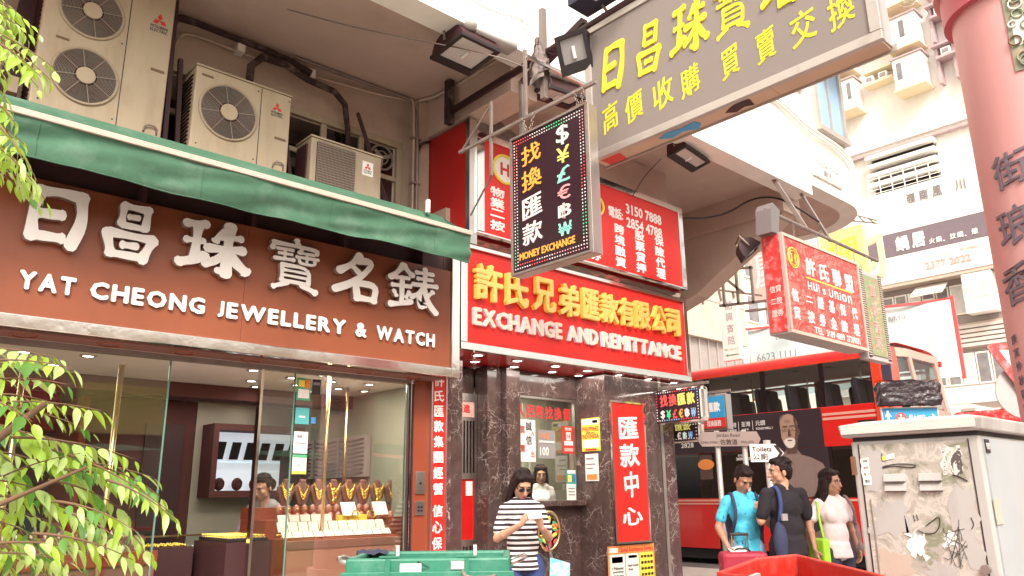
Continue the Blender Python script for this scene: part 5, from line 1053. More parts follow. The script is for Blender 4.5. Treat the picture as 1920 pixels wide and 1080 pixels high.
# roof, curved over the edges and down the front corner
roof = MB(); prof = [(BX0, 4.0), (BX0, 4.10), (BX0+.06, 4.2), (BX0+.22, 4.27), (BX1-.22, 4.27), (BX1-.06, 4.2), (BX1, 4.10), (BX1, 4.0), (BX1-.08, 4.03), (BX0+.08, 4.03)]
n = len(prof); ys = [6.42, BY1]
roof.add([(a, y, b) for y in ys for a, b in prof], [(i, (i+1) % n, n+(i+1) % n, n+i) for i in range(n)]+[tuple(range(n)), tuple(range(2*n-1, n-1, -1))])
bob('roof', roof, 'bus_red', smooth='auto')
bob('roof_rail', MB().box(BX0-.012, BX0-.001, 6.45, BY1, 4.0, 4.035), 'bus_orange')
bob('ceiling', MB().box(BX0+.09, BX1-.09, 6.3, BY1-.1, 3.985, 4.02), 'bus_inner')
for k in range(12): bob('ceiling_hatch', MB().cyl((BX0+.5, 6.9+k*.75, 3.975), (BX0+.5, 6.9+k*.75, 3.984), .07, n=14), 'grey_wall')
bob('cove', MB().box(BX1-.35, BX1-.10, 6.4, BY1-.1, 3.86, 3.90), 'road_red')
# pillars and glass
PY = [6.4, 7.60, 8.95, 10.4, 11.85, 13.3, 14.75, 16.2, 17.8]
for i, py in enumerate(PY):
    bob('pillar', MB().box(BX0+.002, BX0+.05, py-.045, py+.045, 3.102, 3.998), 'black_gloss'); bob('pillar', MB().box(BX1-.05, BX1-.002, py-.04, py+.04, 3.102, 3.978), 'bus_inner')
    if i < len(PY)-1:
        bob('window_pane', MB().box(BX0+.012, BX0+.018, py+.046, PY[i+1]-.046, 3.102, 3.998), 'bus_glass')
        bob('lower_window', MB().box(BX0+.012, BX0+.018, py+.046, PY[i+1]-.046, 1.302, 2.298), 'smoke_glass')
        bob('lower_pillar', MB().box(BX0+.002, BX0+.05, py-.045, py+.045, 1.302, 2.298), 'black_gloss')
        bob('stanchion', MB().cyl((BX0+.75, py+.7, 2.43), (BX0+.75, py+.7, 3.98), .018, n=8), 'steel')
random.seed(11)
def seat_mesh():
    m = MB(); m.prism([(0, 0), (.42, -.02), (.44, .09), (.10, .10), (.04, .62), (.02, .86), (-.06, .88), (-.10, .80), (-.06, .30)], (-.21, 0, 0), -Y, Z, X*.42); return m
s0 = None
for r_ in range(15):
    for sx in (.30, .74, 1.76, 2.20):
        loc = (BX0+sx-16.75, 6.95+r_*.73-12, 2.78+.12)
        if s0 is None:
            s0 = obj('seat', seat_mesh(), 'bus_seat', bus, keep=True, bevel=.03); s0.location = loc
        else:
            c = s0.copy(); COL.objects.link(c); c.location = loc; c.parent = bus
bob('lower_seats', MB().box(BX0+.2, BX0+.7, 12, 12.5, .4, 1.6).box(BX0+.2, BX0+.7, 13, 13.5, .4, 1.6).box(BX0+.2, BX0+.7, 11, 11.5, .4, 1.6), 'bus_seat', kind='stuff')
bob('lower_lining', MB().box(BX0+1.4, BX0+1.45, 6.5, BY1-.2, .4, 2.3), 'bus_inner')
# front end: rounded corner band, pale nose with big curved windows
def nose(x_off, z0, z1, name, m, a0=0., a1=1., thick=.05, top=False):
    """part of the wrap round the front: u along the plan curve from the near side (x=BX0) to the far side"""
    def plan(u, off=0):
        # quarter ellipse, flat, quarter ellipse
        R_ = .55
        if u < .3: t = u/.3*pi/2; return (BX0+off+(R_-off)*(1-cos(t)), 6.45-(R_-off)*sin(t))
        if u > .7: t = (1-u)/.3*pi/2; return (BX1-off-(R_-off)*(1-cos(t)), 6.45-(R_-off)*sin(t))
        return (BX0+R_+(BX1-BX0-2*R_)*(u-.3)/.4, 6.45-R_+off)
    N_ = 20; v = []; f = []
    for i in range(N_+1):
        u = a0+(a1-a0)*i/N_
        for (o, z) in ((0, z0), (0, z1), (thick, z1), (thick, z0)):
            p = plan(u, o+x_off); lean = .10*max(0, (z-2.9)) if z > 2.9 else 0
            v.append((p[0], p[1]+lean*(1 if u > .05 else u*20), z))
    for i in range(N_):
        for j in range(4): f.append((i*4+j, i*4+(j+1) % 4, (i+1)*4+(j+1) % 4, (i+1)*4+j))
    f += [(0, 1, 2, 3), (N_*4, N_*4+3, N_*4+2, N_*4+1)]
    return bob(name, MB().add(v, f), m, smooth='auto')
nose(0, .22, 1.20, 'nose_panel', 'bus_pale'); nose(0, 2.32, 2.98, 'nose_panel', 'bus_pale'); nose(0, 3.98, 4.14, 'nose_brow', 'bus_pale'); nose(0.01, 1.202, 2.318, 'windscreen', 'bus_glass'); nose(0.01, 2.982, 3.978, 'upper_windscreen', 'bus_glass')
nose(-.03, 1.25, 4.16, 'corner_band', 'bus_orange', .0, .17, .08)
bob('corner_band', MB().box(BX0-.03, BX0+.05, 6.36, 6.56, 1.25, 4.16), 'bus_orange', bevel=.02); bob('roof_band', MB().grid(lambda u, v: (BX0-.03+(BX1-BX0+.06)*u, 6.20+.36*v, 4.30-.15*abs(2*u-1)**6), 24, 4), 'bus_orange', smooth=True)
nose(0.0, 2.98, 3.98, 'nose_pillar', 'bus_pale', .29, .33, .05); nose(0.0, 2.98, 3.98, 'nose_pillar', 'bus_pale', .67, .71, .05)
bob('nose_roof', MB().grid(lambda u, v: (BX0+.05+(BX1-BX0-.1)*u, 6.44-(.42)*v*(1-abs(2*u-1)**4*.8), 4.26-.12*v*v-.14*abs(2*u-1)**5), 12, 6), 'bus_pale', smooth=True)
bob('corner_pillar', MB().box(BX0+.002, BX0+.06, 6.19, 6.352, 3.102, 3.998), 'denim_dark')
bob('side_lamp', MB().ell((BX0+.12, 6.02, 2.55), (.05, .03, .09)), 'orange_print', smooth=True)
bob('vents', MB().box(BX0-.004, BX0-.001, 6.6, 6.95, 2.68, 2.78), 'black')
# the advert printed on the side
ad = bob('advert', MB().box(BX0-.006, BX0-.001, 7.68, 13.6, 2.31, 3.09), 'ad_black')
obj('advert_lower', MB().box(BX0-.006, BX0-.001, 7.62, 8.92, 1.31, 2.305), 'ad_black', ad)
def adp(name, poly, m, lay): obj(name, MB().prism(poly, (BX0-.007-lay*.0012, 0, 0), -Y, Z, X*.001), m, ad)
def oval(cy, cz, ry, rz, n=28, p=1., tilt=0): return [(-(cy)+ry*cos(2*pi*i/n)*cos(tilt)-rz*sin(2*pi*i/n)*sin(tilt), cz+ry*cos(2*pi*i/n)*sin(tilt)+rz*sin(2*pi*i/n)*cos(tilt)) for i in range(n)]
HY, HZ2 = 8.42, 2.66
adp('printed_shoulders', [(-8.93, 1.32), (-7.63, 1.32), (-7.66, 1.75), (-7.76, 1.98), (-7.98, 2.10), (-8.20, 2.17), (-8.30, 2.30), (-8.52, 2.30), (-8.64, 2.16), (-8.84, 2.05), (-8.92, 1.8)], 'ad_grey', 1)
adp('printed_fold', [(-8.41, 1.4), (-8.39, 1.4), (-8.37, 2.14), (-8.40, 2.14)], 'ad_grey2', 2); adp('printed_fold', [(-8.0, 1.4), (-7.8, 1.4), (-7.84, 1.72), (-7.92, 1.86), (-7.98, 1.7)], 'ad_grey2', 3); adp('printed_fold', [(-8.80, 1.4), (-8.70, 1.4), (-8.74, 1.9)], 'ad_grey2', 4)
adp('printed_neck', [(-8.52, 2.20), (-8.29, 2.20), (-8.25, 2.50), (-8.55, 2.50)], 'ad_shadow', 5)
adp('printed_ear', oval(HY-.215, HZ2-.02, .03, .065), 'ad_shadow', 6)
adp('printed_jaw', [(-8.615, 2.72), (-8.225, 2.72), (-8.225, 2.55), (-8.27, 2.42), (-8.34, 2.33), (-8.42, 2.31), (-8.50, 2.33), (-8.57, 2.42), (-8.61, 2.55)], 'ad_skin', 7)
adp('printed_head', oval(HY, HZ2+.13, .200, .235), 'ad_skin', 8)
adp('printed_shadow', [(-8.29, 2.98), (-8.24, 2.90), (-8.222, 2.75), (-8.225, 2.55), (-8.27, 2.42), (-8.34, 2.33), (-8.30, 2.50), (-8.28, 2.66), (-8.285, 2.80), (-8.30, 2.9)], 'ad_shadow', 9)
adp('printed_beard', [(-8.56, 2.47), (-8.50, 2.515), (-8.42, 2.525), (-8.34, 2.515), (-8.30, 2.47), (-8.31, 2.39), (-8.36, 2.325), (-8.42, 2.31), (-8.48, 2.325), (-8.54, 2.39)], 'bus_inner', 10)
adp('printed_mouth', [(-8.48, 2.478), (-8.42, 2.486), (-8.36, 2.478), (-8.37, 2.462), (-8.42, 2.456), (-8.47, 2.462)], 'ad_shadow', 11)
adp('printed_nose', [(-8.43, 2.70), (-8.405, 2.70), (-8.375, 2.575), (-8.39, 2.555), (-8.43, 2.55), (-8.455, 2.565)], 'ad_shadow', 12)
for c in (8.505, 8.335):
    adp('printed_glasses', oval(c, 2.705, .072, .042), 'ad_shadow', 13); adp('printed_lens', oval(c, 2.705, .064, .034), 'ad_skin', 14); adp('printed_eye', oval(c, 2.703, .026, .009), 'black_print', 15)
    adp('printed_brow', [(-c-.065, 2.762), (-c+.065, 2.762), (-c+.055, 2.778), (-c-.05, 2.78)], 'ad_shadow', 16)
for z_ in (2.86, 2.89): adp('printed_line', [(-8.50, z_), (-8.34, z_), (-8.35, z_+.005), (-8.49, z_+.005)], 'ad_shadow', 17)
adp('printed_hair', [(-8.622, 2.82), (-8.60, 2.80), (-8.60, 2.90), (-8.55, 2.98), (-8.48, 3.02), (-8.56, 3.0), (-8.61, 2.93)], 'ad_grey2', 18)
def at_(s, y0, y1, z0, z1, m='white_print', **k): stext('lettering', s, y0, y1, z0, z1, BX0-.007, m, ad, d=.002, **k)
for s, y0, y1 in (('荃灣', 9.93, 9.68), ('荃灣', 9.55, 9.33), ('元朗', 9.20, 8.97)): at_(s, y0, y1, 2.83, 2.94, off=0)
at_('荃灣廣場', 9.93, 9.68, 2.74, 2.79, off=0); at_('8咪半', 9.55, 9.37, 2.74, 2.79, off=0); at_('YOHO MALL I', 9.20, 8.80, 2.74, 2.79)
for y_ in (9.62, 9.27): obj('rule', MB().box(BX0-.009, BX0-.007, y_-.004, y_+.004, 2.74, 2.95), 'white_print', ad)
at_('larucci.com.hk', 10.1, 9.15, 2.52, 2.63, off=.01); at_('2828', 11.2, 10.85, 2.45, 2.56); at_('2828 0080', 9.75, 9.40, 2.11, 2.17); at_('訂位熱線', 9.70, 9.45, 2.19, 2.24, off=0)
obj('printed_burger', MB().ell((BX0-.008, 10.55, 2.05), (.002, .22, .12)), 'orange_print', ad); obj('printed_panel', MB().box(BX0-.0075, BX0-.006, 10.38, 10.72, 1.72, 2.26), 'ad_shadow', ad)

# ================================================================ ACROSS THE ROAD
K = 50/26
def WP(y, z): return y*K, (z-1.42)*K+1.42
wb = thing('white_apartment_block', 'tall sunlit white apartment block with bay windows and restaurant signs behind the bus', 'building', (52, 18, 0))
def wbox(name, y0, y1, z0, z1, d0, d1, m, parent=wb, **k):
    a, c = WP(y0, z0); b, e = WP(y1, z1); return obj(name, MB().box(50-d1, 50-d0, min(a, b), max(a, b), c, e), m, parent, **k)
wbox('wall', -4, 18, 7.9, 24, -8, 0, 'white_far'); wbox('wall', -4, 18, -.0, 5.7, -8, -.6, 'white_far'); wbox('wall', -4, 18, 5.7, 7.9, -8, -.02, 'grey_wall')
wbox('moulding', -4, 18, 12.85, 12.92, .002, .25, 'white_far'); wbox('moulding', -4, 18, 12.62, 12.66, .002, .4, 'mauve')
rows = [14.35, 15.85, 17.5, 19.1]
for r_, z0 in enumerate(rows):
    for yc, wd in ((10.45, .42), (8.22, .46), (5.8, .45), (12.6, .4)):
        bw = wbox('bay', yc-wd, yc+wd, z0, z0+1.12, .005, 1.3, 'white_far')
        wbox('sill', yc-wd-.05, yc+wd+.05, z0-.07, z0-.005, .005, 1.45, 'cream_trim', bw); wbox('head', yc-wd-.05, yc+wd+.05, z0+1.125, z0+1.18, .005, 1.4, 'mauve', bw)
        for q in range(3):
            a = yc-wd+.06+q*(2*wd-.12)/3; f_ = wbox('window', a+.02, a+(2*wd-.12)/3-.02, z0+.30, z0+1.0, 1.302, 1.32, 'plaque', bw)
            wbox('pane', a+.05, a+(2*wd-.12)/3-.05, z0+.34, z0+.96, 1.322, 1.33, 'window_far' if (q+r_+int(yc)) % 3 == 1 else 'window_bright', f_)
    for yc in (9.3, 7.05):
        lg = wbox('ledge', yc-.5 if yc > 8 else yc-.35, yc+.48 if yc > 8 else yc+.35, z0+.70, z0+.78, .005, .9, 'cream_trim' if yc > 8 else 'mauve'); wbox('ledge', yc-.48, yc+.46, z0+1.16, z0+1.22, .005, .9, 'cream_trim' if yc > 8 else 'mauve')
        for q in ((.28, -.18) if yc > 8 else (.05,)):
            ac = wbox('air_conditioner', yc+q-.14, yc+q+.14, z0+.79, z0+1.02, .005, .85, 'plaque'); wbox('grille', yc+q-.10, yc+q+.10, z0+.83, z0+.98, .852, .87, 'grey_panel', ac)
        if yc < 8: wbox('pier', 6.82, 6.95, z0-.1, z0+1.2, .005, .6, 'mauve'); wbox('pier', 7.36, 7.46, z0-.1, z0+1.2, .005, .6, 'mauve')
lv = wbox('louvre_recess', 7.95, 10.05, 11.15, 12.55, .0, .03, 'grey_panel')
for k in range(4): wbox('louvre_hood', 7.9, 10.1, 11.40+k*.33, 11.52+k*.33, .032, .8, 'white_far')
for k in range(18):
    if k % 4 != 3: wbox('louvre_blade', 8.0, 10.0, 11.18+k*.075, 11.20+k*.075, .032, .3, 'black', lv)
for k in range(5): wbox('rail', 6.9, 10.1, 11.08+k*.13, 11.10+k*.13, .9, .93, 'plaque')
for k in range(9): wbox('rail_post', 6.95+k*.39, 6.98+k*.39, 11.05, 11.65, .935, .96, 'plaque')
# restaurant fascia
ts = thing('restaurant_fascia', 'long white and slate restaurant fascia with black and white characters on the far block', 'sign', (49.4, 17, 16))
def tsb(name, y0, y1, z0, z1, d0, d1, m): return wbox(name, y0, y1, z0, z1, d0, d1, m, ts)
tsb('board', 6.2, 13, 9.58, 11.02, .05, 1.0, 'plaque'); tsb('board', 6.2, 10.75, 8.80, 9.57, .05, 1.02, 'char_grey'); tsb('board', 6.2, 13, 7.92, 8.79, .05, 1.0, 'plaque'); tsb('edge', 6.2, 13, 7.80, 7.915, .05, .95, 'strip_cream')
def wtext(s, y0, y1, z0, z1, m, **k):
    a, c = WP(y0, z0); b, e = WP(y1, z1); stext('lettering', s, a, b, c, e, 50-1.03, m, ts, d=.03, **k)
for s, y0, y1 in (('嶺', 8.92, 8.65), ('南', 8.52, 8.26), ('風', 8.12, 7.84), ('川', 7.44, 7.16)): wtext(s, y0, y1, 10.42, 10.78, 'grey_print', off=.01)
for s, y0, y1 in (('鍋', 9.46, 9.05), ('居', 8.95, 8.55)): wtext(s, y0, y1, 8.92, 9.42, 'white_print', off=.04)
for i, s in enumerate('火鍋.炆鍋.燉'): wtext(s, 8.44-i*.205, 8.27-i*.205 if s != '.' else 8.39-i*.205, 8.93, 9.12 if s != '.' else 8.97, 'white_print', off=.02)
wtext('11:30am-03:00pm', 8.8, 7.75, 8.50, 8.62, 'card', off=0); wtext('05:30pm-', 7.62, 7.05, 8.50, 8.62, 'strip_cream', off=0); wtext('2377 2022', 8.66, 7.35, 8.15, 8.38, 'pink_print', off=.01)
# lower storeys: window strips, hoods, shutters
for z0, z1 in ((6.55, 7.65), (4.4, 5.5)):
    for k in range(20):
        y0 = 6.6+k*.42
        f_ = wbox('window', y0, y0+.38, z0+(.72 if (z0 > 6 and y0 > 8.4) else .1), z1-.05, .0, .10, 'plaque'); wbox('pane', y0+.04, y0+.34, z0+(.77 if (z0 > 6 and y0 > 8.4) else .15), z1-.1, .102, .12, 'window_far' if k % 3 else 'window_bright', f_)
wbox('bay', 6.9, 7.7, 6.55, 7.75, .125, 1.1, 'white_far')
for k in range(3): wbox('window', 7.0+k*.22, 7.18+k*.22, 7.0, 7.5, 1.102, 1.13, 'window_bright')
for k in range(5): wbox('shutter_rib', -2, 14, 5.62+k*.14, 5.72+k*.14, .13, .35, 'corrugated')
wbox('shutter', -2, 14, 5.58, 6.36, .0, .12, 'strip_cream')
for yc in (8.65, 13.4):
    a, c = WP(yc-.45, 7.62); b, e = WP(yc+.5, 7.38); obj('awning_hood', MB().add([(49.6, a, c+.2), (49.6, b, c+.2), (48.4, b, e-.1), (48.4, a, e-.1), (49.6, a, c+.1), (49.6, b, c+.1), (48.4, b, e-.2), (48.4, a, e-.2)], [(0, 1, 2, 3), (4, 7, 6, 5), (0, 3, 7, 4), (1, 5, 6, 2), (3, 2, 6, 7), (0, 4, 5, 1)]), 'corrugated', wb)
t = thing('street_canopy', 'white steel street canopy with slanting struts beyond the bus nose', 'canopy', (24, 4, 0))
obj('roof', MB().box(22, 26, -6, 7.6, 3.75, 3.95), 'plaque', t); obj('fascia', MB().box(21.9, 21.99, -6, 7.6, 3.55, 3.98), 'white_far', t)
for k in range(5): obj('strut', MB().bar((22.1, 6.6-k*2.2, 3.2), (23.5, 5.6-k*2.2, 3.74), .12), 'strip_cream', t); obj('post', MB().box(22.4, 22.55, 6.0-k*2.2, 6.15-k*2.2, .0, 3.74), 'steel', t)
for i, (yc, lb) in enumerate(((5.2, 'red van parked beyond the bus nose under the white canopy'), )):
    v_ = thing('parked_van', lb, 'van', (20.6, 3.0, -.12))
    pr = [(6.9, .25), (6.9, 2.2), (6.8, 3.0), (6.5, 3.15), (2.6, 3.15), (2.0, 2.9), (1.4, 1.6), (.7, 1.35), (.6, .3)]
    obj('body', MB().prism(pr, (19.6, 0, 0), Y, Z, X*1.9), 'road_red', v_, bevel=.05); obj('side_window', MB().prism([(6.4, 2.1), (6.4, 2.75), (2.7, 2.75), (2.2, 2.1)], (19.58, 0, 0), Y, Z, X*.015), 'smoke_glass', v_); obj('stripe', MB().box(19.58, 19.598, .8, 6.88, 1.5, 1.6), 'plaque', v_)
    for yy in (5.9, 1.7): w_ = obj('wheel', MB().cyl((19.55, yy, .25), (19.85, yy, .25), .36, n=28), 'tyre', v_); obj('rim', MB().cyl((19.53, yy, .25), (19.549, yy, .25), .2, n=20), 'steel', w_)
    for k in range(5): obj('roof_clamp', MB().box(19.6, 19.75, 2.9+k*.8, 3.2+k*.8, 3.151, 3.22), 'strip_cream', v_)
t = thing('cloth_banner', 'large slack white cloth banner with a red border stretched behind the bus roof', 'banner', (22, 10, 5))
def cb_(y, z): return 22+.15*sin(y*1.3)+.1*sin(y*2.7+z)
def bsag(u): return .30*sin(pi*u)*(.0)+(-.10*u)
obj('cloth', MB().grid(lambda u, v: (cb_(13-6*u, 4.2+v), 13-6*u, 4.25+(6.30+.12*(1-u)-4.25)*v), 50, 16), 'cloth_banner', t, smooth=True)
def edge(pts, w_=.07): 
    m = MB()
    for a, b in zip(pts, pts[1:]): m.bar(a, b, .02, w_)
    return m
obj('border', edge([(cb_(13-6*k/24, 6)-.03, 13-6*k/24, 6.33+.12*(1-k/24)) for k in range(25)]), 'cloth_red', t); obj('border', MB().box(22.0, 22.06, 6.93, 7.03, 4.2, 6.4), 'cloth_red', t); obj('border', MB().box(22.0, 22.06, 12.97, 13.05, 4.2, 6.5), 'cloth_red', t)
stext('lettering', '6623 1111', 12.7, 11.4, 5.35, 5.6, 21.84, 'grey_print', t, off=0); stext('lettering', '出租', 12.0, 11.4, 5.95, 6.15, 21.84, 'grey_print', t, off=0); stext('lettering', '舖位', 8.6, 8.1, 5.95, 6.10, 21.84, 'grey_print', t, off=0)
t = thing('beige_block', 'plain beige concrete block seen between the shop corner and the hanging hotel sign', 'building', (34, 24, 0))
obj('wall', MB().box(18, 37.0, 22, 34, 9.0, 30), 'beige_wall', t); obj('wall', MB().box(18, 37.0, 22.3, 34, 0, 8.99), 'grey_wall', t)
for z_ in (11.0, 13.4, 16): obj('joint', MB().box(18, 37, 21.98, 22.0, z_, z_+.05), 'grey_wall', t)
for k in range(24): obj('cladding_rib', MB().box(18.4+k*.8, 18.5+k*.8, 22.22, 22.299, 0, 8.98), 'frame_grey', t)
t = thing('pale_yellow_block', 'narrow pale yellow tenement slab behind the steel sign frames', 'building', (42, 25, 0))
obj('wall', MB().box(37.2, 46, 22.5, 34, 0, 34), 'pale_cream', t)
for k in range(8): w_ = obj('window', MB().box(38+(k % 2)*1.8, 39.2+(k % 2)*1.8, 22.4, 22.499, 8+2.6*(k//2), 9.6+2.6*(k//2)), 'plaque', t); obj('pane', MB().box(38.1+(k % 2)*1.8, 39.1+(k % 2)*1.8, 22.37, 22.399, 8.1+2.6*(k//2), 9.5+2.6*(k//2)), 'window_far', w_)
# hanging signs in the side street
t = thing('hotel_sign', 'tall white hanging guesthouse sign with dark vertical characters and a green arrow', 'sign', (17, 10.5, 4.6))
obj('board', MB().box(17, 17.12, 10.32, 10.82, 4.62, 6.2), 'plaque', t, bevel=.01)
for i, c in enumerate('韶興賓館'): stext('character', c, 10.66, 10.46, 5.92-i*.30, 6.14-i*.30, 17, 'grey_print', t, off=.005)
stext('lettering', '電話: 2388 8122', 10.78, 10.38, 4.88, 4.93, 17, 'green_print', t, off=0)
obj('arrow', MB().prism([(-10.76, 4.76), (-10.68, 4.80), (-10.68, 4.775), (-10.38, 4.775), (-10.38, 4.745), (-10.68, 4.745), (-10.68, 4.72)], (16.995, 0, 0), -Y, Z, X*.004), 'green_print', t)
t = thing('steel_gantry', 'empty rusty steel sign frame projecting over the side street', 'frame', (14, 8.6, 5.6))
for p, q in (((14, 8.9, 6.05), (14, 8.05, 5.9)), ((14, 8.1, 5.95), (14, 8.1, 5.15)), ((14, 8.78, 6.05), (14, 8.78, 5.2)), ((14, 8.9, 5.25), (14, 7.3, 5.1)), ((14, 8.9, 6.0), (14, 8.3, 5.4)), ((14, 8.45, 6.0), (14, 8.45, 5.2)), ((14.5, 8.6, 5.15), (14.5, 7.3, 5.05))): obj('member', MB().bar(p, q, .05), 'dull_steel', t)
t = thing('steel_gantry', 'long thin steel arm running back to the white guesthouse sign', 'frame', (17, 10.8, 6.3))
for p, q in (((17, 11.3, 6.65), (17, 9.6, 6.1)), ((17, 11.3, 6.65), (17, 11.3, 6.2)), ((17, 10.8, 6.45), (17, 10.75, 6.2)), ((17, 10.4, 6.36), (17, 10.38, 6.2))): obj('member', MB().bar(p, q, .05), 'dull_steel', t)
for lb, x_, y0, y1, z0, z1, m, tx, tm in (('pink hanging board with a large white character behind the loan sign', 20, 11.6, 10.4, 6.8, 8.5, 'pink_pale', '慶', 'white_print'), ('yellow hanging pawnshop board above the loan sign', 18, 8.45, 7.4, 6.35, 7.6, 'yellow_board', '押', 'yellow_print')):
    t = thing('hanging_sign', lb, 'sign', (x_, (y0+y1)/2, z0)); obj('board', MB().box(x_, x_+.2, y1, y0, z0, z1), m, t); stext('character', tx, y0-.15, y1+.15, z0+.35, z1-.25, x_, tm, t, off=.01, shear=.1)
    if m == 'yellow_board': stext('lettering', '2770 7088', y0-.1, y1+.1, z0+.08, z0+.24, x_, 'teal_print', t, off=0)
t = thing('character_sign', 'orange brush character on its own frame in front of the far restaurant fascia', 'sign', (20, 8.2, 7))
stext('character', '匀', 8.72, 7.72, 6.6, 8.0, 20, 'cream_trim', t, d=.06, off=.03, shear=.15)
t = thing('lattice_arm', 'short steel lattice arm sticking out past the rounded building corner', 'bracket', (16, 6.6, 7))
for p, q in (((16, 6.95, 7.3), (16, 6.25, 6.9)), ((16, 6.95, 7.1), (16, 6.25, 6.84)), ((16, 6.8, 7.2), (16, 6.7, 7.02)), ((16, 6.6, 7.08), (16, 6.5, 6.94)), ((16, 6.4, 6.98), (16, 6.3, 6.85))): obj('member', MB().bar(p, q, .025), 'dull_steel', t)
# row of shops behind the camera, mirrored in the chrome and glass
t = thing('opposite_shop_row', 'row of market shops on the near side of the street, mirrored in the shop glass', 'building', (4, -10, 0))
obj('wall', MB().box(-16, 26, -14, -9.5, 3.4, 5.6), 'beige_wall', t); obj('wall', MB().box(-16, 26, -14, -9.9, -.12, 3.39), 'grey_wall', t)
for k in range(12): obj('sign_board', MB().box(-15+k*3.3, -12.1+k*3.3, -9.6, -9.3, 3.0, 4.2), ['yellow_board', 'plaque', 'pink_pale', 'green_print', 'yellow_board', 'road_red'][k % 6], t)
for k, (x_, col) in enumerate(((3.5, 'green_canvas'), (7.6, 'green_canvas'), (11.8, 'cloth_red'))):  # unseen stalls, added to give the shop glass green and red to mirror
    t = thing('market_stall', ['green tarpaulin market stall mirrored in the left shop glass', 'green tarpaulin market stall mirrored in the necklace window', 'red tarpaulin market stall nearest the side street'][k], 'stall', (x_, -4.6, 0))
    obj('tarpaulin', MB().grid(lambda u, v: (x_-1.7+3.4*u, -6+2.6*v, 2.5-.25*v+.03*sin(9*u)), 16, 8), col, t, smooth=True); obj('table', MB().box(x_-1.5, x_+1.5, -5.8, -3.7, .8, .86), 'wood_board', t); obj('skirt', MB().box(x_-1.5, x_+1.5, -3.72, -3.70, .05, .8), 'green_print' if k < 2 else 'red_print', t)
    for a in (-1.55, 1.55):
        for b in (-5.9, -3.5): obj('pole', MB().cyl((x_+a, b, 0), (x_+a, b, 2.3), .025, n=8), 'steel', t)
    for q in range(7): obj('goods', MB().box(x_-1.3+q*.38, x_-1.05+q*.38, -4.2, -3.8, .861, 1.05+.1*(q % 3)), ['orange_print', 'yellow_print', 'teal_print', 'white_print', 'red_print', 'denim', 'pink_print'][q], t)

# ================================================================ STREET FURNITURE IN THE FOREGROUND
t = thing('utility_box', 'scuffed grey roadside utility cabinet plastered with torn bills and graffiti', 'cabinet', (4.3, 1.55, 0))
obj('body', MB().box(4.0, 4.75, 1.245, 1.845, 0, 1.665), 'box_paint', t, bevel=.012)
obj('side_panel', MB().box(4.03, 4.73, 1.238, 1.244, .05, 1.65), 'box_side', t)
lid = MB(); lid.add([(3.97, 1.215, 1.685), (4.79, 1.215, 1.685), (4.79, 1.875, 1.685), (3.97, 1.875, 1.685), (3.96, 1.205, 1.745), (4.80, 1.205, 1.745), (4.80, 1.885, 1.745), (3.96, 1.885, 1.745), (4.05, 1.30, 1.765), (4.7, 1.30, 1.765), (4.7, 1.79, 1.765), (4.05, 1.79, 1.765)], [(0, 1, 2, 3), (0, 4, 5, 1), (1, 5, 6, 2), (2, 6, 7, 3), (3, 7, 4, 0), (4, 8, 9, 5), (5, 9, 10, 6), (6, 10, 11, 7), (7, 11, 8, 4), (8, 11, 10, 9)])
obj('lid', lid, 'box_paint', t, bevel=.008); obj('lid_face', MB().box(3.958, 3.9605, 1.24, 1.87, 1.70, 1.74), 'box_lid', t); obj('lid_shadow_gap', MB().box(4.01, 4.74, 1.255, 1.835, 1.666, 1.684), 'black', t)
obj('torn_bills', MB().box(3.995, 3.9985, 1.30, 1.80, .1, 1.645), 'torn_paint', t)
LV = []
for yy in (1.695, 1.53):
    for zz in (1.475, 1.43):
        lv = obj('louvre', MB().prism([(0, 0), (-.014, .0), (-.004, .033), (0, .035)], (3.9945, yy, zz-.01), X, Z, Y*-.10), 'box_paint', t)
        obj('louvre_slot', MB().box(3.978, 3.9935, yy-.098, yy-.002, zz-.013, zz-.0105), 'black', t)
pz = random.Random(21)
def scrap(name, poly, m, lay=0): obj(name, MB().prism([(-a, b) for a, b in poly], (3.9935-lay*.0012, 0, 0), -Y, Z, X*.001), m, t)
def rscrap(y0, y1, z0, z1, m, lay, j=.018):
    pts = []
    n = 7
    for k in range(n): pts.append((y0+(y1-y0)*k/n, z0+pz.uniform(-j, j)))
    for k in range(n): pts.append((y1+pz.uniform(-j, j), z0+(z1-z0)*k/n))
    for k in range(n): pts.append((y1+(y0-y1)*k/n, z1+pz.uniform(-j, j)))
    for k in range(n): pts.append((y0+pz.uniform(-j, j), z1+(z0-z1)*k/n))
    scrap('torn_paper', pts, m, lay)
rscrap(1.79, 1.70, 1.42, 1.62, 'box_paint', 0, .01); rscrap(1.80, 1.76, 1.45, 1.58, 'card', 1, .004); rscrap(1.42, 1.33, 1.49, 1.62, 'torn_strip', 0, .01); rscrap(1.78, 1.60, 1.20, 1.36, 'box_paint', 0, .03); rscrap(1.62, 1.54, 1.12, 1.22, 'card', 1, .02)
rscrap(1.40, 1.31, 1.10, 1.44, 'box_paint', 0, .03); rscrap(1.55, 1.42, 1.03, 1.09, 'box_paint', 0, .02); rscrap(1.77, 1.62, 1.02, 1.14, 'strip_cream', 0, .02); rscrap(1.46, 1.40, 1.17, 1.23, 'white_print', 1, .012)
scrap('sticker', [(1.69, 1.565), (1.63, 1.575), (1.63, 1.60), (1.69, 1.585)], 'white_print', 2); scrap('sticker', [(1.69, 1.565), (1.672, 1.568), (1.672, 1.589), (1.69, 1.585)], 'yellow_print', 3)
for i, c in enumerate(('招租', '全包', '$11', '電話')): stext('lettering', c, 1.79, 1.765, 1.56-i*.033, 1.575-i*.033, 3.9925, 'black_print', t, d=.001, off=0)
def scr(pts, r=.0018): return obj('marker_line', MB().tube([(3.9915, a, b) for a, b in pts], r, n=5, smooth=2), 'black', t)
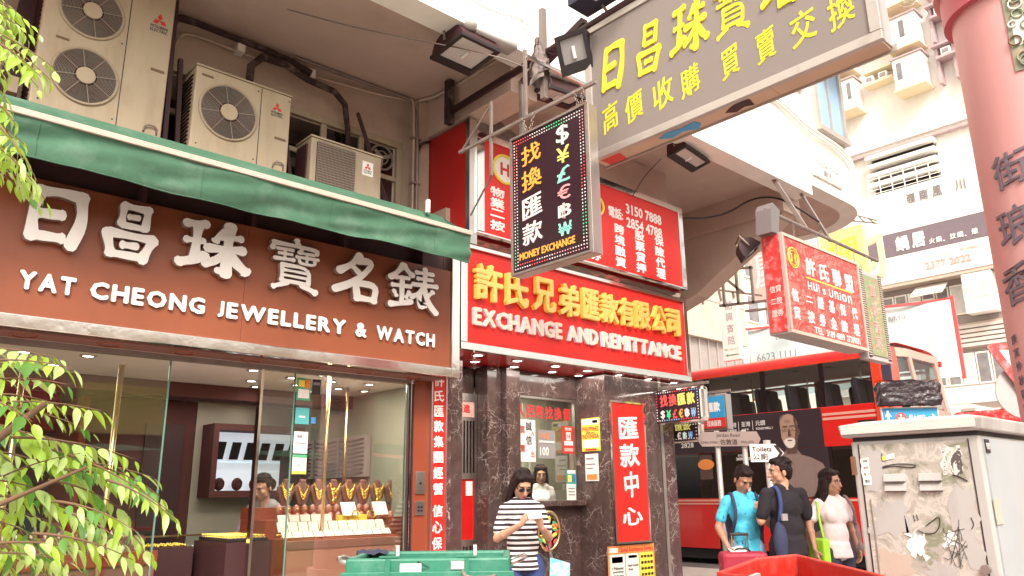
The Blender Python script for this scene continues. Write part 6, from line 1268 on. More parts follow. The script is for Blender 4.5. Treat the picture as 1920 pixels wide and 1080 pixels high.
scr([(1.695, 1.535), (1.64, 1.548), (1.56, 1.545), (1.53, 1.535), (1.56, 1.525), (1.64, 1.54), (1.695, 1.53)], .002)
scr([(1.58, 1.31), (1.575, 1.28)]); scr([(1.565, 1.31), (1.56, 1.285)]); scr([(1.57, 1.24), (1.54, 1.225), (1.50, 1.225), (1.47, 1.25), (1.46, 1.31), (1.50, 1.28), (1.53, 1.26)]); scr([(1.69, 1.60), (1.69, 1.56)])
scr([(1.38, 1.49), (1.35, 1.48), (1.32, 1.46)], .003); scr([(1.33, 1.30), (1.32, 1.27), (1.335, 1.25)])
for k in range(9): scr([(1.42+pz.uniform(-.06, .06), 1.10+pz.uniform(-.06, .2)) for _ in range(3)], .001)
obj('conduit', MB().tube([(3.9925, 1.775, 1.38), (3.9925, 1.772, 1.2), (3.9925, 1.776, .9)], .003), 'dull_steel', t)
for z_ in (.35, 1.5): obj('hinge', MB().box(3.975, 3.995, 1.825, 1.843, z_, z_+.09), 'rust', t)
obj('lock', MB().cyl((3.975, 1.30, 1.08), (3.995, 1.30, 1.08), .02, n=16), 'dull_steel', t)
for a, b, c, d in ((1.803, 1.808, .05, 1.65), (1.291, 1.296, .05, 1.65)): obj('door_seam', MB().box(3.9965, 3.9995, a, b, c, d), 'maroon_black', t)
obj('sticker', MB().box(4.03, 4.085, 1.233, 1.237, 1.585, 1.645), 'black_print', t); ftext('lettering', '街招', 4.037, 4.078, 1.60, 1.63, 1.233, 'card', t, d=.001); obj('sticker', MB().box(4.02, 4.10, 1.233, 1.237, 1.27, 1.38), 'strip_cream', t)
ftext('lettering', 'MTR', .0, .01, 0, .01, 1.3, 'black', t) if False else None

t = thing('gate_column', 'thick pink gate column with dark brushed characters cut off at the right edge', 'column', (6.08, 1.21, 0))
CX, CY, CR = 6.08, 1.21, .40
obj('shaft', MB().cyl((CX, CY, 0), (CX, CY, 5.3), CR, n=64), 'pink_column', t, smooth='auto')
obj('collar', MB().cyl((CX, CY, 4.78), (CX, CY, 5.02), CR+.05, n=64), 'pink_deep', t, smooth='auto'); obj('collar', MB().cyl((CX, CY, 5.021), (CX, CY, 5.6), CR+.09, n=64), 'pink_column', t, smooth='auto')
obj('base', MB().cyl((CX, CY, 0), (CX, CY, .45), CR+.08, n=48), 'pink_pale', t, smooth='auto')
obj('bracket_beam', MB().prism([(-.6, 5.3), (-.95, 5.75), (-.95, 6.2), (0, 6.2), (0, 5.3)], (CX, CY+.35, 0), X, Z, Y*.3), 'pink_pale', t)
obj('pendant_lamp', MB().ell((5.72, 1.78, 5.06), (.07, .07, .07), n=16, m=10), 'case_glass', t, smooth=True); obj('lamp_cap', MB().cyl((5.72, 1.78, 5.12), (5.72, 1.78, 5.3), .03), 'brass', t)
def oncol(s, az0, az1, z0, z1, m, d=.012, off=.02, shear=.12, nm='character'):
    gv, gf, asp = glyph(s, off, .02, 0, shear); v = []
    zm = max(p[2] for p in gv)
    for x, y, z in gv:
        a = R(az0+(az1-az0)*x); r = CR+.002+z/zm*d; v.append((CX+r*cos(a), CY+r*sin(a), z0+(z1-z0)*y))
    o = obj(nm, MB().add(v, gf), m, t, fix=False)
# left tangent of the column as seen from the street lies at azimuth ~105; characters run from there round to the street face
for c, z0, z1, aa, ab in (('街', 3.36, 3.61, 146, 180), ('琅', 2.97, 3.24, 140, 174), ('香', 2.58, 2.86, 133, 168), ('廟', 1.62, 1.9, 130, 165)): oncol(c, aa, ab, z0, z1, 'char_grey', off=.012)
for i, c in enumerate('庚寅仲秋敬題'): oncol(c, 128, 137, 2.34-i*.09, 2.405-i*.09, 'char_grey', .004, .0)
for z0, z1 in ((4.14, 4.74),):
    fr_ = MB()
    for a in range(184, 224, 4): a_ = R(a); b_ = R(a+4); fr_.add([(CX+(CR+.01)*cos(q), CY+(CR+.01)*sin(q), z) for z in (z0, z1) for q in (a_, b_)], [(0, 1, 3, 2)])
    obj('carved_panel', fr_, 'carving', t)
    p2 = MB()
    for a in range(188, 222, 4): a_ = R(a); b_ = R(a+4); p2.add([(CX+(CR+.013)*cos(q), CY+(CR+.013)*sin(q), z) for z in (4.32, 4.54) for q in (a_, b_)], [(0, 1, 3, 2)])
    obj('carved_inset', p2, 'carving_white', t)
    for k in range(26):
        a = R(188+pz.random()*34); z = 4.17+pz.random()*.54; c = Vector((CX+(CR+.02)*cos(a), CY+(CR+.02)*sin(a), z)); obj('carved_scroll', MB().torus(c, .022+.022*pz.random(), .006, (cos(a), sin(a), 0), n=14, m=5), ['carving', 'carving', 'carving_white', 'tag_brown'][k % 4], t, smooth=True)

def wheelie(label, c, rz, m, L, W, H, name='wheeled_bin', cut=False):
    t = thing(name, label, 'bin', (*c, 0), rz)
    th = .02
    def ring(sx, sy, z): return [(-sx, -sy, z), (sx, -sy, z), (sx, sy, z), (-sx, sy, z)]
    v = ring(L*.40, W*.38, .12)+ring(L*.5, W*.5, H-.06)+ring(L*.5-th, W*.5-th, H-.06)+ring(L*.40-th, W*.38-th, .15)
    f = [(0, 3, 2, 1)]+[(i, (i+1) % 4, 4+(i+1) % 4, 4+i) for i in range(4)]+[(8+i, 8+(i+1) % 4, 12+(i+1) % 4, 12+i) for i in range(4)]+[(12, 13, 14, 15)]
    obj('tub', MB().add(v, f), m, t, bevel=.012)
    r = MB()
    for a, b, w1, w2 in ((-L/2-.04, L/2+.04, -W/2-.045, -W/2), (-L/2-.04, L/2+.04, W/2, W/2+.045), (-L/2-.04, -L/2, -W/2, W/2), (L/2, L/2+.04, -W/2, W/2)): r.box(a, b, w1, w2, H-.09, H-.005)
    obj('rim', r, m, t, bevel=.012)
    r2 = MB()
    for a, b, w1, w2 in ((-L/2-.06, L/2+.06, -W/2-.06, -W/2-.046), (-L/2-.06, L/2+.06, W/2+.046, W/2+.06)): r2.box(a, b, w1, w2, H-.10, H-.07)
    obj('lip', r2, m, t, bevel=.004)
    for k in range(5): obj('rib', MB().box(-L*.42+k*L*.21-.012, -L*.42+k*L*.21+.012, -W/2-.02, -W/2+.02, .5, H-.12), m, t)
    for sx in (-1, 1):
        for sy in (-1, 1): obj('wheel', MB().cyl((sx*L*.36, sy*W*.34, .075), (sx*L*.36, sy*W*.34+.04, .075), .075, n=20), 'tyre', t)
        obj('handle', MB().tube([(sx*(L/2+.03), -W*.22, H-.05), (sx*(L/2+.12), -W*.22, H-.02), (sx*(L/2+.12), W*.22, H-.02), (sx*(L/2+.03), W*.22, H-.05)], .014, n=7, smooth=1), 'steel', t, smooth=True)
    return t
g = wheelie('wide green refuse bin with steel side handles standing in front of the jewellery shop', (2.66, 3.60), R(-42), 'bin_green', .76, .46, 1.12)
text('lettering', 'YMT 26801', (-.18, -.245, .93), X, Z, .36, .06, 'yellow_print', g, d=.003, off=.03)
obj('lock_bar', MB().tube([(.18, -.28, 1.05), (.20, -.33, 1.02), (.33, -.33, 1.02), (.34, -.28, 1.03)], .012, smooth=1), 'dull_steel', g, smooth=True); obj('sticker', MB().box(-.14, -.03, -.284, -.277, 1.05, 1.09), 'window_bright', g)
g.location.z = 0
for sx in (-1, 1):
    obj('clip', MB().box(sx*.20-.012, sx*.20+.012, -.30, -.292, 1.0, 1.115).box(sx*.20-.05, sx*.20+.05, -.27, -.235, 1.116, 1.124), 'bin_green', g); obj('clip', MB().box(sx*.22-.01, sx*.22+.01, .20, .21, 1.03, 1.15), 'window_bright', g)
obj('triangle_mark', MB().tube([(-.05, -.281, 1.10), (.01, -.281, 1.07), (-.04, -.281, 1.06), (-.05, -.281, 1.10)], .002, n=4), 'maroon_black', g)
obj('scuff', MB().box(.12, .20, -.2815, -.278, 1.06, 1.10), 'window_bright', g)
tag(obj('rubbish_bag', MB().grid(lambda u, v: (2.42+.14*u+.05*v, 3.98-.10*u+.10*v, 1.128-.09*max(0, v-.55)-.05*max(0, .35-v)+.018*noise.noise(Vector((u*5, v*6, 2)))), 10, 10), 'denim_dark', smooth=True), 'crumpled dark cloth lying over the back rim of the green bin', 'cloth')
# open red crate truck
t = thing('red_bin', 'open bright red plastic tub at the bottom edge with a hand hole', 'bin', (3.2, 1.95, 0))
def rb(z, k): 
    c = [(2.97, 1.99), (3.60, 2.19), (3.92, 2.16), (3.26, 1.44), (2.80, 1.30)]; cx, cy = 3.28, 1.78
    return [(cx+(x-cx)*k, cy+(y-cy)*k, z) for x, y in c]
zt = [1.10, 1.11, 1.11, 1.10, 1.09]
o1 = rb(0, .86); o2 = [(x, y, z) for (x, y, _), z in zip(rb(0, 1.0), zt)]; o3 = [(x, y, z) for (x, y, _), z in zip(rb(0, 1.05), zt)]; i1 = [(x, y, z-.004) for (x, y, _), z in zip(rb(0, .965), zt)]; i0 = rb(.06, .82); o25 = [(x, y, z-.05) for (x, y, _), z in zip(rb(0, 1.045), zt)]; o24 = [(x, y, z-.05) for (x, y, _), z in zip(rb(0, .995), zt)]
v = o1+o24+o25+o3+i1+i0; f = []
for a in range(5):
    for i in range(5): f.append((a*5+i, a*5+(i+1) % 5, (a+1)*5+(i+1) % 5, (a+1)*5+i))
f += [(0, 4, 3, 2, 1), (25, 26, 27, 28, 29)]
obj('tub', MB().add(v, f), 'bin_red', t, bevel=.014)
obj('hand_hole', MB().obox((3.34, 2.075, 1.03), (.13, .042, 0), (.003, -.010, 0), (0, 0, .022)), 'box_paint', t)

def signpost(label, c, h, r=.035, grp=None):
    return obj('post', MB().cyl((c[0], c[1], 0), (c[0], c[1], h), r, n=14), 'pole', label, smooth=True)
t = thing('street_sign', 'grey two-way pointed Jordan Road street sign on two slim posts', 'sign', (8.0, 5.1, 0))
U = (Vector((8.25, 4.85, 0))-Vector((7.72, 5.35, 0))).normalized(); N_ = U.cross(Z); O = Vector((7.72, 5.35, 1.94))
obj('board', MB().prism([(0, .08), (.05, 0), (.69, 0), (.73, .08), (.69, .165), (.05, .165)], O, U, Z, -N_*.02), 'jordan_grey', t)
obj('board_frame', MB().box(0, 1, 0, 1, 0, 1), 'dull_steel', t).hide_render = False
bpy.data.objects.remove(bpy.data.objects['board_frame'])
text('lettering', 'Jordan Road', O+U*.22+Z*.095+N_*.001, U, Z, .27, .05, 'maroon_black', t, d=.002, off=0); text('lettering', '佐敦道', O+U*.26+Z*.015+N_*.001, U, Z, .20, .065, 'maroon_black', t, d=.002, off=.01)
text('lettering', '374A-370D', O+U*.04+Z*.03+N_*.001, U, Z, .19, .028, 'maroon_black', t, d=.002, off=0); text('lettering', '37A-37D', O+U*.50+Z*.03+N_*.001, U, Z, .15, .028, 'maroon_black', t, d=.002, off=0)
for q in (.24, .55): obj('post', MB().cyl(tuple((O+U*q-N_*.05).to_2d())+(0,), tuple((O+U*q-N_*.05).to_2d())+(2.12,), .03, n=12), 'pole', t, smooth=True)
t = thing('toilets_sign', 'white arrow-ended Toilets direction sign on a slim grey post', 'sign', (7.25, 4.22, 0))
O = Vector((7.10, 4.30, 1.715)); U = Vector((.24, -.215, 0)).normalized(); N_ = U.cross(Z)
obj('board', MB().prism([(0, .0), (.255, 0), (.34, .085), (.255, .175), (0, .175)], O, U, Z, -N_*.02), 'plaque', t)
obj('arrow', MB().prism([(.235, .012), (.27, .012), (.325, .085), (.27, .162), (.235, .162), (.29, .085)], O+N_*.001, U, Z, N_*.003), 'maroon_black', t)
text('lettering', 'Toilets', O+U*.015+Z*.10+N_*.001, U, Z, .20, .05, 'maroon_black', t, d=.002, off=.02); text('lettering', '公廁', O+U*.02+Z*.02+N_*.001, U, Z, .15, .065, 'maroon_black', t, d=.002, off=.01)
pp = O+U*.19-N_*.05; obj('post', MB().cyl((pp.x, pp.y, 0), (pp.x, pp.y, 1.93), .035, n=14), 'pole', t, smooth=True)
t = thing('station_sign', 'blue station direction sign with walking figure and arrow below a wrapped black board', 'sign', (8.45, 3.2, 0))
O = Vector((8.25, 3.43, 2.05)); U = Vector((.42, -.39, 0)).normalized(); N_ = U.cross(Z)
obj('border', MB().prism([(-.012, -.012), (.575, -.012), (.575, .205), (-.012, .205)], O, U, Z, -N_*.02), 'plaque', t); obj('board', MB().prism([(0, 0), (.563, 0), (.563, .193), (0, .193)], O+N_*.001, U, Z, N_*.003), 'blue_sign', t)
Q = O+N_*.006
obj('symbol', MB().prism([(.18+.055*cos(k*pi/10), .095+.055*sin(k*pi/10)) for k in range(20)], Q, U, Z, N_*.002), 'road_red', t)
s_ = MB(); s_.prism([(.165, .06), (.195, .06), (.185, .08), (.185, .11), (.195, .13), (.165, .13), (.175, .11), (.175, .08)], Q+N_*.003, U, Z, N_*.001); s_.prism([(.145, .09), (.215, .09), (.215, .098), (.145, .098)], Q+N_*.0045, U, Z, N_*.001); obj('symbol_mark', s_, 'plaque', t)
w_ = MB(); w_.prism([(.05+.013*cos(k*pi/6), .16+.013*sin(k*pi/6)) for k in range(12)], Q, U, Z, N_*.002); w_.prism([(.035, .145), (.065, .145), (.085, .11), (.078, .105), (.062, .12), (.062, .09), (.08, .03), (.068, .03), (.05, .075), (.034, .03), (.022, .03), (.038, .09), (.038, .12), (.024, .10), (.018, .105)], Q, U, Z, N_*.002); obj('walking_figure', w_, 'plaque', t)
text('lettering', '柯士甸站', Q+U*.26+Z*.06, U, Z, .17, .07, 'plaque', t, d=.002, off=.01)
obj('arrow', MB().prism([(.46, .085), (.51, .085), (.495, .06), (.51, .055), (.545, .095), (.51, .135), (.495, .13), (.51, .105), (.46, .105)], Q, U, Z, N_*.002), 'plaque', t)
pp = O+U*.28-N_*.06; obj('post', MB().cyl((pp.x, pp.y, 0), (pp.x, pp.y, 2.4), .04, n=14), 'pole', t, smooth=True)
tw = thing('wrapped_board', 'board wrapped in shiny creased black plastic on top of the blue sign post', 'board', (8.45, 3.2, 2.26))
OO = O+Vector((0, 0, .215)); bm_ = MB()
def wrap(u, v):
    a = u*2*pi; x = .285+.31*max(-1, min(1, 1.35*cos(a))); y = .07*max(-1, min(1, 1.6*sin(a))); z = .005+.235*v+.018*sin(3*a+1)*v*(1-v)*2
    x += .008*sin(14*v+5*a); nz = noise.noise(Vector((x*14, v*8, y*9)))*.012
    k = 1 if 0 < v < 1 else .97
    p = OO+U*((x-.285)*k+.285+nz)+N_*(y*k+nz)+Z*(z+(.03*(1-abs(x-.285)/.31) if v > .99 else 0)+nz); return tuple(p)
bm_.grid(wrap, 44, 12); bm_.add([tuple(OO+U*(.285+a)+N_*b+Z*.262) for a, b in ((-.31, -.07), (0, -.07), (.31, -.07), (.31, .07), (0, .07), (-.31, .07))], [(0, 1, 2, 3, 4, 5)])
obj('plastic_wrap', bm_, 'plastic_wrap', tw, smooth=True)
for q in (.10, .45): obj('strap', MB().box(0, .001, 0, .001, 0, .001), 'grey_print', tw); bpy.data.objects.remove([c for c in tw.children if c.name.startswith('strap')][-1])
t = thing('warning_sign', 'red-bordered give way triangle sign behind the pink column', 'sign', (9.1, 2.5, 0))
O = Vector((8.93, 2.57, 2.80)); U = Vector((.62, -.72, 0)).normalized(); N_ = U.cross(Z)
obj('border', MB().prism([(0, .04), (.04, .075), (.62, .075), (.66, .04), (.36, -.52), (.30, -.52)], O, U, Z, -N_*.015), 'road_red', t); obj('face', MB().prism([(.11, .005), (.55, .005), (.33, -.41)], O+N_*.001, U, Z, N_*.002), 'plaque', t)
obj('back_plate', MB().cyl(tuple(O+U*.30-Z*.42-N_*.05), tuple(O+U*.30-Z*.42-N_*.065), .27, n=30), 'sign_back', t); pp = O+U*.33-N_*.08; obj('post', MB().cyl((pp.x, pp.y, 0), (pp.x, pp.y, 2.95), .04, n=14), 'pole', t, smooth=True)
O = Vector((9.28, 2.32, 2.02)); obj('round_plate', MB().cyl(tuple(O), tuple(O-N_*.015), .17, n=30), 'plaque', t); obj('round_face', MB().cyl(tuple(O+N_*.003), tuple(O), .155, n=30), 'blue_sign', t)

# ================================================================ PEOPLE
def cap(mb, p, q, r1, r2=None):
    r2 = r1 if r2 is None else r2; p, q = Vector(p), Vector(q)
    if (q-p).length > 1e-4: mb.cyl(p, q, r1, r2, n=14)
    mb.ell(p, (r1,)*3, n=14, m=8); mb.ell(q, (r2,)*3, n=14, m=8)
def blend(name, mb, m, parent, vox=.011, it=6, noise_amp=0, nfreq=12):
    """melt overlapping forms into one continuous skin"""
    me = bpy.data.meshes.new('tmp'); me.from_pydata(mb.v, [], mb.f); o = bpy.data.objects.new('tmp', me); COL.objects.link(o)
    r = o.modifiers.new('r', 'REMESH'); r.mode = 'VOXEL'; r.voxel_size = vox; r.adaptivity = 0
    s = o.modifiers.new('s', 'SMOOTH'); s.factor = .5; s.iterations = it
    dg = bpy.context.evaluated_depsgraph_get(); m2 = bpy.data.meshes.new_from_object(o.evaluated_get(dg)); bpy.data.objects.remove(o); bpy.data.meshes.remove(me)
    m2.name = name; m2.polygons.foreach_set('use_smooth', [True]*len(m2.polygons)); m2.materials.clear(); m2.materials.append(M[m])
    if noise_amp:
        for v in m2.vertices:
            n = noise.noise_vector(v.co*nfreq); v.co += Vector((n.x, n.y, n.z*.3))*noise_amp
    o = bpy.data.objects.new(name, m2); COL.objects.link(o); o.parent = parent; LOC[o.name] = Vector((0, 0, 0)); return o
def hand(mb, w, d, pn, thumb, curl=.6, L=.085):
    """w wrist, d direction of the palm, pn palm normal, thumb side vector"""
    w, d, pn, th = Vector(w), Vector(d).normalized(), Vector(pn).normalized(), Vector(thumb).normalized()
    c = w+d*.045
    for s in (-1, 0, 1): cap(mb, w+th*s*.012, w+d*L+th*s*.024, .014, .013)
    for k, (s, l) in enumerate(((1.5, .066), (.5, .075), (-.5, .070), (-1.5, .054))):
        b = w+d*L+th*s*.019; a1 = d*cos(curl*.7)+pn*sin(curl*.7); a2 = d*cos(curl*1.8)+pn*sin(curl*1.8)
        cap(mb, b, b+a1*l*.5, .0095, .009); cap(mb, b+a1*l*.5, b+a1*l*.5+a2*l*.55, .009, .0075)
    t0 = w+d*.025+th*.022; t1 = t0+(d*.6+th*.75+pn*.3).normalized()*.035; t2 = t1+(d*.9+th*.15+pn*.5).normalized()*.032; cap(mb, t0, t1, .0125, .011); cap(mb, t1, t2, .011, .008)
def head(mb, c, rm, s=1.):
    """c = centre of the skull; rm turns the head; face along local -Y"""
    def P_(x, y, z): return Vector(c)+rm@(Vector((x, y, z))*s)
    def E_(x, y, z, r, rot=None): mb.ell(P_(x, y, z), tuple(a*s for a in r), rm.to_4x4()@(rot or Matrix.Identity(4)), n=18, m=12)
    E_(0, .012, .025, (.074, .090, .088)); E_(0, -.022, -.030, (.060, .062, .075)); E_(0, -.040, -.080, (.034, .036, .030)); E_(-.035, -.01, -.062, (.026, .045, .034)); E_(.035, -.01, -.062, (.026, .045, .034))
    E_(-.036, -.058, -.030, (.022, .018, .024)); E_(.036, -.058, -.030, (.022, .018, .024)); E_(0, -.072, .022, (.05, .014, .016))
    E_(0, -.092, -.022, (.011, .014, .030)); E_(0, -.101, -.036, (.017, .013, .011)); E_(0, -.078, -.062, (.025, .012, .010)); E_(0, -.068, -.095, (.02, .014, .014))
    for sx in (-1, 1): E_(sx*.078, .012, -.018, (.010, .019, .031), Matrix.Rotation(sx*.25, 4, 'Z'))
    return P_
def face_parts(t, P_, rm, s, shades=False, closed=False):
    def blob(nm, x, y, z, r, m): obj(nm, MB().ell(P_(x, y, z), tuple(a*s for a in r), rm.to_4x4(), n=12, m=8), m, t, smooth=True, keep=True)
    blob('lips', 0, -.0885, -.066, (.021, .006, .005), 'lips'); blob('lips', 0, -.0875, -.073, (.017, .006, .005), 'lips')
    for sx in (-1, 1):
        blob('eyebrow', sx*.032, -.0835, .020, (.018, .005, .0035), 'hair')
        if not shades:
            blob('eye', sx*.031, -.077, -.002, (.0125, .008, .006 if not closed else .002), 'white_print'); blob('pupil', sx*.031, -.0845, -.003, (.0052, .002, .0052), 'black_print'); blob('eyelid', sx*.031, -.079, .0045, (.0145, .008, .003), 'hair')
        else: blob('sunglass_lens', sx*.033, -.090, -.004, (.029, .007, .019), 'black_gloss')
        blob('nostril', sx*.007, -.109, -.044, (.003, .003, .002), 'lips')
    if shades:
        blob('bridge', 0, -.096, .003, (.012, .003, .003), 'black_gloss')
        for sx in (-1, 1): obj('sunglass_arm', MB().bar(P_(sx*.060, -.082, .0), P_(sx*.080, .01, .0), .006*s), 'black_gloss', t, keep=True)
def person(label, loc, rz, H=1.62, head_yaw=0, head_pitch=0, armL=None, armR=None, skin='skin_a', top='tee_black', bottom='denim', hair='short', female=False, sleeve=.55, lean=0., stride=.06, shades=False, build=1., hem=.90, hx=0., legs=True, handcfg=None):
    """stands at loc, facing local -Y; armX = (elbow, wrist, palm dir, palm normal) in local coordinates"""
    t = thing('person', label, 'person', loc, R(rz)); k = H/1.70; S = lambda *p: Vector(p)*k
    sh = .175*k*build if not female else .142*k*build; shz = 1.40*k; hipz = .93*k
    rm = Matrix.Rotation(R(head_yaw), 3, 'Z')@Matrix.Rotation(R(head_pitch), 3, 'X')
    hc = Vector((hx, -.02*k-lean, 1.585*k)); b = MB()
    P_ = head(b, hc, rm, k*1.07); cap(b, (0, .01-lean*.5, 1.38*k), hc+rm@Vector((0, .015, -.07))*k, .055*k, .050*k)
    # trunk core
    b.ell((0, .0, 1.20*k), (.13*k*build, .085*k*build, .20*k)); b.ell((0, 0, .98*k), (.14*k*build, .09*k*build, .14*k)); cap(b, (-sh*.8, 0, shz-.02), (sh*.8, 0, shz-.02), .036*k, .036*k)
    shirt = MB(); w = build
    shirt.ell((0, -.005, 1.27*k), ((.140 if female else .158)*k*w, .108*k*w, .165*k), n=20, m=12); shirt.ell((0, -.002, 1.08*k), (.142*k*w, .108*k*w, .20*k), n=20, m=12)
    shirt.ell((0, 0, (hem+.06)*k), (.160*k*w, .118*k*w, .10*k), n=20, m=12); shirt.cyl((0, 0, hem*k), (0, 0, 1.0*k), .150*k*w, .135*k*w, n=24)
    cap(shirt, (-sh*.86, .005, shz-.018), (sh*.86, .005, shz-.018), .055*k, .055*k); cap(shirt, (-.06*k, .0, shz+.012), (.06*k, .0, shz+.012), .062*k)
    if female:
        for sx in (-1, 1): shirt.ell((sx*.062*k, -.070*k, 1.255*k), (.065*k, .055*k, .070*k), n=14, m=10)
    else: shirt.ell((0, -.03*k, 1.27*k), (.13*k*w, .095*k, .11*k))
    for side, arm in ((-1, armR), (1, armL)):
        s0 = Vector((side*sh, .005, shz-.02))
        e, wr, d, pn = arm if arm else (Vector((side*(sh+.05*k), .03, 1.12*k)), Vector((side*(sh+.06*k), -.03*k, .87*k)), (0, -.1, -1), (-side, 0, 0))
        e, wr = Vector(e), Vector(wr); cap(b, s0, e, .038*k*w, .036*k); cap(b, e, wr, .038*k, .024*k); mid = e.lerp(wr, .3); b.ell(mid, (.040*k,)*3)
        thumb = Vector(d).cross(Vector(pn))*(1 if side < 0 else -1)
        if thumb.length < .1: thumb = Vector((0, -1, 0))
        hand(b, wr, d, pn, thumb, (handcfg or {}).get(side, .6), .085*k)
        se = s0.lerp(e, sleeve*1.25); rs = (.052 if female else .053)*k*w; cap(shirt, s0+Vector((0, 0, .0)), se, rs, rs*.98)
    tr = MB(); 
    for sx in (-1, 1):
        hp = Vector((sx*.088*k, 0, hipz-.03)); kn = Vector((sx*.095*k, sx*stride*.5-.02, .50*k)); an = Vector((sx*.10*k, sx*stride+.02, .085*k))
        cap(b, hp, kn, .075*k, .05*k); cap(b, kn, an, .048*k, .034*k); b.ell(an+Vector((0, -.06, -.04)), (.036*k, .10*k, .034*k))
        cap(tr, hp+Vector((0, 0, .01)), kn, .098*k*w, .070*k); cap(tr, kn, an+Vector((0, 0, .02)), .068*k, .058*k)
        sm = MB(); sm.ell(an+Vector((0, -.06, -.045)), (.047*k, .125*k, .040*k)); sm.ell(an+Vector((0, .0, -.02)), (.045*k, .055*k, .055*k)); obj('shoe', sm, 'shoe', t, smooth=True, keep=True)
    tr.ell((0, .005, .95*k), (.150*k*w, .112*k*w, .12*k), n=18, m=12)
    blend('body', b, skin, t, .0075*k, 4); blend('shirt', shirt, top, t, .011, 6, .011, 11); blend('trousers', tr, bottom, t, .013, 4, .013, 10)
    face_parts(t, P_, rm, k*1.07, shades)
    h = MB(); hm = rm.to_4x4(); k *= 1.07
    def HE(x, y, z, r): h.ell(P_(x, y, z), tuple(a*k for a in r), hm, n=14, m=10)
    if hair == 'short':
        HE(0, .022, .050, (.080, .090, .078)); HE(0, .05, .0, (.074, .062, .085)); HE(0, -.035, .088, (.060, .045, .032))
        for sx in (-1, 1): HE(sx*.070, .02, .022, (.014, .045, .045))
        blend('hair', h, 'hair', t, .008, 3, .005, 30)
        st = MB(); rn = random.Random(len(label))
        for q in range(150):
            a = rn.uniform(0, 2*pi); e_ = rn.uniform(.15, 1.35); d = Vector((cos(a)*cos(e_), sin(a)*cos(e_)+.15, sin(e_))); p0 = P_(d.x*.080, .022+d.y*.088, .045+d.z*.078); p1 = p0+rm@Vector((d.x*.01, -.018, .010))+Vector((rn.uniform(-.006, .006),)*3)
            st.tube([p0-rm@d*.006, p0, p1], [.003, .0026, .0006], n=4)
        obj('hair_strands', st, 'hair', t, smooth=True, keep=True, kind='stuff')
    else:
        HE(0, .022, .052, (.084, .095, .078)); HE(0, .05, -.02, (.078, .065, .10)); HE(-.042, -.030, .082, (.042, .045, .026)); HE(.042, -.030, .082, (.042, .045, .026)); HE(-.070, -.020, .03, (.016, .035, .05)); HE(.070, -.020, .03, (.016, .035, .05))
        rn = random.Random(len(label)); sd_ = hair
        for q in range(26):
            a = R(-20+220*q/25); x, y = .080*cos(a), .015+.075*sin(a); p0 = P_(x, y, .02); L_ = rn.uniform(.24, .30)*k*(1 if hair == 'long' else 1.1)
            sw = Vector((0, 0, 0)) if hair == 'long' else rm@Vector((.10, .10, 0))*rn.uniform(.3, 1)*0+Vector((-.07 if x < .05 else .06, .05, 0))*rn.uniform(.4, 1)
            p1 = P_(x*1.15, y*1.1+.01, -.11); p2 = p1+Vector((x*.2, .02, -L_*.55))+sw; cap(h, p0, p1, .016*k, .019*k); cap(h, p1, p2, .019*k, .008*k)
        blend('hair', h, 'hair', t, .009, 3, .006, 26)
        st = MB()
        for q in range(70):
            a = R(rn.uniform(-25, 205)); x, y = .086*cos(a), .015+.080*sin(a); p0 = P_(x*.5, y*.5, .125); p1 = P_(x, y, .04); p2 = P_(x*1.2, y*1.15+.01, -.10); p3 = p2+Vector((x*.3+rn.uniform(-.02, .02), .02+rn.uniform(-.01, .03), -rn.uniform(.10, .22)))
            if sd_ != 'long': p3 = p3+Vector((-.06 if x < .03 else .07, .05, .02))*rn.uniform(.3, 1.2)
            st.tube([p0, p1, p2, p3], [.0028, .0028, .002, .0006], n=4, smooth=2)
        obj('hair_strands', st, 'hair', t, smooth=True, keep=True, kind='stuff')
    return t, P_

A = Vector
# woman in the striped top, reading her phone
t, _ = person('woman in a black and white striped top and sunglasses looking down at her phone', (4.60, 4.98, 0), -30, 1.62, 8, 32, female=True, top='tee_stripe', bottom='denim', hair='long', shades=True, build=1.04, hem=.87, sleeve=.62,
    armR=(A((-.225, -.05, 1.08)), A((-.075, -.27, 1.19)), A((.45, -.45, .75)), A((.6, .3, -.2))), armL=(A((.215, -.05, 1.08)), A((.10, -.27, 1.16)), A((-.35, -.55, .6)), A((-.6, .2, .4))), handcfg={-1: .9, 1: .5})
ph = thing('phone', 'pale smartphone held in both hands by the woman in stripes', 'phone', (4.60, 4.98, 0), R(-30))
obj('case', MB().obox((.02, -.36, 1.265), (.055, 0, .006), (0, .035, .025), (.0, -.0035, .005)), 'plaque', ph, keep=True); obj('screen', MB().obox((.02, -.3565, 1.270), (.05, 0, .0055), (0, .032, .0225), (.0, -.0015, .0024)), 'black_gloss', ph, keep=True)
tb = thing('tote_bag', 'blue and lilac floral tote bag hanging at the striped woman’s side', 'bag', (4.60, 4.98, 0), R(-30))
g = MB(); g.grid(lambda u, v: (.20+.17*u+.02*v, -.02+.10*(1 if 0 else sin(pi*u)*(.4+.6*(1-v)))-.03, .50+.42*v-.05*u*v), 12, 12); g.grid(lambda u, v: (.20+.17*u+.02*v, -.02-.06*sin(pi*u)*(.4+.6*(1-v))-.03, .50+.42*v-.05*u*v), 12, 12)
obj('bag_body', g, 'bag_floral', tb, smooth=True, keep=True); obj('strap', MB().tube([(.235, -.03, .90), (.20, -.06, 1.1), (.17, -.03, 1.34), (.16, .04, 1.33), (.20, .06, 1.1), (.25, -.02, .90)], .010, smooth=1), 'bag_grey', tb, smooth=True, keep=True)
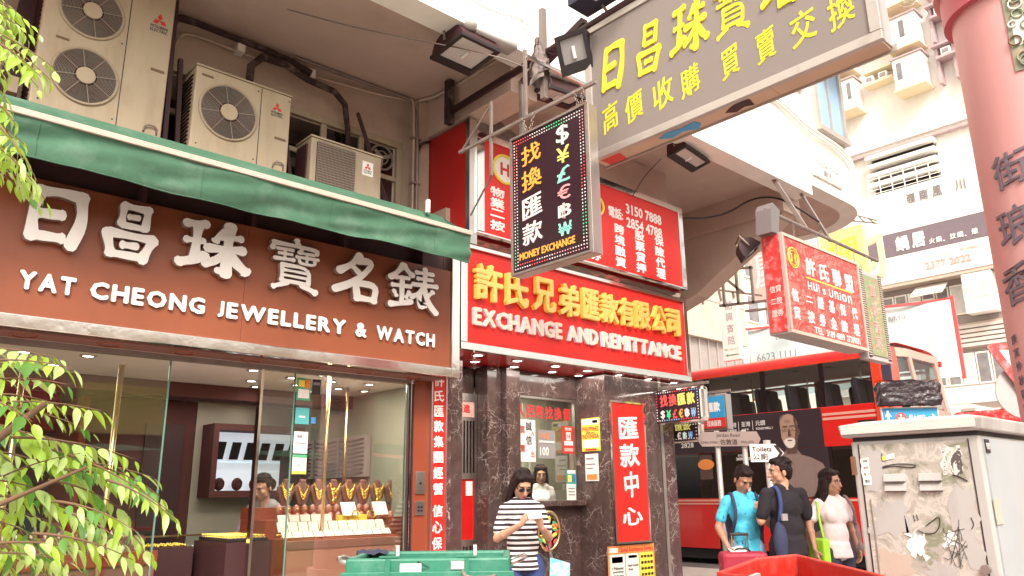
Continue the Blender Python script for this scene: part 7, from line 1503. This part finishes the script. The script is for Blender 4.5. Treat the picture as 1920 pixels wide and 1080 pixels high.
# man in the aqua shirt with his suitcase
t, _ = person('man in an aqua patterned short-sleeved shirt looking down beside his suitcase', (6.93, 4.32, 0), -38, 1.66, 12, 34, top='shirt_aqua', bottom='denim_pale', build=.98, hem=.80, skin='skin_b', lean=.03,
    armR=(A((-.27, .0, 1.10)), A((-.24, -.16, .92)), A((.1, -.55, -.7)), A((.8, 0, 0))), armL=(A((.24, .0, 1.12)), A((.10, -.24, 1.22)), A((-.5, -.6, .5)), A((-.5, .2, .5))))
bp_ = thing('backpack', 'dark backpack on the shoulders of the man in the aqua shirt', 'bag', (6.93, 4.32, 0), R(-38))
g = MB(); g.ell((0, .19, 1.13), (.14, .09, .22)); blend('pack', g, 'backpack', bp_, .014, 4)
for sx in (-1, 1): obj('strap', MB().tube([(sx*.11, .12, 1.34), (sx*.12, .02, 1.435), (sx*.125, -.09, 1.34), (sx*.13, -.125, 1.18), (sx*.15, -.02, 1.05)], .017, n=6, smooth=2), 'backpack', bp_, smooth=True, keep=True)
def suitcase(label, c, rz, m, w=.36, h=.46, hh=1.0):
    t = thing('suitcase', label, 'suitcase', (*c, 0), R(rz))
    obj('shell', MB().box(-w/2, w/2, -.12, .12, .08, .08+h), m, t, bevel=.035); obj('pocket', MB().box(-w/2+.04, w/2-.04, -.145, -.121, .12, .05+h*.8), m, t, bevel=.01)
    obj('zip', MB().box(-w/2+.045, w/2-.045, -.1475, -.1452, .05+h*.66, .056+h*.66), 'black', t); obj('badge', MB().box(.05, .10, -.1485, -.1455, .2+h*.3, .27+h*.3), 'card', t)
    for sx in (-1, 1):
        obj('handle_rail', MB().cyl((sx*.07, .09, .08+h), (sx*.07, .09, hh), .008), 'chrome', t); obj('wheel', MB().cyl((sx*w*.38-.012, .09, .04), (sx*w*.38+.012, .09, .04), .04), 'tyre', t)
    obj('grip', MB().cyl((-.085, .09, hh), (.085, .09, hh), .014), 'black', t); obj('carry_handle', MB().tube([(-.07, 0, .08+h), (-.05, 0, .11+h), (.05, 0, .11+h), (.07, 0, .08+h)], .009, smooth=1), 'black', t)
    return t
suitcase('maroon wheeled suitcase with its handle up by the man in aqua', (6.68, 4.22), -46, 'case_maroon', .42, .81, 1.04)
tag(obj('folded_paper', MB().obox((6.66, 4.26, .905), (.07, -.03, .01), (.02, .04, .02), (0, 0, .004)), 'card', bevel=.002), 'folded white paper tucked on top of the maroon suitcase', 'paper')
# man in black with his back turned
t, _ = person('man in a black polo shirt seen from behind with a strap bag on his shoulder', (7.00, 3.93, 0), 160, 1.73, 68, 4, top='tee_black', bottom='tee_black', build=1.15, hem=.84, sleeve=.6,
    armL=(A((.27, -.02, 1.16)), A((.13, -.22, 1.22)), A((-.7, -.5, .4)), A((-.5, .3, .3))), armR=None)
bp_ = thing('sling_bag', 'dark sling bag with a blue strap over the shoulder of the man in black', 'bag', (7.00, 3.93, 0), R(160))
g = MB(); g.ell((.20, .14, .98), (.07, .06, .19)); blend('bag_body', g, 'backpack', bp_, .014, 4)
obj('strap', MB().tube([(.19, .14, 1.16), (.15, .135, 1.32), (.125, .07, 1.475), (.12, -.06, 1.44), (.15, -.13, 1.2)], .02, n=6, smooth=2), 'denim', bp_, smooth=True, keep=True); obj('buckle', MB().box(.15, .21, .185, .205, 1.17, 1.23), 'grey_panel', bp_, keep=True)
# woman in pale pink walking right
t, _ = person('long-haired woman in a pale pink T-shirt walking with bags by the utility box', (7.43, 3.68, 0), -28, 1.62, 26, 2, female=True, top='tee_pink', bottom='denim_dark', hair='blown', build=1.0, hem=.86, sleeve=.55, skin='skin_b', stride=.14,
    armR=(A((-.25, .02, 1.12)), A((-.27, -.06, .90)), A((-.1, -.35, -.9)), A((.9, 0, 0))), armL=(A((.22, .03, 1.12)), A((.22, -.02, .90)), A((0, -.1, -1)), A((-.9, 0, 0))))
g_ = thing('shopping_bag', 'lime green shopping bag hanging from the arm of the woman in pink', 'bag', (7.43, 3.68, 0), R(-28))
g = MB(); g.box(-.245, -.175, -.16, .08, .55, 1.0); obj('bag_body', g, 'bag_green', g_, keep=True, bevel=.02); obj('strap', MB().tube([(-.21, -.12, 1.0), (-.205, -.07, 1.2), (-.17, -.03, 1.37), (-.20, .03, 1.2), (-.21, .05, 1.0)], .010, smooth=1), 'bag_green', g_, smooth=True, keep=True)
g_ = thing('shoulder_bag', 'grey slouchy shoulder bag behind the arm of the woman in pink', 'bag', (7.43, 3.68, 0), R(-28))
g = MB(); g.ell((.24, .08, 1.02), (.05, .13, .19)); g.ell((.235, .06, .90), (.05, .14, .10)); blend('bag_body', g, 'bag_grey', g_, .013, 4, .006, 9); obj('strap', MB().tube([(.235, .12, 1.15), (.20, .08, 1.3), (.14, -.0, 1.405), (.17, -.09, 1.28), (.225, -.02, 1.12)], .014, smooth=2), 'bag_grey', g_, smooth=True, keep=True)
suitcase('dull beige pull-along case behind the woman in pink', (7.22, 3.86), -30, 'strip_cream', .34, .66, .93)
# clerk and jeweller behind the glass
t, _ = person('clerk with tied dark hair and a pale blouse behind the exchange window', (6.70, 6.92, .26), -35, 1.50, 0, 8, female=True, top='card', bottom='denim_dark', hair='long', hem=.9)
t, _ = person('jeweller in a grey top bending over the counter inside the shop', (3.28, 7.02, .06), -60, 1.56, 0, 20, top='grey_panel', bottom='denim_dark', lean=.06, armR=(A((-.24, -.1, 1.0)), A((-.2, -.34, .98)), A((0, -.9, -.2)), A((0, 0, -1))), armL=(A((.24, -.1, 1.0)), A((.2, -.34, .98)), A((0, -.9, -.2)), A((0, 0, -1))))

# ================================================================ LEAFY BRANCHES AT THE LEFT
def leaf_mesh(w_, curl):
    m = MB(); n = 6; rows = []
    for i in range(n+1):
        u = i/n; wd = w_*(sin(pi*min(1, u*1.08))**.75)*(1-.35*u) if 0 < u < 1 else 0; z = -curl*u*u
        rows.append([(-wd, u, z+wd*.35), (0, u, z), (wd, u, z+wd*.35)])
    v = [p for r in rows for p in r]; f = []
    for i in range(n):
        for j in range(2): f.append((i*3+j, i*3+j+1, (i+1)*3+j+1, (i+1)*3+j))
    return m.add(v, f)
LM = []
for w_, c in ((.15, .16), (.19, .45), (.25, .22)):
    me_ = bpy.data.meshes.new('leaf'); mb = leaf_mesh(w_, c); me_.from_pydata(mb.v, [], mb.f); me_.polygons.foreach_set('use_smooth', [True]*len(me_.polygons)); LM.append(me_)
LMM = []
for mt in ('leaf', 'leaf_pale', 'leaf_dark'):
    for me_ in LM: q = me_.copy(); q.materials.append(M[mt]); LMM.append(q)
rl = random.Random(4)
def spray(t, base, tip, droop, pairs, size_, mats=(0, 1, 2), w=(1, 1, 1), cap_=None):
    """a pinnate leaf: a curved stalk with leaflets in pairs hanging off it"""
    size = size_*.88; pairs += 1; base, tip = Vector(base), Vector(tip); d = tip-base; pts = [base+d*k/8-Z*droop*(k/8)**2 for k in range(9)]
    obj('stalk', MB().tube(pts, [.004, .002, .001], n=5), 'bark', t, smooth=True)
    for k in range(pairs+1):
        u = .18+.82*k/pairs; i = min(7, int(u*8)); p = pts[i].lerp(pts[i+1], u*8-i); dr = (pts[i+1]-pts[i]).normalized()
        side = dr.cross(Z).normalized() if abs(dr.z) < .95 else X
        for s in ((-1, 1) if k < pairs else (0,)):
            a = rl.uniform(.45, .8); dirv = (dr*a+side*s*(1-.3*a)*rl.uniform(.7, 1.1)-Z*rl.uniform(.25, .8)).normalized()
            nrm = (Z+Vector((rl.uniform(-.5, .5), rl.uniform(-.5, .5), 0))); x_ = dirv.cross(nrm).normalized(); z_ = x_.cross(dirv)
            L_ = size*rl.uniform(.55, 1.15)*(1-.25*abs(u-.5)); m4 = Matrix((x_, dirv, z_)).transposed().to_4x4(); m4 = Matrix.Translation(p+dirv*.008)@m4@Matrix.Scale(L_, 4)
            mi = rl.choices(mats, w)[0]*3+rl.randrange(3)
            o = bpy.data.objects.new('leaf', LMM[mi]); COL.objects.link(o); o.parent = t; o.matrix_local = Matrix.Translation(-LOC[t.name])@m4
BOTTOM = [
    ((0.376, 2.551, 1.285), (0.588, 2.316, 1.318), 0.06, 6, 0.075),
    ((0.387, 2.348, 1.318), (0.617, 2.25, 1.345), 0.06, 6, 0.070),
    ((0.447, 2.21, 1.344), (0.634, 2.05, 1.341), 0.06, 6, 0.065),
    ((0.391, 2.748, 1.376), (0.522, 2.506, 1.38), 0.06, 5, 0.080),
    ((0.42, 2.508, 1.433), (0.592, 2.393, 1.442), 0.06, 5, 0.080),
    ((0.476, 2.176, 1.418), (0.629, 2.014, 1.403), 0.06, 6, 0.070),
    ((0.341, 2.607, 1.59), (0.475, 2.499, 1.544), 0.07, 6, 0.085),
    ((0.301, 2.568, 1.832), (0.472, 2.311, 1.813), 0.03, 6, 0.065),
    ((0.293, 2.358, 1.678), (0.403, 2.153, 1.652), 0.05, 5, 0.075),
    ((0.57, 2.317, 1.512), (0.76, 2.291, 1.488), 0.06, 6, 0.065),
]
UPPER = [
    ((0.139, 2.469, 2.873), (0.325, 2.46, 2.824), 0.05, 6, 0.052),
    ((0.134, 2.091, 2.539), (0.291, 1.868, 2.423), 0.05, 7, 0.055),
    ((0.16, 2.42, 2.768), (0.289, 2.38, 2.759), 0.04, 5, 0.050),
    ((0.178, 2.352, 2.657), (0.274, 2.237, 2.579), 0.05, 4, 0.045),
    ((0.161, 2.306, 2.726), (0.242, 2.259, 2.735), 0.03, 4, 0.050),
    ((0.136, 2.333, 2.678), (0.325, 2.118, 2.525), 0.06, 6, 0.045),
    ((0.164, 2.26, 2.575), (0.238, 2.187, 2.512), 0.05, 4, 0.050),
]
MIDDLE = [
    ((0.185, 2.406, 2.57), (0.292, 2.466, 2.568), 0.05, 5, 0.050),
    ((0.208, 2.526, 2.53), (0.302, 2.494, 2.441), 0.06, 5, 0.055),
    ((0.185, 2.313, 2.396), (0.361, 2.156, 2.226), 0.07, 7, 0.055),
    ((0.187, 2.127, 2.274), (0.292, 1.93, 2.176), 0.06, 6, 0.055),
    ((0.206, 2.304, 2.4), (0.3, 2.185, 2.342), 0.04, 5, 0.050),
    ((0.2, 2.304, 2.284), (0.367, 2.295, 2.234), 0.05, 6, 0.050),
    ((0.218, 2.365, 2.295), (0.31, 2.301, 2.304), 0.05, 4, 0.050),
]
LOWER = [
    ((0.28, 2.342, 1.756), (0.448, 2.042, 1.771), 0.05, 7, 0.070),
    ((0.274, 2.414, 1.709), (0.459, 2.126, 1.753), 0.06, 6, 0.070),
    ((0.3, 2.479, 1.747), (0.471, 2.441, 1.841), 0.03, 5, 0.065),
    ((0.324, 2.576, 1.673), (0.575, 2.247, 1.716), 0.07, 8, 0.070),
    ((0.37, 2.674, 1.625), (0.646, 2.528, 1.611), 0.06, 7, 0.075),
    ((0.394, 2.546, 1.675), (0.614, 2.482, 1.658), 0.05, 5, 0.060),
    ((0.349, 2.642, 1.563), (0.621, 2.503, 1.545), 0.07, 7, 0.085),
    ((0.4, 2.363, 1.577), (0.673, 2.267, 1.586), 0.06, 7, 0.070),
    ((0.504, 2.623, 1.537), (0.741, 2.311, 1.539), 0.06, 7, 0.075),
    ((0.456, 2.536, 1.575), (0.688, 2.415, 1.533), 0.06, 6, 0.085),
    ((0.519, 2.329, 1.539), (0.757, 2.165, 1.45), 0.07, 8, 0.075),
    ((0.529, 2.35, 1.499), (0.758, 2.284, 1.488), 0.06, 6, 0.080),
    ((0.503, 2.389, 1.472), (0.689, 2.339, 1.447), 0.06, 6, 0.090),
    ((0.336, 2.458, 1.473), (0.525, 2.406, 1.491), 0.06, 6, 0.085),
    ((0.397, 2.733, 1.405), (0.594, 2.55, 1.404), 0.06, 6, 0.075),
    ((0.487, 2.46, 1.418), (0.654, 2.457, 1.39), 0.06, 5, 0.070),
    ((0.598, 2.443, 1.431), (0.769, 2.329, 1.336), 0.07, 7, 0.065),
    ((0.519, 2.248, 1.392), (0.636, 2.106, 1.363), 0.06, 6, 0.070),
    ((0.384, 2.658, 1.335), (0.508, 2.458, 1.325), 0.07, 5, 0.085),
    ((0.462, 2.695, 1.36), (0.592, 2.538, 1.301), 0.07, 5, 0.085),
    ((0.366, 2.724, 1.523), (0.512, 2.568, 1.459), 0.07, 5, 0.090),
    ((0.505, 2.694, 1.329), (0.648, 2.656, 1.273), 0.06, 4, 0.080),
    ((0.321, 2.502, 1.624), (0.475, 2.374, 1.627), 0.06, 6, 0.080),
    ((0.34, 2.54, 1.7), (0.508, 2.41, 1.721), 0.05, 6, 0.065),
    ((0.596, 2.201, 1.469), (0.715, 2.024, 1.42), 0.05, 5, 0.060),
    ((0.398, 2.554, 1.297), (0.514, 2.596, 1.269), 0.05, 4, 0.080),
    ((0.389, 2.565, 1.461), (0.54, 2.257, 1.586), 0.05, 5, 0.080),
]
t = thing('tree_branch', 'bright young leaf sprays reaching in at the top left corner', 'tree', (-.2, 2.3, 2.5))
obj('branch', MB().tube([(-.55, 2.6, 2.2), (-.2, 2.35, 2.5), (.12, 2.2, 2.68), (.2, 2.15, 2.8)], [.02, .012, .006], n=7), 'bark', t, smooth=True)
for s in UPPER:
    spray(t, *s, w=(5, 2, 0)); a_, b_, c_, d_, e_ = s; spray(t, (a_[0]+.02, a_[1]-.05, a_[2]-.05), (b_[0]-.03, b_[1]-.04, b_[2]-.05), c_, d_, e_*1.15, w=(5, 3, 0))
t = thing('tree_branch', 'leaf sprays drooping over the left end of the awning', 'tree', (-.2, 2.3, 2.2))
obj('branch', MB().tube([(-.55, 2.6, 1.9), (-.2, 2.4, 2.2), (.1, 2.25, 2.40), (.16, 2.2, 2.46)], [.02, .012, .006], n=7), 'bark', t, smooth=True)
for s in MIDDLE:
    spray(t, *s, w=(5, 3, .5)); a_, b_, c_, d_, e_ = s; spray(t, (a_[0]+.01, a_[1]-.05, a_[2]+.03), (b_[0]-.03, b_[1]-.04, b_[2]+.03), c_, d_-1, e_*1.15, w=(5, 3, 1))
t = thing('tree_branch', 'large leafy branch spreading in front of the jewellery shop glass', 'tree', (-.2, 2.6, 1.2))
obj('branch', MB().tube([(-.55, 2.75, .9), (0, 2.55, 1.25), (.3, 2.38, 1.5), (.45, 2.28, 1.66)], [.03, .018, .008], n=7), 'bark', t, smooth=True); obj('branch', MB().tube([(-.1, 2.6, 1.2), (.3, 2.4, 1.36), (.55, 2.22, 1.5)], [.014, .004], n=6), 'bark', t, smooth=True)
for s in LOWER: spray(t, *s, w=(4, 4, 2))
t = thing('tree_branch', 'second leafy branch lower down at the bottom left corner', 'tree', (-.2, 2.6, 1.0))
obj('branch', MB().tube([(-.5, 2.8, .8), (.1, 2.6, 1.05), (.4, 2.45, 1.2)], [.025, .012, .004], n=6), 'bark', t, smooth=True)
for s in BOTTOM: spray(t, *s, w=(3, 4, 3))
t = thing('street_tree', 'street tree trunk standing out of view to the left', 'tree', (-.8, 2.9, 0))
obj('trunk', MB().tube([(-.8, 2.9, 0), (-.78, 2.88, 1.0), (-.6, 2.8, 1.9), (-.5, 2.6, 2.6)], [.10, .08, .05, .03], n=12), 'bark', t, smooth=True)
